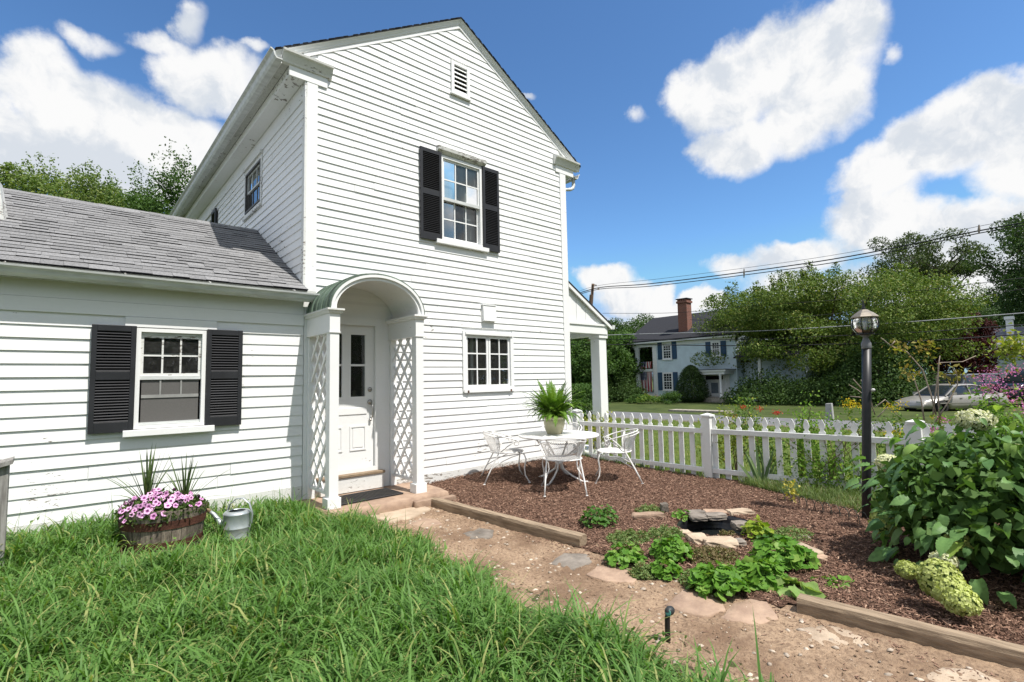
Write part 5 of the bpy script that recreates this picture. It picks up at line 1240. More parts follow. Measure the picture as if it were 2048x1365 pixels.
# weathered wooden post at the edge of the picture
q = onZ(8, 1135, .16); wpst = thing('wooden_post', (q[0]-.08, q[1], .1), 'weathered grey wooden post with slanted cap at the edge of the grass', 'post')
bevel(MB().box(q[0]-.17, q[0]+.0, q[1]-.05, q[1]+.06, -.05, .985).build('post_shaft', M['greywood'], wpst), .006)
MB().hexa([(q[0]-.2, q[1]-.09, .93), (q[0]+.022, q[1]-.09, .99), (q[0]+.022, q[1]+.09, 1.0), (q[0]-.2, q[1]+.09, .94)], [(q[0]-.2, q[1]-.09, .965), (q[0]+.022, q[1]-.09, 1.025), (q[0]+.022, q[1]+.09, 1.035), (q[0]-.2, q[1]+.09, .975)]).build('post_top', M['greywood'], wpst)
# garden spigot / hose end standing at the grass edge
q = gz(1336, 1283); sp = thing('hose_stub', q, 'black hose stub with round nozzle standing at the grass edge', 'hose nozzle')
mb = MB().tube([(q[0], q[1], q[2]-.05), (q[0], q[1], q[2]+.08), (q[0]+.004, q[1], q[2]+.14), (q[0]+.012, q[1]-.008, q[2]+.17)], .016, 10).build('stub_tube', M['black'], sp, True)
MB().lathe([(0, -.03), (.016, -.028), (.024, -.012), (.027, .006), (.022, .024), (0, .03)], 14).build('nozzle', mat_plain('dark_rubber', (.03, .034, .036), .5), sp, True, basis=Matrix.Translation((q[0]+.014, q[1]-.010, q[2]+.175)) @ Matrix.Rotation(rad(90), 4, 'Y'))
MB().lathe([(.012, 0), (.019, 0), (.019, .004), (.012, .004)], 14).build('nozzle_ring', mat_plain('teal_ring', (.05, .19, .16), .4), sp, True, basis=Matrix.Translation((q[0]-.012, q[1]-.018, q[2]+.172)) @ Matrix.Rotation(rad(-70), 4, 'Y'))

# ------------------------------------------------------------------ fern
M['fern'] = mat_leaf('fern_frond', (.10, .21, .025), (.21, .34, .06), None, obj=True, trans=.3)
def frond(droop, seed):
    R_ = random.Random(seed); mb = MB(); V, F_ = [], []; n = 26
    def pt(t): a = droop*t; return Vector((0, math.sin(a)/droop, -(1-math.cos(a))/droop))
    for i in range(1, n):
        t = i/n; p = pt(t); tg = (pt(t+.01)-p).normalized(); L = .105*math.sin(math.pi*min(1, .12+t*.9))**.6*R_.uniform(.75, 1.15)
        for s in (-1, 1):
            d = (Vector((s, 0, 0))*.9+tg*.45+Vector((0, 0, R_.uniform(-.25, .1)))).normalized(); w_ = tg*.017
            b = len(V); V += [p-w_, p+w_, p+d*L*.7+w_*.8, p+d*L, p+d*L*.7-w_*.8]; F_.append((b, b+1, b+2, b+3, b+4))
    mb.add(V, F_); mb.tube([pt(k/6) for k in range(7)], .006, 3, caps=False)
    return mb.mesh('frond', M['fern'], False, False)
frs = [frond(d, i) for i, d in enumerate((.5, .9, 1.3, 1.7, 2.1))]
fb = Vector((pxx, pyy, .743+ph_*.92)); fern = thing('fern', fb, 'bushy green fern growing in the olive pot on the table', 'plant')
for k in range(210):
    a = rng.uniform(0, 6.28); e = rng.uniform(.02, .95); d = Vector((math.cos(a)*math.sin(e), math.sin(a)*math.sin(e), math.cos(e))); p = fb+Vector((math.cos(a), math.sin(a), 0))*pr_*.6*rng.random()
    inst('frond', frs[rng.integers(0, 5)], orient(p, d, Vector((-math.cos(a)*math.cos(e), -math.sin(a)*math.cos(e), math.sin(e))), rng.uniform(.36, .68)*(1.02-.3*e), rng.normal(0, .3)), fern)

# ------------------------------------------------------------------ hydrangea
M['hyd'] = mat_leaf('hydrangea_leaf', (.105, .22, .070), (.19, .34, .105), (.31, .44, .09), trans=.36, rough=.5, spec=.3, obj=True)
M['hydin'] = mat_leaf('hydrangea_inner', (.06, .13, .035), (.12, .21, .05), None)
cord = lambda t: 1.62*((t+.035)**.52)*max(0, 1-t)**.80*(1+.05*math.sin(t*40))
hl = [leafmesh('hydrangea_leaf', M['hyd'], 1, .80, 14, f, d, ripple=.024, widths=cord, cols=3, stem=.08) for f, d in ((.15, .5), (.35, .8), (.05, 1.1), (.3, .3))]
hc = np.array([3.36, -6.24, .46]); hr = np.array([1.02, .95, .70])
hyd = thing('hydrangea_bush', (3.33, -6.27, 0), 'large leafy hydrangea bush with cream and lime flower heads', 'bush')
tocam = CAM-hc; tocam /= np.linalg.norm(tocam)
cnt = 0
while cnt < 285:
    d = rng.normal(size=3); d /= np.linalg.norm(d)
    if d[2] < -.62: continue
    if d@tocam < -.15 and rng.random() < .85: continue
    lump = 1+.13*math.sin(d[0]*7+1)*math.sin(d[1]*6+2)+.09*math.sin(d[2]*9)
    p = hc+hr*d*rng.uniform(.80, 1.06)*lump; p[2] = max(p[2], .07)
    outd = d*hr; outd /= np.linalg.norm(outd); dr = outd*np.array([1, 1, .2])+np.array([0, 0, -.45])+rng.normal(0, .38, 3)
    nr = outd*.5+np.array([0, 0, 1.0])+rng.normal(0, .25, 3)
    inst('leaf', hl[rng.integers(0, 4)], orient(p, dr, nr, rng.uniform(.08, .19)*(1.0 if d[2] < .6 else .8), rng.normal(0, .2)), hyd); cnt += 1
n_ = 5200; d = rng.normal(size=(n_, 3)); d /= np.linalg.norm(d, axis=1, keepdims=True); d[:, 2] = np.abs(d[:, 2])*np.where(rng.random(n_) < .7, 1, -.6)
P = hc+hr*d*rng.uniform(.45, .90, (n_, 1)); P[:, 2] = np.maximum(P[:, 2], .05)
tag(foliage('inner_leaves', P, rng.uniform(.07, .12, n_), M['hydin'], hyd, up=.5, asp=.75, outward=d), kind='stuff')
for k in range(16):
    a = rng.uniform(0, 6.28); e = rng.uniform(.2, 1.15); d = np.array([math.cos(a)*math.sin(e), math.sin(a)*math.sin(e), math.cos(e)]); p = hc+hr*d*.95
    MB().tube([(hc[0]+.15*d[0], hc[1]+.15*d[1], .0), ((hc[0]+.5*hr[0]*d[0]), (hc[1]+.5*hr[1]*d[1]), .3), tuple(p)], [.008, .006, .004], 5).build('stem', M['petleaf'], hyd)
def flower_head(c, r, cream, sq=(1, 1, .85), nfl=420):
    key = 'cream' if cream else 'lime'
    if 'fl'+key not in M:
        M['fl'+key] = mat_leaf('hydrangea_'+key, (.66, .66, .44) if cream else (.46, .52, .15), (.80, .80, .62) if cream else (.62, .66, .28), None, trans=.25, rough=.6)
    d = rng.normal(size=(nfl, 3)); d /= np.linalg.norm(d, axis=1, keepdims=True); P = np.array(c)+d*np.array(sq)*r*rng.uniform(.88, 1.05, (nfl, 1))
    Ps, Ds, Ns, Ss = [], [], [], []
    for k in range(4):
        nn = d+rng.normal(0, .42, (nfl, 3)); t = np.cross(nn, np.array([.3, .2, .9])); t /= np.linalg.norm(t, axis=1, keepdims=True); b = np.cross(nn, t); b /= np.linalg.norm(b, axis=1, keepdims=True)
        a = k*np.pi/2+.3; Ps.append(P); Ds.append(t*math.cos(a)+b*math.sin(a)); Ns.append(nn); Ss.append(rng.uniform(.85, 1.15, nfl)*.0165*min(1.3, r/.09)**.5)
    V, Fq = scatter_leaves(np.concatenate(Ps), np.concatenate(Ds), np.concatenate(Ns), np.concatenate(Ss), asp=1.0)
    o_ = link(bpy.data.objects.new('flower_head', npmesh('flower_head', V, Fq, M['fl'+key])), hyd)
    core = MB(); core.lathe([(0, -.86*r*sq[2])]+[(r*.86*math.cos(a), r*.86*sq[2]*math.sin(a)) for a in [-1.2+2.4*i/8 for i in range(9)]]+[(0, .86*r*sq[2])], 16, tuple(c), sq[0], sq[1], caps=False).build('flower_core', M['petleaf'], o_, True)  # core coloured darker green to paint shade into the floret gaps
    return o_
for (px, py, dep, r, cream, sq) in ((1950, 840, 4.35, .135, True, (1, 1, .62)), (1777, 927, 5.15, .105, True, (1, 1, .8)), (1769, 1047, 4.75, .118, False, (1, 1, .95)), (1880, 1160, 3.38, .125, False, (.95, .95, 1)), (1922, 1203, 3.22, .098, False, (1, 1, .8)),
 (1815, 1140, 3.75, .072, False, (1.1, 1, .8)), (1888, 1123, 3.6, .085, True, (1, .9, .8)), (1915, 1085, 3.75, .082, False, (1.1, 1, .8)), (1890, 885, 4.6, .05, True, (1.2, 1, .6)), (2040, 900, 4.2, .09, True, (1, 1, .7)), (1838, 965, 4.55, .055, True, (1.1, 1, .7)), (1862, 1035, 4.15, .05, False, (1.1, 1, .7))):
    flower_head(atD(px, py, dep), r, cream, sq)
p1_, p2_ = atD(1880, 1160, 3.38), atD(1922, 1203, 3.22)
flower_head((p1_+p2_)/2, .105, False)

# ------------------------------------------------------------------ pond side plants
M['hosta'] = mat_leaf('clump_leaf', (.085, .21, .025), (.17, .32, .05), (.22, .34, .07), trans=.3, rough=.45, obj=True)
M['dkleaf'] = mat_leaf('dark_clump_leaf', (.05, .13, .02), (.10, .21, .035), None, trans=.28, rough=.4, obj=True)
M['lime'] = mat_leaf('lime_leaf', (.22, .32, .03), (.36, .42, .06), (.10, .2, .03), trans=.35, obj=True)
M['paleleaf'] = mat_leaf('pale_leaf', (.20, .33, .09), (.32, .42, .14), None, obj=True)
def rls(mat, k): return [roundleaf('leaf', mat, 1, lo, sc, cu, no, 21, s) for s, (lo, sc, cu, no) in enumerate(((5, .13, .25, .6), (7, .10, .1, .5), (5, .16, .4, .7)))]
LV = {k: rls(M[k], k) for k in ('hosta', 'dkleaf', 'lime', 'paleleaf')}
def clump(name, px, py, wpx, hpx, nleaf, size, kind, label, group=None, flat=1.0, seed=0):
    b = gz(px, py); dep = (b-CAM)@FW; R = wpx/2/FPX*dep; H = hpx/FPX*dep
    t_ = thing(name, b, label, 'plant', group)
    for k in range(nleaf):
        a = rng.uniform(0, 6.28); r = math.sqrt(rng.random()); x, y = R*r*math.cos(a), R*.85*r*math.sin(a); lum = 1+.25*math.sin(a*3+px)*r
        z = H*(.25+.75*math.sqrt(max(0, 1-r*r)))*rng.uniform(.55, 1.05)*lum
        out = Vector((math.cos(a), math.sin(a), 0)); nr = out*(.35+.9*r)+Vector((0, 0, 1))+Vector(rng.normal(0, .3, 3)); dr = out*1.0+Vector((0, 0, -.15-.5*r))+Vector(rng.normal(0, .45, 3))
        zb = float(hgt(b[0]+x, b[1]+y)); inst('leaf', LV[kind][rng.integers(0, 3)], orient((b[0]+x, b[1]+y, max(zb, -.02)+max(z, .02)), dr, nr, size*rng.uniform(.6, 1.15)), t_)
    n_ = 10; mb = MB()
    for k in range(n_):
        a = rng.uniform(0, 6.28); r = R*.7*rng.random(); mb.tube([(b[0], b[1], b[2]-.01), (b[0]+r*math.cos(a), b[1]+r*math.sin(a), b[2]+H*.5)], .003, 4, caps=False)
    mb.build('stems', M['petleaf'], t_)
    return t_
clump('leafy_clump', 1197, 1052, 78, 36, 190, .026, 'dkleaf', 'round dark green leafy mound alone on the mulch left of the pond')
clump('leafy_clump', 1252, 1128, 82, 34, 150, .030, 'hosta', 'low leafy clump beside the grey stone at the path')
clump('leafy_clump', 1345, 1120, 84, 42, 210, .030, 'hosta', 'bright green clump in front of the pond stones')
clump('leafy_clump', 1332, 1152, 62, 28, 110, .028, 'hosta', 'small bright clump at the dirt edge above the rounded stone')
clump('leafy_clump', 1440, 1182, 120, 44, 280, .035, 'hosta', 'biggest leafy clump along the dirt path')
clump('leafy_clump', 1520, 1168, 100, 44, 250, .037, 'hosta', 'leafy clump between the biggest clump and the pale drooping leaves')
clump('leafy_clump', 1565, 1130, 130, 46, 280, .036, 'hosta', 'leafy clump at the foot of the tilted tan slab')
clump('lime_plant', 1515, 1078, 62, 34, 90, .036, 'lime', 'yellow lime leaved plant on the right side of the pond')
clump('leafy_clump', 1540, 1092, 60, 22, 60, .028, 'dkleaf', 'small dark clump under the lime leaved plant')
clump('leafy_clump', 1365, 1038, 40, 18, 46, .022, 'hosta', 'light green seedling clump behind the pond on the left')
clump('ladys_mantle', 1590, 1188, 60, 22, 16, .085, 'paleleaf', 'few large pale drooping leaves by the end of the greyer timber')
clump('ladys_mantle', 1655, 1168, 70, 10, 12, .05, 'hosta', 'trailing leaves reaching right onto the mulch')
M['sedum'] = mat_leaf('sedum', (.14, .22, .07), (.24, .31, .12), (.26, .17, .10), trans=.25)
M['sedumb'] = mat_leaf('sedum_brown', (.16, .13, .06), (.25, .19, .10), (.14, .2, .06), trans=.2)
def sedum(px, py, wpx, hpx, mat, label, n_=2600, tall=.11):
    n_ = int(n_*2.0)
    b = gz(px, py); dep = (b-CAM)@FW; R = wpx/2/FPX*dep; Rd = R*.8
    a = rng.uniform(0, 6.28, n_); r = np.sqrt(rng.random(n_)); x = b[0]+R*r*np.cos(a); y = b[1]+Rd*r*np.sin(a)
    tuft = .6+.4*np.sin(x*40)*np.sin(y*37); P = np.stack([x, y, np.maximum(hgt(x, y), -.03)+rng.random(n_)*tall*tuft*(1.1-r*.6)], 1)
    t_ = thing('sedum_mat', b, label, 'plant', 'low sedum mats round the pond')
    foliage('foliage', P, rng.uniform(.014, .028, n_), mat, t_, up=1.0, asp=.55)
    return t_
sedum(1258, 1082, 100, 30, M['sedum'], 'grey green sedum mat between the dark mound and the pond', 3400)
sedum(1330, 1075, 90, 30, M['sedum'], 'green sedum mat touching the left pond stones', 3000)
sedum(1300, 1026, 66, 20, M['sedum'], 'small sedum patch behind the long low stone', 1500)
sedum(1425, 1118, 120, 40, M['sedumb'], 'brownish sedum in front of the beige pond stones', 3400, .10)
sedum(1290, 1150, 70, 20, M['sedum'], 'sedum strip along the dirt beside the squarish stepping stone', 1800)
sedum(1400, 1165, 90, 30, M['sedum'], 'sedum between the bright clump and the biggest clump', 2200)
sedum(1455, 1070, 36, 14, M['sedumb'], 'tuft of brown sedum overhanging the pond water', 900)
sedum(1585, 1075, 90, 20, M['sedum'], 'sparse sedum beside the small smooth grey stone', 1400)

# ------------------------------------------------------------------ plants along the fence
# iris fan
M['iris'] = mat_leaf('iris_leaf', (.10, .17, .07), (.17, .24, .10), None, obj=True, trans=.2)
il = [leafmesh('iris_leaf', M['iris'], 1, .075, 6, .12, dr, widths=lambda t: min(1, .7+t)*(1-t**3.2)) for dr in (.15, .6)]
ib = gz(1522, 972); ir = thing('iris_plant', ib, 'iris with broad sword leaves standing in front of the picket fence', 'plant')
for k in range(13):
    f = -1+2*k/12; lat = Vector(RT); d = Vector((0, 0, 1))+lat*(f*.75)+Vector(rng.normal(0, .12, 3)); inst('iris_leaf', il[k % 2], orient(ib+np.array(lat)*f*.08, d, Vector(-FW)+Vector(rng.normal(0, .4, 3)), rng.uniform(.38, .68)*(1-.25*abs(f))), ir)
# yellow weed
yb = gz(1582, 1005); yw = thing('yellow_weed', yb, 'small yellowing weed in the grassy strip before the fence', 'plant')
P = np.array([yb+np.array([rng.normal(0, .04), rng.normal(0, .04), rng.uniform(.02, .26)]) for _ in range(70)]); foliage('foliage', P, rng.uniform(.03, .06, 70), mat_leaf('yellow_leaf', (.42, .36, .05), (.5, .46, .12), None), yw)
MB().tube([yb, yb+np.array([.01, .0, .24])], .003, 4).build('stem', M['petleaf'], yw)
# grassy strip
n_ = 6000; A_, B_ = gz(1540, 985), gz(1800, 1045); A2 = np.array([5.2, -3.3, 0]); 
f = rng.random(n_); g = rng.random(n_); lo = A_[None]*(1-f[:, None])+B_[None]*f[:, None]; hi = np.array([5.15, -3.2, 0])[None]*(1-f[:, None])+np.array([5.35, -5.6, 0])[None]*f[:, None]
pt_ = lo*(1-g[:, None])+hi*g[:, None]; pt_[:, 2] = hgt(pt_[:, 0], pt_[:, 1])
V, Fq = blades(n_, pt_, rng.uniform(0, 6.28, n_), np.abs(rng.normal(.25, .3, n_)), rng.uniform(.06, .24, n_)*(.5+.5*g), rng.uniform(.003, .008, n_), rng.uniform(.3, 2, n_), 3)
M['palegrass'] = mat_leaf('pale_grass', (.12, .19, .06), (.21, .27, .11), (.30, .28, .15))
tag(link(bpy.data.objects.new('weedy_grass', npmesh('weedy_grass', V, Fq, M['palegrass'], True))), 'pale weedy grass strip in front of the picket fence', 'grass', kind='stuff')
n_ = 700; yy = rng.uniform(-2.7, -.1, n_); cl = np.sin(yy*16) > -.2; yy = yy[cl]; n_ = len(yy); pt_ = np.stack([5.2+rng.normal(0, .03, n_), yy, hgt(5.2, yy)], 1)
V, Fq = blades(n_, pt_, rng.uniform(0, 6.28, n_), np.abs(rng.normal(.25, .3, n_)), rng.uniform(.05, .15, n_), rng.uniform(.004, .008, n_), rng.uniform(.3, 2, n_), 3)
tag(link(bpy.data.objects.new('fence_grass', npmesh('fence_grass', V, Fq, M['grass'], True))), 'tufts of grass along the foot of the fence by the porch', 'grass', kind='stuff')
# wire edging arches
wa, wb = gz(1555, 1003), gz(1735, 1056); we = thing('wire_edging', wa, 'low dark wire hoop edging in front of the weedy grass', 'edging'); wm = mat_plain('dark_wire', (.05, .06, .05), .6)
nh = 11
for k in range(nh):
    c0_ = wa+(wb-wa)*(k/nh); c1_ = wa+(wb-wa)*((k+1.25)/nh); c0_[2] = c1_[2] = 0; pts = []
    for j in range(9):
        a = math.pi*j/8; p = (c0_+c1_)/2-(c1_-c0_)/2*math.cos(a); pts.append((p[0], p[1], float(hgt(p[0], p[1]))+.15*math.sin(a)))
    MB().tube(pts, .0035, 5).build('hoop', wm, we, True)
def shrub(name, base, R, H, n_, size, mat, label, group=None, stems=6, up=.6, blobs=9, stemmat=None, low=.15, cat='shrub', flowers=None):
    base = np.array(base, float); t_ = thing(name, base, label, cat, group)
    c = rng.normal(size=(blobs, 3))*np.array([R*.5, R*.5, H*.22])+np.array([0, 0, H*.55]); c[:, 2] = np.clip(c[:, 2], H*low, H*.92)
    idx = rng.integers(0, blobs, n_); P = c[idx]+rng.normal(size=(n_, 3))*np.array([R*.26, R*.26, H*.14]); P[:, 2] = np.clip(P[:, 2], .02, H*1.1)
    foliage('foliage', base+P, rng.uniform(.7, 1.25, n_)*size, mat, t_, up=up)
    mb = MB()
    for k in range(stems):
        q = c[k % blobs]; mb.tube([base, base+q*np.array([.4, .4, .5]), base+q], [.010*H, .007*H, .004*H], 5)
    mb.build('stems', stemmat or M['twig'], t_)
    if flowers:
        fm, nf, fs, top = flowers
        for k in range(nf):
            q = c[k % blobs]+rng.normal(size=3)*np.array([R*.25, R*.25, H*.1]); q[2] = H*rng.uniform(*top); m_ = 46
            PP = base+q+rng.normal(size=(m_, 3))*np.array([fs, fs, fs*.55])
            tag(foliage('flower', PP, rng.uniform(.014, .026, m_), fm, t_, up=.5, asp=.8), kind='stuff')
    return t_
M['twig'] = mat_plain('twig', (.20, .14, .10), .85, .2)
M['greytwig'] = mat_plain('grey_twig', (.34, .28, .23), .85, .2)
M['rose'] = mat_leaf('rose_leaf', (.08, .16, .035), (.17, .27, .06), (.32, .35, .06))
M['yg'] = mat_leaf('yellow_green', (.16, .22, .03), (.30, .34, .06), (.42, .36, .06))
M['vine'] = mat_leaf('vine_leaf', (.11, .23, .03), (.22, .36, .06), (.34, .44, .09))
FL = {'red': mat_leaf('red_petal', (.45, .03, .03), (.6, .08, .06), None), 'gold': mat_leaf('gold_petal', (.62, .42, .02), (.75, .58, .05), None), 'pink': mat_leaf('pink_petal', (.62, .16, .50), (.75, .32, .66), None), 'orange': mat_leaf('orange_petal', (.75, .28, .04), (.85, .45, .08), None)}
def beyond(px, off, z=0.0):
    """a point just behind the fence on the sight line of px"""
    d = sight(px, 900); s = (FB.x+off-CAM[0])/d[0]; p = CAM+d*s; fx = FB.x+(FB.y-p[1])*(FC.x-FB.x)/(FB.y-FC.y) if p[1] < FB.y else FB.x
    s = (fx+off-CAM[0])/d[0]; p = CAM+d*s; return np.array([p[0], p[1], float(hgt(p[0], p[1]))])
SG = 'shrubs growing behind the picket fence'
shrub('shrub', beyond(1470, .45), .34, 1.0, 1300, .05, M['yg'], 'yellow green shrub right of the first fence post', SG)
shrub('rose_bush', beyond(1530, .5), .36, 1.12, 1500, .045, M['rose'], 'rose bush with red blooms and yellow tips behind the fence', SG, flowers=(FL['red'], 5, .03, (.82, 1.0)))
shrub('shrub', beyond(1600, .45), .24, 1.22, 800, .05, M['vine'], 'slim bright green shoot rising above the pickets', SG, blobs=12)
shrub('shrub', beyond(1660, .5), .36, .95, 1300, .05, M['vine'], 'low green shrub left of the lamp post behind the fence', SG)
shrub('goldenrod', beyond(1765, .5), .30, 1.15, 800, .05, M['rose'], 'goldenrod with yellow plumes right of the lamp post', SG, flowers=(FL['gold'], 7, .05, (.93, 1.06)))
shrub('shrub', beyond(1830, .5), .38, .95, 1700, .05, M['vine'], 'green shrub behind the second fence post', SG, flowers=(FL['gold'], 3, .035, (.8, 1.0)))
shrub('shrub', beyond(1910, .7), .36, 1.02, 1500, .055, M['vine'], 'leafy shrub right of the second fence post in front of the car', SG)
shrub('phlox', beyond(2005, .55), .34, 1.50, 1700, .055, M['vine'], 'phlox with pink flower clusters at the far end of the fence', SG, blobs=12, flowers=(FL['pink'], 12, .06, (.88, 1.08)))
shrub('phlox', beyond(2045, .4), .42, 1.25, 1900, .05, M['vine'], 'shorter pink phlox at the edge of the picture', SG, flowers=(FL['pink'], 5, .045, (.85, 1.05)))
shrub('shrub', beyond(1865, .45), .22, .95, 500, .05, M['yg'], 'wispy shrub with pink and yellow flecks by the second post', SG, flowers=(FL['pink'], 3, .03, (.9, 1.05)))
# vines through the pickets
for k, (px, lab) in enumerate(((1625, 'vine climbing through the pickets left of the lamp post'), (1690, 'dense vine on the fence next to the lamp post'))):
    b = beyond(px, -.03); t_ = thing('fence_vine', b, lab, 'vine', 'vines on the picket fence'); n_ = 800
    u = rng.normal(0, .24, n_); z = np.abs(rng.normal(.22, .2, n_)); P = np.stack([b[0]+rng.normal(-.03, .05, n_), b[1]+u, b[2]+z], 1); foliage('foliage', P, rng.uniform(.03, .06, n_), M['vine'], t_, up=.5)
    mb = MB()
    for q in range(5): mb.tube([(b[0], b[1], 0), (b[0]-.02, b[1]+rng.normal(0, .15), .3), (b[0], b[1]+rng.normal(0, .3), .7)], .004, 4, caps=False)
    mb.build('stems', M['twig'], t_)
# tall straggly rose canes
cb = beyond(1870, .55); cane = thing('straggly_canes', cb, 'tall bare straggling canes with few rusty leaves behind the second post', 'shrub')
def cpt(px, py): return atD(px, py, float((cb-CAM)@FW))
for pts in ([(1872, 830), (1862, 790), (1845, 740), (1815, 705), (1782, 692), (1762, 676)], [(1866, 830), (1872, 780), (1877, 740), (1878, 726), (1925, 724), (1952, 712)], [(1850, 850), (1842, 800), (1832, 770), (1826, 752)], [(1880, 850), (1876, 790), (1877, 730), (1880, 712)], [(1782, 692), (1790, 682)], [(1870, 845), (1900, 800), (1915, 770), (1913, 745), (1905, 735)]):
    q = [cpt(*p) for p in pts]; MB().tube(q, [.010-.007*i/len(q) for i in range(len(q))], 5).build('cane', M['greytwig'], cane, True)
P = []
for (px, py, n_, s) in ((1800, 694, 30, 12), (1845, 700, 34, 16), (1858, 690, 24, 9), (1815, 740, 30, 14), (1905, 745, 34, 18), (1920, 758, 24, 14), (1826, 752, 16, 9)):
    for _ in range(n_): P.append(cpt(px+rng.normal(0, s), py+rng.normal(0, s*.7)))
foliage('foliage', np.array(P), rng.uniform(.04, .08, len(P)), mat_leaf('rusty_leaf', (.22, .24, .05), (.36, .22, .08), (.40, .40, .06)), cane, up=.6)
# bare twig bush by the lamp
tb = beyond(1745, .25); tw = thing('bare_twig_bush', tb, 'leafless twiggy bush just beside the lamp post', 'shrub')
for pts in ([(1750, 830), (1740, 800), (1715, 780), (1698, 770)], [(1742, 800), (1720, 795), (1700, 793)], [(1745, 810), (1730, 775), (1722, 760)], [(1735, 790), (1712, 765), (1706, 758)], [(1755, 835), (1775, 815), (1800, 835)], [(1750, 815), (1770, 800), (1782, 810)]):
    q = [atD(x, y, float((tb-CAM)@FW)) for x, y in pts]; MB().tube(q, [.008-.005*i/len(q) for i in range(len(q))], 5).build('twig', M['greytwig'], tw, True)
# leafy branch entering at the right
eb = beyond(2080, .6); ebt = thing('young_tree', (eb[0], eb[1], eb[2]), 'young tree with yellowing leaves at the edge of the picture', 'tree')
dep = float((eb-CAM)@FW)*.98
MB().tube([eb, atD(2070, 800, dep), atD(2050, 720, dep), atD(2030, 690, dep)], [.02, .015, .01, .006], 6).build('trunk', M['twig'], ebt, True)
P = np.array([atD(2030+rng.normal(0, 22), 695+rng.normal(0, 16), dep*rng.uniform(.97, 1.03)) for _ in range(330)]); foliage('crown', P, rng.uniform(.04, .085, 330), M['yg'], ebt)
M['yellowleaf'] = mat_leaf('porch_shrub', (.34, .36, .05), (.46, .44, .10), (.1, .2, .04))
shrub('variegated_shrub', beyond(1188, .75), .30, .80, 1500, .05, M['yellowleaf'], 'yellow variegated shrub between the fence and the porch column', None)

# ------------------------------------------------------------------ trees
def tree(name, base, H, R, label, mat, n_, size, trunk_r, crown_lo=.3, seed=1, group='trees', lean=(0, 0), limbs=11, spiky=0.0, flat=1.0, clumps=70, bark=None, multi=False, tight=.15, shell=.33, zs=.75):
    g = np.random.default_rng(seed); base = np.array(base, float); t_ = thing(name, base, label, 'tree', group)
    top = np.array([lean[0], lean[1], H]); cz = H*(crown_lo+(1-crown_lo)*.5); rz = H*(1-crown_lo)*.5
    C_ = np.array([lean[0]*.7, lean[1]*.7, cz]); Rv = np.array([R, R*flat, rz])
    pts = []
    while len(pts) < clumps:
        d = g.normal(size=3); d /= np.linalg.norm(d); r = g.random()**shell*.92
        lump = 1+.16*math.sin(d[0]*5+seed)*math.sin(d[1]*4+seed*2)+.12*math.sin(d[2]*7+seed)
        pts.append(C_+Rv*d*r*lump)
    pts = np.array(pts)
    mb = MB(); fork = base+np.array([lean[0]*.2, lean[1]*.2, H*crown_lo*.75])
    mb.tube([base-np.array([0, 0, .2]), base+np.array([0, 0, H*.03]), (base+fork)/2+g.normal(0, trunk_r*.3, 3)*[1, 1, 0], fork], [trunk_r*1.35, trunk_r*1.05, trunk_r*.9, trunk_r*.8], 9, caps=False)
    order = g.permutation(len(pts))[:limbs]
    for k in order:
        e = base+pts[k]; s = fork+(np.array([0, 0, 1])*g.uniform(0, .25)*(H-fork[2]+base[2]) if not multi else 0)
        mid = s*.55+e*.45+np.array([0, 0, H*.05])+g.normal(0, R*.06, 3)
        mb.tube([s-np.array([0, 0, .1]), mid, e], [trunk_r*.55, trunk_r*.32, trunk_r*.10], 6, caps=False)
        for q in range(3):
            f = base+pts[g.integers(0, len(pts))]
            if np.linalg.norm(f-mid) < R*.9: mb.tube([mid, (mid+f)/2+g.normal(0, R*.04, 3), f], [trunk_r*.22, trunk_r*.14, trunk_r*.05], 4, caps=False)
    mb.build('trunk', bark or M['bark'], t_, True)
    w_ = g.uniform(.4, 1.6, len(pts)); idx = g.choice(len(pts), n_, p=w_/w_.sum()); sg = R*tight
    q_ = g.normal(size=(n_, 3)); q_ *= np.minimum(1, 1.55/np.maximum(np.linalg.norm(q_, axis=1, keepdims=True), 1e-6)); P = pts[idx]+q_*np.array([sg, sg, sg*zs])
    if spiky:
        tips = np.argsort(-pts[:, 2])[:len(pts)//3]
        m = np.isin(idx, tips) & (g.random(n_) < .16); h_ = g.random(m.sum()); P[m] = pts[idx[m]]+np.stack([np.sin(idx[m]*3.1)*.9*R*tight+(h_-.4)*.5*spiky*np.sin(idx[m]*5.3)+g.normal(0, .13, m.sum()), np.cos(idx[m]*1.7)*.9*R*tight+g.normal(0, .13, m.sum()), sg*.4+h_*spiky*1.6*(1+.5*np.sin(idx[m]*2.3))], 1)
    out = (P-C_)/Rv; out /= np.maximum(np.linalg.norm(out, axis=1, keepdims=True), 1e-6)
    # leaves
    Nn = g.normal(size=(n_, 3))*.6+out*.7+np.array([0, 0, .5]); D = g.normal(size=(n_, 3))+np.array([0, 0, -.2])
    V, Fq = scatter_leaves(base+P, D, Nn, g.uniform(.65, 1.3, n_)*size, asp=.62)
    link(bpy.data.objects.new('crown', npmesh('crown', V, Fq, mat)), t_)
    return t_
M['bark'] = mat_plain('bark', (.085, .065, .05), .9, .2, c2=(.04, .03, .024), scale=3, stretch=(3, 3, .6), bump=.6, bscale=8)
M['t1'] = mat_leaf('tree_cherry', (.075, .135, .024), (.18, .24, .055), (.24, .25, .07), trans=.25)
M['t2'] = mat_leaf('tree_dark', (.038, .080, .022), (.085, .14, .038), None, trans=.25)
M['t3'] = mat_leaf('tree_left', (.085, .145, .030), (.19, .26, .07), (.27, .31, .10), trans=.3)
M['t4'] = mat_leaf('tree_left_dark', (.045, .10, .022), (.095, .165, .04), None, trans=.3)
M['t5'] = mat_leaf('maple_red', (.045, .010, .012), (.085, .020, .020), None, trans=.2)
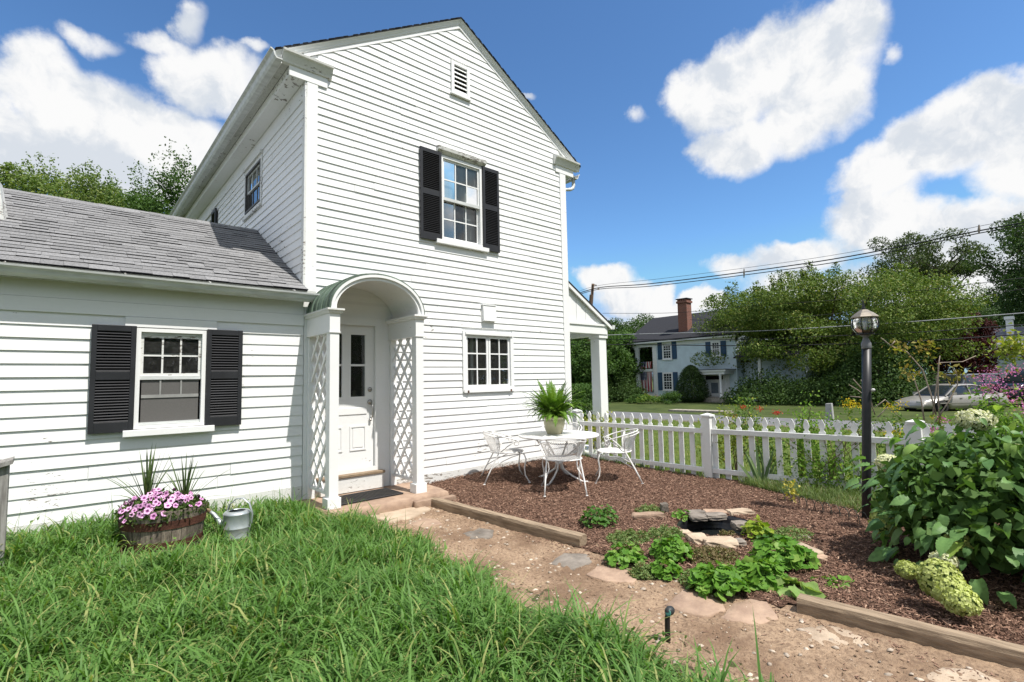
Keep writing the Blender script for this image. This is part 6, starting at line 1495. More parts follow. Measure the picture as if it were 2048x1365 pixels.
M['t6'] = mat_leaf('tree_locust', (.055, .085, .03), (.10, .135, .05), None, trans=.3)
def gbase(px, dep):
    p = atD(px, 780, dep); return np.array([p[0], p[1], float(hgt(p[0], p[1]))])
# across the street
tree('cherry_tree', gbase(1655, 37), 9.6, 8.6, 'broad spreading cherry tree with a forked trunk across the street', M['t1'], 150000, .155, .34, .10, 5, 'trees across the street', limbs=18, spiky=.4, clumps=300, multi=True, tight=.105, shell=.28, zs=.42)
tree('locust_tree', gbase(1868, 58), 18.2, 6.6, 'tall airy tree rising above the cherry tree', M['t6'], 17000, .24, .35, .58, 8, 'trees across the street', clumps=70, limbs=20, tight=.10, lean=(0, 0))
tree('roadside_tree', gbase(2150, 44), 17.5, 6.6, 'tall dark tree cut by the edge of the picture', M['t2'], 45000, .22, .4, .16, 11, 'trees across the street', clumps=110, tight=.12)
tree('red_maple', gbase(1928, 34.5), 6.1, 2.5, 'dark red leaved maple in front of the grey house', M['t5'], 26000, .13, .14, .12, 13, 'trees across the street', clumps=80, tight=.13)
for i, (px, dep, H, R, mt, lab) in enumerate(((1960, 66, 13.5, 7.5, 't2', 'dark green tree filling the gap behind the red maple'), (1790, 62, 12.0, 7.5, 't2', 'rounded green tree behind the cherry tree crown'),
  (2040, 80, 16, 9, 't2', 'far dark tree behind the grey house roof'), (1520, 70, 9.5, 8, 't2', 'dark tree behind the blue house roof'), (1265, 66, 9.8, 6.2, 't2', 'dark tree left of the blue house'), (1205, 60, 9.2, 5.2, 't2', 'dark tree seen past the porch gable'),
  (1150, 70, 9.6, 6.4, 't2', 'dark tree seen through the side porch'), (1080, 75, 10, 7, 't2', 'dark tree hidden behind the house corner'), (1235, 48, 6.4, 4.4, 't4', 'mid green tree behind the bushes at the porch'), (1178, 44, 5.4, 3.8, 't4', 'small green tree beside the utility pole'))):
    tree('roadside_tree', gbase(px, dep), H, R, lab, M[mt], 32000, .21, .25, .12, 30+i, 'trees across the street', clumps=90, limbs=7, tight=.13)
# behind the wing
for i, (px, dep, H, R, mt, lab, sp) in enumerate(((30, 27, 13.4, 4.2, 't3', 'light green tree behind the wing roof beside the dormer', .5), (105, 30, 14.7, 4.4, 't3', 'tallest light green tree with upright shoots behind the wing roof', .8), (195, 31, 14.8, 4.2, 't3', 'light green tree in the middle behind the wing roof', .8), (258, 33, 14.0, 3.6, 't3', 'light green tree next to the dark one behind the wing', .4), (322, 29, 13.7, 3.7, 't4', 'darker pointed tree next to the house eave', 1.0))):
    tree('backyard_tree', gbase(px, dep), H, R, lab, M[mt], 46000, .145, .22, .35, 60+i, 'trees behind the wing', clumps=150, spiky=sp, limbs=9, tight=.12)
# trees of the garden behind the photographer: they show in the window panes and at the sides
for i, (x, y, H, R, lab) in enumerate(((-9, -27, 11, 6, 'garden tree beyond the long grass behind the viewpoint'), (2, -29, 12, 6.5, 'garden tree straight behind the viewpoint'), (13, -28, 11, 6.5, 'garden tree south of the mulch bed'), (22, -26, 12, 6.5, 'garden tree at the corner of the lawn'), (31, -27, 12, 7, 'street tree south of the lawn'), (27, -38, 12, 8, 'street tree far down the road'))):
    tree('garden_tree', (x, y, 0), H, R, lab, M['t4'], 12000, .40, .25, .01, 90+i, 'trees behind the viewpoint', clumps=60, limbs=5, tight=.16)
# hedge and bushes
def bush(name, base, R, H, n_, size, mat, label, group=None, box=None, cat='bush'):
    base = np.array(base, float); t_ = thing(name, base, label, cat, group)
    if box:
        ex, ey = box; P = rng.uniform(-1, 1, (n_, 3)); k = rng.integers(0, 3, n_); sgn = np.where(rng.random(n_) < .5, -1, 1); m = rng.random(n_) < .8
        P[np.arange(n_)[m], k[m]] = sgn[m]; P = P*np.array([ex, ey, H/2])*(1+.05*np.sin(P[:, [1, 2, 0]]*9)+rng.normal(0, .03, (n_, 3)))+np.array([0, 0, H/2])
        out = P-np.array([0, 0, H/2])
    else:
        d = rng.normal(size=(n_, 3)); d /= np.linalg.norm(d, axis=1, keepdims=True); d[:, 2] = np.abs(d[:, 2]); lump = 1+.16*np.sin(d[:, 0]*6+base[0])*np.sin(d[:, 1]*5+base[1])+.1*np.sin(d[:, 2]*8)
        P = d*np.array([R, R, H])*(lump*rng.uniform(.62, 1.04, n_))[:, None]; out = d
    out = out/np.maximum(np.linalg.norm(out, axis=1, keepdims=True), 1e-6)
    foliage('foliage', base+P, rng.uniform(.7, 1.3, n_)*size, mat, t_, up=.3, outward=out)
    MB().tube([base, base+np.array([0, 0, H*.6])], .03+.01*R, 6).build('stem', M['bark'], t_)
    return t_
hb_ = np.array([10.4, 5.0, float(hgt(10.4, 5.0))])
bush('clipped_hedge', hb_, 1, 1.42, 9000, .09, M['t4'], 'clipped green hedge seen under the side porch', None, (.8, 1.1))
BG = 'bushes in front of the blue house'
FXH = 35.4
def atX(px, X): p = onX(px, 790, X); return np.array([X, p[1], float(hgt(X, p[1]))])
bush('dark_bush', atX(1236, 33.0), 2.1, 2.5, 9000, .16, M['t2'], 'dark rounded bush at the porch end of the blue house', BG)
bush('dark_bush', atX(1200, 31.5), 2.0, 2.2, 6000, .16, M['t2'], 'dark bush nearer the utility pole', BG)
bush('dark_bush', atX(1530, 33.2), 2.4, 1.9, 7000, .15, M['t2'], 'dark bush right of the blue house door', BG)
bush('dark_bush', atX(1600, 33.6), 2.2, 1.5, 6000, .15, M['t2'], 'low dark bush under the cherry trunk', BG)
bush('dark_bush', atX(1760, 34.5), 3.2, 3.4, 14000, .16, M['t2'], 'dark undergrowth bush right of the cherry trunk', BG)
bush('dark_bush', atX(1690, 36.5), 2.6, 3.2, 12000, .16, M['t2'], 'tall dark shrub directly behind the cherry trunk', BG)
cb_ = atX(1384, 33.6); cone = thing('conical_evergreen', cb_, 'dense conical evergreen in front of the blue house wall', 'evergreen')
n_ = 26000; z = rng.random(n_)**1.2; a = rng.uniform(0, 6.28, n_); rr = 1.32*np.sqrt(np.clip(1-z**1.7, 0, 1))*(.55+.45*np.clip(z*6, 0, 1))*rng.uniform(.45, 1.04, n_)*(1+.05*np.sin(a*7+z*20)); P = np.stack([rr*np.cos(a), rr*np.sin(a), z*2.75], 1); o_ = P.copy(); o_[:, 2] = .6
foliage('crown', cb_+P, rng.uniform(.05, .10, n_), mat_leaf('spruce', (.025, .055, .015), (.055, .095, .025), None, trans=.15), cone, up=.2, outward=o_/np.linalg.norm(o_, axis=1, keepdims=True))
MB().tube([cb_, cb_+np.array([0, 0, 2.2])], .07, 6).build('trunk', M['bark'], cone)
for i, (px, X, R, H, fl, lab) in enumerate(((1275, 30.5, .8, .55, None, 'daylily clump at the left end of the far flower bed'), (1302, 30.3, .7, .6, 'orange', 'orange daylilies in the far flower bed'), (1340, 30.5, .7, .8, None, 'tall green perennial clump in the far flower bed'))):
    shrub('daylily', atX(px, X), R, H, 1800, .12, M['t4' if i != 1 else 'rose'], lab, 'daylilies by the blue house', flowers=(FL['orange'], 5, .09, (.8, 1.0)) if fl else None)

# ------------------------------------------------------------------ blue house
bz = -.27
bh = thing('blue_house', (FXH, 14, bz), 'pale blue two storey house with columned porch and brick chimney', 'house')
TBH = Matrix(((0, 1, 0, FXH), (-1, 0, 0, 0), (0, 0, 1, 0), (0, 0, 0, 1)))   # x = -Y, outward -X
M['blue'] = mat_plain('blue_clapboard', (.62, .74, .81), .6, .3, var=.06, scale=2)
M['bshut'] = mat_plain('blue_shutter', (.035, .085, .16), .5, .3)
M['bwhite'] = mat_plain('white_far', (.80, .81, .81), .6, .3, var=.05)
def brickmat():
    m, t, b = newmat('chimney_brick'); p_ = pos(t); bt = t.nodes.new('ShaderNodeTexBrick'); sp_ = vmath(t, 'MULTIPLY', p_, (1, 1, 1)).outputs[0]
    cm = t.nodes.new('ShaderNodeCombineXYZ'); sx = t.nodes.new('ShaderNodeSeparateXYZ'); t.links.new(p_, sx.inputs[0]); t.links.new(mth(t, 'ADD', sx.outputs[0], sx.outputs[1]), cm.inputs[0]); t.links.new(sx.outputs[2], cm.inputs[1])
    t.links.new(cm.outputs[0], bt.inputs['Vector']); bt.inputs['Scale'].default_value = 1; bt.inputs['Brick Width'].default_value = .21; bt.inputs['Row Height'].default_value = .075; bt.inputs['Mortar Size'].default_value = .008
    bt.inputs['Color1'].default_value = (.22, .072, .045, 1); bt.inputs['Color2'].default_value = (.15, .05, .034, 1); bt.inputs['Mortar'].default_value = (.22, .17, .14, 1)
    t.links.new(bt.outputs[0], b.inputs['Base Color']); b.inputs['Roughness'].default_value = .9; return m
M['brick'] = brickmat()
y_c, y_end, y_r = 18.1, 20.55, 10.95      # house corner, porch end, far end
ez, rz_, rx_ = 4.68, 7.15, 39.6
MB().box(FXH, 43.8, y_r, y_c, bz-.1, ez).build('wall', M['blue'], bh)
nb = 34
for k in range(nb):
    z0 = bz+.15+k*.138
    if z0+.138 > 4.25: break
    MB().hexa([(FXH-.022, y_r, z0), (FXH-.022, y_c-.3, z0), (FXH-.001, y_c-.3, z0), (FXH-.001, y_r, z0)], [(FXH-.006, y_r, z0+.136), (FXH-.006, y_c-.3, z0+.136), (FXH-.001, y_c-.3, z0+.136), (FXH-.001, y_r, z0+.136)]).build('clapboard', M['blue'], bh)
MB().box(FXH-.05, FXH-.0225, y_c-.34, y_c+.05, bz, 4.25).build('corner_pilaster', M['bwhite'], bh)
MB().box(FXH-.045, FXH+.3, y_r, y_end-.4, 4.25, 4.62).build('frieze', M['bwhite'], bh)
MB().box(FXH-.40, FXH-.046, y_r-.2, y_end+.25, 4.55, 4.66).build('cornice', M['bwhite'], bh)
def slopeface(x0, z0, x1, z1, th=.10):
    return MB().hexa([(x0, y_r-.4, z0), (x1, y_r-.4, z1), (x1, y_end+.25, z1), (x0, y_end+.25, z0)], [(x0, y_r-.4, z0+th), (x1, y_r-.4, z1+th), (x1, y_end+.25, z1+th), (x0, y_end+.25, z0+th)])
br_ = slopeface(FXH-.42, 4.665, rx_, rz_).build('roof', M['shingle_dark'], bh); slopeface(43.9, 4.665, rx_, rz_).build('roof', M['shingle_dark'], bh)
MB().prism([(FXH+.1, y_end-.1, 4.66), (43.6, y_end-.1, 4.66), (rx_, y_end-.1, 7.1)], (0, .12, 0)).build('pediment', M['bwhite'], bh)
cy0, cy1 = onX(1379, 660, 36.4)[1], onX(1361, 660, 36.4)[1]
ch_ = MB().box(36.1, 36.85, cy0, cy1, 4.7, 7.75).build('chimney', M['brick'], bh); MB().box(36.02, 36.93, cy0-.08, cy1+.08, 7.75, 7.92).build('chimney_cap', M['brick'], ch_)
for k in range(4):
    y = cy0+.08+(cy1-cy0-.16)*k/3; MB().box(36.06, 36.9, y-.07, y+.07, 7.921, 8.06).build('cap_pier', M['brick'], ch_)
MB().box(36.0, 36.95, cy0-.1, cy1+.1, 8.061, 8.13).build('cap_slab', M['shingle_dark'], ch_)
def bwin(pxl, pxr, pt, pb, shl=True, shr=True):
    a, b = onX(pxl, (pt+pb)/2, FXH-.05)[1], onX(pxr, (pt+pb)/2, FXH-.05)[1]; z1, z0 = onX((pxl+pxr)/2, pt, FXH-.05)[2], onX((pxl+pxr)/2, pb, FXH-.05)[2]
    u0, u1 = -a, -b
    f_ = frame(TBH, u0, u1, z0, z1, .13, -.075, -.0235, 'window', M['bwhite'], bh)
    MB(TBH).box(u0+.13, u1-.13, -.034, -.03, z0+.1, z1-.13).build('dark_glass', mat_plain('far_glass', (.02, .024, .03), .08, .6), f_)
    mb = MB(TBH); zc = (z0+z1)/2
    for k in (1, 2): x = u0+.13+(u1-u0-.26)*k/3; mb.box(x-.015, x+.015, -.046, -.0345, z0+.1, z1-.13)
    for k in range(1, 6): z = z0+.1+(z1-z0-.23)*k/6; mb.box(u0+.13, u1-.13, -.05, -.0465, z-(.035 if k == 3 else .013), z+(.035 if k == 3 else .013))
    mb.build('muntins', M['bwhite'], f_); MB(TBH).box(u0-.05, u1+.05, -.11, -.0235, z0-.07, z0-.001).build('sill', M['bwhite'], f_)
    sw = .42
    for on, x0 in ((shl, u0-sw-.02), (shr, u1+.02)):
        if not on: continue
        s_ = MB(TBH).box(x0, x0+sw, -.07, -.024, z0, z1).build('shutter', M['bshut'], bh)
        for (c, d) in ((z0+.12, zc-.06), (zc+.06, z1-.12)): MB(TBH).box(x0+.07, x0+sw-.07, -.082, -.0705, c, d).build('shutter_panel', M['bshut'], s_)
bwin(1324.5, 1343.5, 684, 719); bwin(1325.5, 1346, 745, 781); bwin(1422, 1441, 683, 713)
MB(TBH).box(-17.0, -16.45, -.033, -.0295, 3.95, 4.35).build('window_blind', M['bwhite'], bh)
# entry porch
yd0, yd1 = onX(1404, 770, FXH)[1], onX(1463, 770, FXH)[1]   # larger, smaller Y
ep = MB().box(FXH-1.5, FXH-.023, yd1-.1, yd0+.2, bz-.05, bz+.32).build('entry_step', M['concrete'], bh)
zt_ = onX(1404, 744, FXH-1.3)[2]
MB().box(FXH-1.5, FXH-.023, yd1-.25, yd0+.35, zt_-.22, zt_).build('entry_entablature', M['bwhite'], ep)
MB().box(FXH-1.65, FXH-.023, yd1-.4, yd0+.5, zt_+.001, zt_+.12).build('entry_roof', M['bwhite'], ep)
MB().box(FXH-1.7, FXH-.023, yd1-.45, yd0+.55, zt_+.121, zt_+.16).build('entry_roof_top', M['shingle_dark'], ep)
for yy in (yd0-.0, yd1+.15):
    MB().lathe([(.13, bz+.32), (.13, bz+.42), (.09, bz+.45), (.085, zt_-.35), (.12, zt_-.3), (.12, zt_-.221)], 14, (FXH-1.35, yy, 0)).build('entry_column', M['bwhite'], ep, True)
dz_ = zt_-.25
MB().box(FXH-.06, FXH-.0235, yd1+.1, yd0-.1, bz+.32, dz_).build('door_surround', M['bwhite'], ep)
dc = (yd0+yd1)/2+.1
MB().box(FXH-.085, FXH-.061, dc-.5, dc+.5, bz+.34, dz_-.45).build('front_door', M['bwhite'], ep)
MB().box(FXH-.095, FXH-.086, dc-.28, dc+.28, bz+.6, dz_-.6).build('door_glass', mat_plain('door_pane', (.22, .26, .30), .2), ep)
MB().box(FXH-.085, FXH-.061, dc-.7, dc+.7, dz_-.36, dz_-.08).build('fanlight', mat_plain('fan_dark', (.03, .03, .04), .2), ep)
for s in (-1, 1): MB().box(FXH-.10, FXH-.0615, dc+s*.78-.08, dc+s*.78+.08, bz+.32, dz_).build('door_pilaster', M['bwhite'], ep)
# right wing of the blue house behind the cherry
MB().box(FXH+1.0, 43, 6.6, 10.9, bz, 3.1).build('low_wing', M['blue'], bh)
MB().hexa([(FXH-.6, 6.5, 2.9), (39.5, 6.5, 4.3), (39.5, 10.9, 4.3), (FXH-.6, 10.9, 2.9)], [(FXH-.6, 6.5, 3.0), (39.5, 6.5, 4.4), (39.5, 10.9, 4.4), (FXH-.6, 10.9, 3.0)]).build('wing_roof', M['shingle_dark'], bh)
for y in (9.0,): MB().box(FXH-.5, FXH-.3, y, y+.2, bz, 2.9).build('wing_column', M['bwhite'], bh)
# columned side porch
pc = onX(1276, 740, FXH+.25)[1]
po = MB().box(FXH-.05, 43.5, y_c+.06, y_end-.2, bz, bz+.6).build('porch_floor', M['bwhite'], bh)
zb_ = onX(1290, 741, FXH)[2]
MB().box(FXH+.05, 43.5, y_c+.06, y_end-.35, zb_-.12, zb_+.10).build('balcony_floor', M['bwhite'], po)
for xx in (FXH+.25, FXH+2.9, FXH+5.5, FXH+8.0):
    MB().lathe([(.30, bz+.6), (.30, bz+.72), (.24, bz+.78), (.22, 4.0), (.28, 4.08), (.30, 4.25)], 18, (xx, pc, 0)).build('porch_column', M['bwhite'], po, True)
MB().box(FXH-.04, 43.6, y_end-.9, y_end-.3, 4.251, 4.66).build('porch_entablature', M['bwhite'], po)
MB().box(FXH+.1, 43.4, y_c+.06, y_c+.10, bz+.6, 4.25).build('porch_wall', M['blue'], po)
# flags
def flagmat():
    m, t, b = newmat('flag_cloth'); tcn = t.nodes.new('ShaderNodeTexCoord'); sx = t.nodes.new('ShaderNodeSeparateXYZ'); t.links.new(tcn.outputs['UV'], sx.inputs[0]); U, V_ = sx.outputs[0], sx.outputs[1]
    st = mth(t, 'MODULO', mth(t, 'FLOOR', mth(t, 'MULTIPLY', V_, 13)), 2); col = mixc(t, st, (.34, .03, .045), (.68, .66, .64))
    can_ = mth(t, 'MULTIPLY', mth(t, 'LESS_THAN', U, .4), mth(t, 'GREATER_THAN', V_, .4615)); fu = mth(t, 'SUBTRACT', mth(t, 'FRACT', mth(t, 'MULTIPLY', U, 15)), .5); fv = mth(t, 'SUBTRACT', mth(t, 'FRACT', mth(t, 'MULTIPLY', V_, 9.3)), .5)
    star = mth(t, 'LESS_THAN', mth(t, 'ADD', mth(t, 'MULTIPLY', fu, fu), mth(t, 'MULTIPLY', fv, fv)), .06); cc = mixc(t, star, (.022, .026, .085), (.7, .7, .7))
    t.links.new(mixc(t, can_, col, cc), b.inputs['Base Color']); b.inputs['Roughness'].default_value = .85; return m
M['flag'] = flagmat()
def flag(ya, yb_, ztop, L, label, sq):
    """hangs from its hoist edge: stripes run down"""
    n, m_ = 16, 10; V, F_, UV = [], [], []
    for i in range(n+1):
        for j in range(m_+1):
            fy, fz = i/n, j/m_; V.append((FXH+.10+.10*math.sin(fy*17+fz*2)*(.3+fz*.7), ya+(yb_-ya)*fy*(1-.06*fz), ztop-L*fz-.05*math.sin(fy*6)*fz)); UV.append((fz*sq, 1-fy))
    for i in range(n):
        for j in range(m_): a = i*(m_+1)+j; F_.append((a, a+1, a+m_+2, a+m_+1))
    me = bpy.data.meshes.new('flag'); me.from_pydata(V, [], F_); uv = me.uv_layers.new(name='UVMap')
    for lp_ in me.loops: uv.data[lp_.index].uv = UV[lp_.vertex_index]
    me.materials.append(M['flag']); me.polygons.foreach_set('use_smooth', [True]*len(F_))
    tag(link(bpy.data.objects.new('hanging_flag', me)), label, 'flag', 'flags on the blue house porch')
f1, f2 = onX(1282, 760, FXH+.1), onX(1305, 760, FXH+.1)
flag(f1[1], f2[1], onX(1293, 744, FXH+.1)[2], 1.75, 'striped flag hanging below the balcony of the blue house', 1.0)
flag(f1[1], f2[1], onX(1293, 724, FXH+.1)[2], .58, 'folded flag on the balcony rail of the blue house', .62)
# stone marker by the road
mk = gz(1660, 838); mo = MB().hexa([(mk[0]-.1, mk[1]-.14, mk[2]-.1), (mk[0]+.1, mk[1]-.14, mk[2]-.1), (mk[0]+.1, mk[1]+.14, mk[2]-.1), (mk[0]-.1, mk[1]+.14, mk[2]-.1)], [(mk[0]-.08, mk[1]-.11, mk[2]+.62), (mk[0]+.08, mk[1]-.11, mk[2]+.62), (mk[0]+.08, mk[1]+.11, mk[2]+.60), (mk[0]-.08, mk[1]+.11, mk[2]+.60)]).build('stone_marker', mat_plain('granite', (.42, .42, .41), .85, .2, scale=12))
tag(bevel(mo, .02), 'grey granite marker post on the far road verge', 'marker')

# ------------------------------------------------------------------ grey house at the far right
GXH = 55.0; g0 = onX(2040, 760, GXH); gh = thing('grey_house', (GXH, g0[1], -.3), 'pale grey house with wooden garage door behind the red maple', 'house')
ya, yb_ = onX(1935, 740, GXH)[1], onX(2200, 740, GXH)[1]
ze = onX(2030, 700, GXH)[2]; zr_ = onX(2030, 657, GXH+3.5)[2]
MB().box(GXH, GXH+7, yb_, ya, -.4, ze).build('wall', mat_plain('grey_blue_siding', (.46, .54, .58), .6), gh)
for k in range(20):
    z0 = -.3+k*.16
    if z0 > ze-.2: break
    MB().box(GXH-.02, GXH-.001, yb_, ya, z0, z0+.15).build('clapboard', mat_plain('gsid', (.46, .54, .58), .6) if k == 0 else bpy.data.materials['gsid'], gh)
MB().hexa([(GXH-.4, yb_-.3, ze), (GXH+3.5, yb_-.3, zr_), (GXH+3.5, ya+.3, zr_), (GXH-.4, ya+.3, ze)], [(GXH-.4, yb_-.3, ze+.1), (GXH+3.5, yb_-.3, zr_+.1), (GXH+3.5, ya+.3, zr_+.1), (GXH-.4, ya+.3, ze+.1)]).build('roof', mat_plain('grey_roof', (.20, .20, .22), .9), gh)
c0_, c1_ = onX(2012, 640, GXH+2.5)[1], onX(2026, 640, GXH+2.5)[1]; zc_ = onX(2019, 634, GXH+2.5)[2]
chg = MB().box(GXH+2.0, GXH+2.8, c1_, c0_, ze+.5, zc_-.25).build('chimney', M['bwhite'], gh); MB().box(GXH+1.9, GXH+2.9, c1_-.08, c0_+.08, zc_-.249, zc_).build('chimney_cap', M['bwhite'], chg)
d0, d1 = onX(2036, 750, GXH)[1], onX(2085, 750, GXH)[1]; zg1 = onX(2040, 742, GXH)[2]
gd = MB().box(GXH-.05, GXH-.021, d1-.2, d0+.2, -.3, zg1+.2).build('garage_surround', M['bwhite'], gh)
for k in range(3):
    zA = -.25+k*(zg1+.25)/3; MB().box(GXH-.08, GXH-.0505, d1, d0, zA, zA+(zg1+.25)/3-.03).build('garage_panel', mat_plain('garage_wood', (.30, .16, .08), .6) if k == 0 else bpy.data.materials['garage_wood'], gd)

# ------------------------------------------------------------------ vehicles
CARG = mat_plain('car_glass', (.02, .025, .028), .06, .6); TYRE = mat_plain('tyre', (.02, .02, .02), .85); RIM = mat_plain('alloy', (.45, .46, .47), .3, .5, metal=.8)
def car(name, pos_, heading, L, W, prof_low, prof_top, glass, paint, label, wheel_r=.32, axles=(.19, .77), trim=None):
    """prof_low: (x 0..1, z) body outline at the sides; prof_top: greenhouse outline; built along +X = front"""
    t_ = thing(name, pos_, label, 'car', None); T = Matrix.Translation(Vector(pos_)) @ Matrix.Rotation(heading, 4, 'Z')
    def outline(prof, x): return float(np.interp(x, [p[0] for p in prof], [p[1] for p in prof]))
    xs = np.linspace(0, 1, 41); mb = MB(T); ring = 10; vs_ = []
    for x in xs:
        zt = outline(prof_low, x); zb = .20+.06*abs(2*x-1)**4; e = 1-.16*abs(2*x-1)**5; w_ = W/2*e; X_ = L/2-x*L
        arch = 0
        for a in axles:
            dd = abs(x-a)*L
            if dd < wheel_r+.07: arch = max(arch, math.sqrt((wheel_r+.07)**2-dd*dd)+wheel_r-.0)
        zb2 = max(zb, arch) if arch else zb; zb2 = min(zb2, zt-.12)
        sec = [(-w_*.97, zb2), (-w_, max(zb2+.02, zb+.22)), (-w_*.99, zt*.62+.1), (-w_*.95, zt-.05), (-w_*.86, zt), (w_*.86, zt), (w_*.95, zt-.05), (w_*.99, zt*.62+.1), (w_, max(zb2+.02, zb+.22)), (w_*.97, zb2)]
        for (y, z) in sec: vs_.append((X_, y, z))
    n = len(xs); fs = [(i*ring+j, (i+1)*ring+j, (i+1)*ring+(j+1) % ring, i*ring+(j+1) % ring) for i in range(n-1) for j in range(ring)]+[tuple(range(ring)), tuple(range(n*ring-1, (n-1)*ring-1, -1))]
    body = mb.add(vs_, fs).build('body', paint, t_, True)
    mb = MB(T); vs_ = []; gx0, gx1 = prof_top[0][0], prof_top[-1][0]; xs2 = np.linspace(gx0, gx1, 25)
    for x in xs2:
        zt = outline(prof_top, x); zl = outline(prof_low, x)-.02; X_ = L/2-x*L; f = (zt-zl)/max(.05, max(p[1] for p in prof_top)-zl)
        wl, wt = W/2*.90, W/2*(.90-.20*min(1, f))
        for y, z in ((-wl, zl), (-wt, zt-.03*f), (-wt*.8, zt), (wt*.8, zt), (wt, zt-.03*f), (wl, zl)): vs_.append((X_, y, z))
    n = len(xs2); fs = [(i*6+j, (i+1)*6+j, (i+1)*6+j+1, i*6+j+1) for i in range(n-1) for j in range(5)]+[tuple(range(6)), tuple(range(n*6-1, (n-1)*6-1, -1))]
    mb.add(vs_, fs).build('window_band', CARG, t_, True)
    # roof skin and pillars over the glass
    mb = MB(T); zmax = max(p[1] for p in prof_top); rx = [x for x in xs2 if outline(prof_top, x) > zmax-.07]; vs_ = []
    for x in rx:
        zt = outline(prof_top, x); X_ = L/2-x*L
        for y, z in ((-W/2*.735, zt-.055), (-W/2*.70, zt-.015), (-W/2*.56, zt+.010), (W/2*.56, zt+.010), (W/2*.70, zt-.015), (W/2*.735, zt-.055)): vs_.append((X_, y, z))
    mb.add(vs_, [(i*6+j, (i+1)*6+j, (i+1)*6+j+1, i*6+j+1) for i in range(len(rx)-1) for j in range(5)]).build('roof_panel', paint, t_, True)
    for s in (-1, 1):
        for (xa, xb) in ([(prof_top[0][0]+.005, rx[0]), (prof_top[-1][0]-.01, rx[-1]), ((rx[0]+rx[-1])/2, (rx[0]+rx[-1])/2)] if len(prof_top) > 2 else []):
            za = outline(prof_low, xa)-.0; zb = outline(prof_top, xb)-.04
            MB(T).tube([(L/2-xa*L, s*W/2*.905, za), (L/2-xb*L, s*W/2*.735, zb)], .035, 6).build('pillar', paint, t_)
        for a in axles:
            X_ = L/2-a*L; TWl = T @ Matrix.Translation((X_, s*(W/2-.11), wheel_r)) @ Matrix.Rotation(rad(90), 4, 'X')
            wh = MB(TWl).lathe([(wheel_r*.62, -.10), (wheel_r*.95, -.10), (wheel_r, -.06), (wheel_r, .06), (wheel_r*.95, .10), (wheel_r*.62, .10)], 28, caps=False).build('wheel', TYRE, t_, True)
            MB(TWl).lathe([(0, -.085*(-s)), (wheel_r*.15, -.09*(-s)), (wheel_r*.45, -.07*(-s)), (wheel_r*.63, -.10*(-s))], 20, caps=False).build('rim', RIM, wh)
        MB(T).box(L/2-.14, L/2-.02, *(sorted((s*W*.24, s*W*.40))), outline(prof_low, .03)-.14, outline(prof_low, .03)-.03).build('headlight', mat_plain('headlamp', (.5, .5, .48), .15) if 'headlamp' not in bpy.data.materials else bpy.data.materials['headlamp'], t_)
        MB(T).box(-L/2+.01, -L/2+.10, *(sorted((s*W*.22, s*W*.42))), outline(prof_low, .97)-.22, outline(prof_low, .97)-.06).build('tail_light', mat_plain('tail_lamp', (.25, .02, .02), .3) if 'tail_lamp' not in bpy.data.materials else bpy.data.materials['tail_lamp'], t_)
        xm = prof_top[0][0]+.06; MB(T).box(L/2-xm*L-.1, L/2-xm*L+.08, *(sorted((s*W*.49, s*(W*.49+.16)))), outline(prof_low, xm)+.0, outline(prof_low, xm)+.13).build('mirror', paint, t_)
        MB(T).box(-L*.33, L*.33, *(sorted((s*W*.497, s*W*.505))), .47, .52).build('side_moulding', trim or paint, t_)
        for xd in (.40, .62): MB(T).box(L/2-xd*L-.14, L/2-xd*L, *(sorted((s*W*.495, s*W*.506))), .70, .73).build('door_handle', trim or paint, t_)
    return t_
silver = mat_plain('silver_paint', (.36, .345, .32), .28, .5, metal=.35, var=.03); grey_ = mat_plain('grey_paint', (.12, .13, .15), .3, .5, var=.05); blackp = mat_plain('black_paint', (.012, .013, .018), .2, .5, var=.05)
low_s = [(0, .50), (.03, .62), (.10, .70), (.26, .82), (.32, .86), (.72, .90), (.85, .92), (.96, .88), (1, .70)]; top_s = [(.25, .82), (.40, 1.30), (.47, 1.36), (.62, 1.36), (.70, 1.30), (.86, .91)]
cd_ = Vector((-.843, .537, 0)); cp = atD(1900, 790, 25.2); cx2 = cp[0]; cy2 = cp[1]; zc2 = 1.582-25.0*80/1024
car('sedan', (cx2, cy2, zc2), math.atan2(cd_.y, cd_.x), 4.85, 1.80, low_s, top_s, CARG, silver, 'silver sedan parked across the road beside the red maple', .32, (.20, .755))
low_v = [(0, .62), (.02, .86), (.08, .95), (.24, 1.05), (.30, 1.08), (.97, 1.10), (1, .8)]; top_v = [(.24, 1.04), (.36, 1.68), (.44, 1.74), (.90, 1.74), (.985, 1.08)]
cp = atD(1925, 790, 29.0); car('suv', (cp[0], cp[1], 1.582-29*66/1024), math.atan2(cd_.y, cd_.x)+.1, 4.7, 1.85, low_v, top_v, CARG, grey_, 'dark grey utility vehicle parked behind the silver sedan', .36, (.19, .78))
low_t = [(0, .75), (.02, 1.0), (.06, 1.1), (.24, 1.18), (.30, 1.2), (.98, 1.22), (1, .8)]; top_t = [(.22, 1.16), (.33, 1.80), (.40, 1.88), (.92, 1.88), (.985, 1.2)]
cp = atD(2085, 790, 27.0); car('black_van', (cp[0], cp[1], 1.582-27*68/1024), math.atan2(cd_.y, cd_.x), 5.2, 1.95, low_t, top_t, CARG, blackp, 'black van cut by the edge of the picture', .38, (.18, .78))

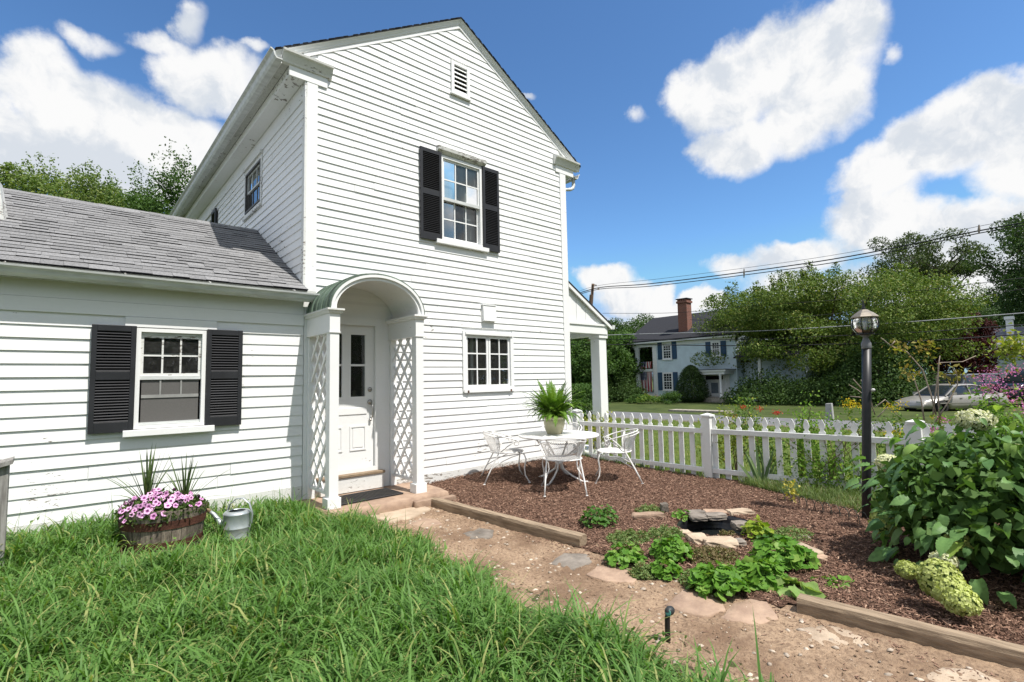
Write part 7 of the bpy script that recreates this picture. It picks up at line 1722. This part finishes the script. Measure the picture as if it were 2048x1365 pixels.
# ------------------------------------------------------------------ utility poles and wires
M['pole'] = mat_plain('pole_wood', (.17, .115, .08), .9, .2, c2=(.10, .07, .05), scale=1.5, stretch=(6, 6, .6))
M['wire'] = mat_plain('wire', (.02, .02, .022), .6); M['wire_bright'] = mat_plain('bright_wire', (.35, .36, .38), .4)
pb_, pt2 = atD(1167, 800, 43.5), atD(1186, 568, 43.5)
up_ = thing('utility_pole', (pb_[0], pb_[1], pb_[2]), 'leaning wooden utility pole seen past the porch', 'utility pole')
MB().tube([pb_, (pb_+pt2)/2, pt2], [.17, .145, .12], 10).build('pole', M['pole'], up_, True)
MB().tube([atD(1184, 570, 43.4), atD(1193, 571, 43.2)], .05, 6).build('cross_arm', M['pole'], up_)
MB().tube([atD(1197, 576, 43.2), atD(1197, 580, 43.2)], .08, 6).build('insulator', M['greytwig'], up_)
MB().tube([atD(1183, 590, 43.3), atD(1181, 615, 43.3)], .16, 8).build('ground_guard', M['pole'], up_)
MB().tube([atD(1178, 700, 43.2), atD(1177, 722, 43.2)], .06, 6).build('meter_tag', M['bwhite'], up_)
WIRES = [([(1120, 600), (1190, 573), (1320, 558), (1500, 535), (1700, 505), (1958, 453), (2140, 418)], .016, 'thin top utility wire crossing the clouds'), ([(1130, 597), (1197, 576), (1300, 568), (1500, 543), (1700, 513), (1958, 462), (2140, 430)], .045, 'thick upper utility cable'), ([(1130, 600), (1197, 579), (1300, 573), (1500, 549), (1700, 520), (1958, 467), (2140, 437)], .035, 'second upper utility cable just below the thick one'),
 ([(1205, 627), (1350, 626), (1500, 613), (1700, 598), (1850, 580), (2140, 545)], .02, 'service wire passing over the brick chimney'), ([(1380, 640), (1500, 642), (1700, 625), (1850, 610), (2140, 562)], .018, 'faint wire across the middle of the cherry crown'),
 ([(1150, 673), (1300, 668), (1500, 663), (1700, 652), (1850, 642), (2140, 619)], .036, 'bright grey cable at lantern height'), ([(1150, 677), (1300, 680), (1500, 679), (1700, 671), (1850, 664), (2140, 643)], .030, 'dark cable just below the bright grey one'), ([(1145, 690), (1300, 690), (1500, 692), (1700, 688), (1850, 682), (2140, 662)], .042, 'lowest thick cable crossing below the lantern')]
for k, (pts, r, lab) in enumerate(WIRES):
    q = []
    for (x, y) in pts:
        dep = 43.2 if x <= 1197 else 43.2*26.5/(26.5+(43.2-26.5)*((x-1197)/851)); q.append(atD(x, y, dep))
    # smooth the span
    qq = []; q = np.array(q)
    for i in range(len(q)-1):
        p0, p1, p2, p3 = q[max(0, i-1)], q[i], q[i+1], q[min(len(q)-1, i+2)]
        for s in np.linspace(0, 1, 7)[:-1]: qq.append(.5*((2*p1)+(-p0+p2)*s+(2*p0-5*p1+4*p2-p3)*s*s+(-p0+3*p1-3*p2+p3)*s**3))
    qq.append(q[-1])
    tag(MB().tube(qq, r*.8, 5).build('utility_wire', M['wire_bright' if k == 5 else 'wire'], None, True), lab, 'wire', 'overhead utility wires')
for k, (px, py) in enumerate(((1488, 546), (1958, 458))):
    dep = 43.2*26.5/(26.5+(43.2-26.5)*((px-1197)/851)); a, b = atD(px, py-8, dep), atD(px, py+10, dep)
    tag(MB().tube([a, (a+b)/2, b], [.03, .06, .03], 6).build('cable_spacer', M['greytwig']), ['cable spacer on the upper wires over the cherry tree', 'cable spacer on the upper wires in front of the tall airy tree'][k], 'cable spacer')
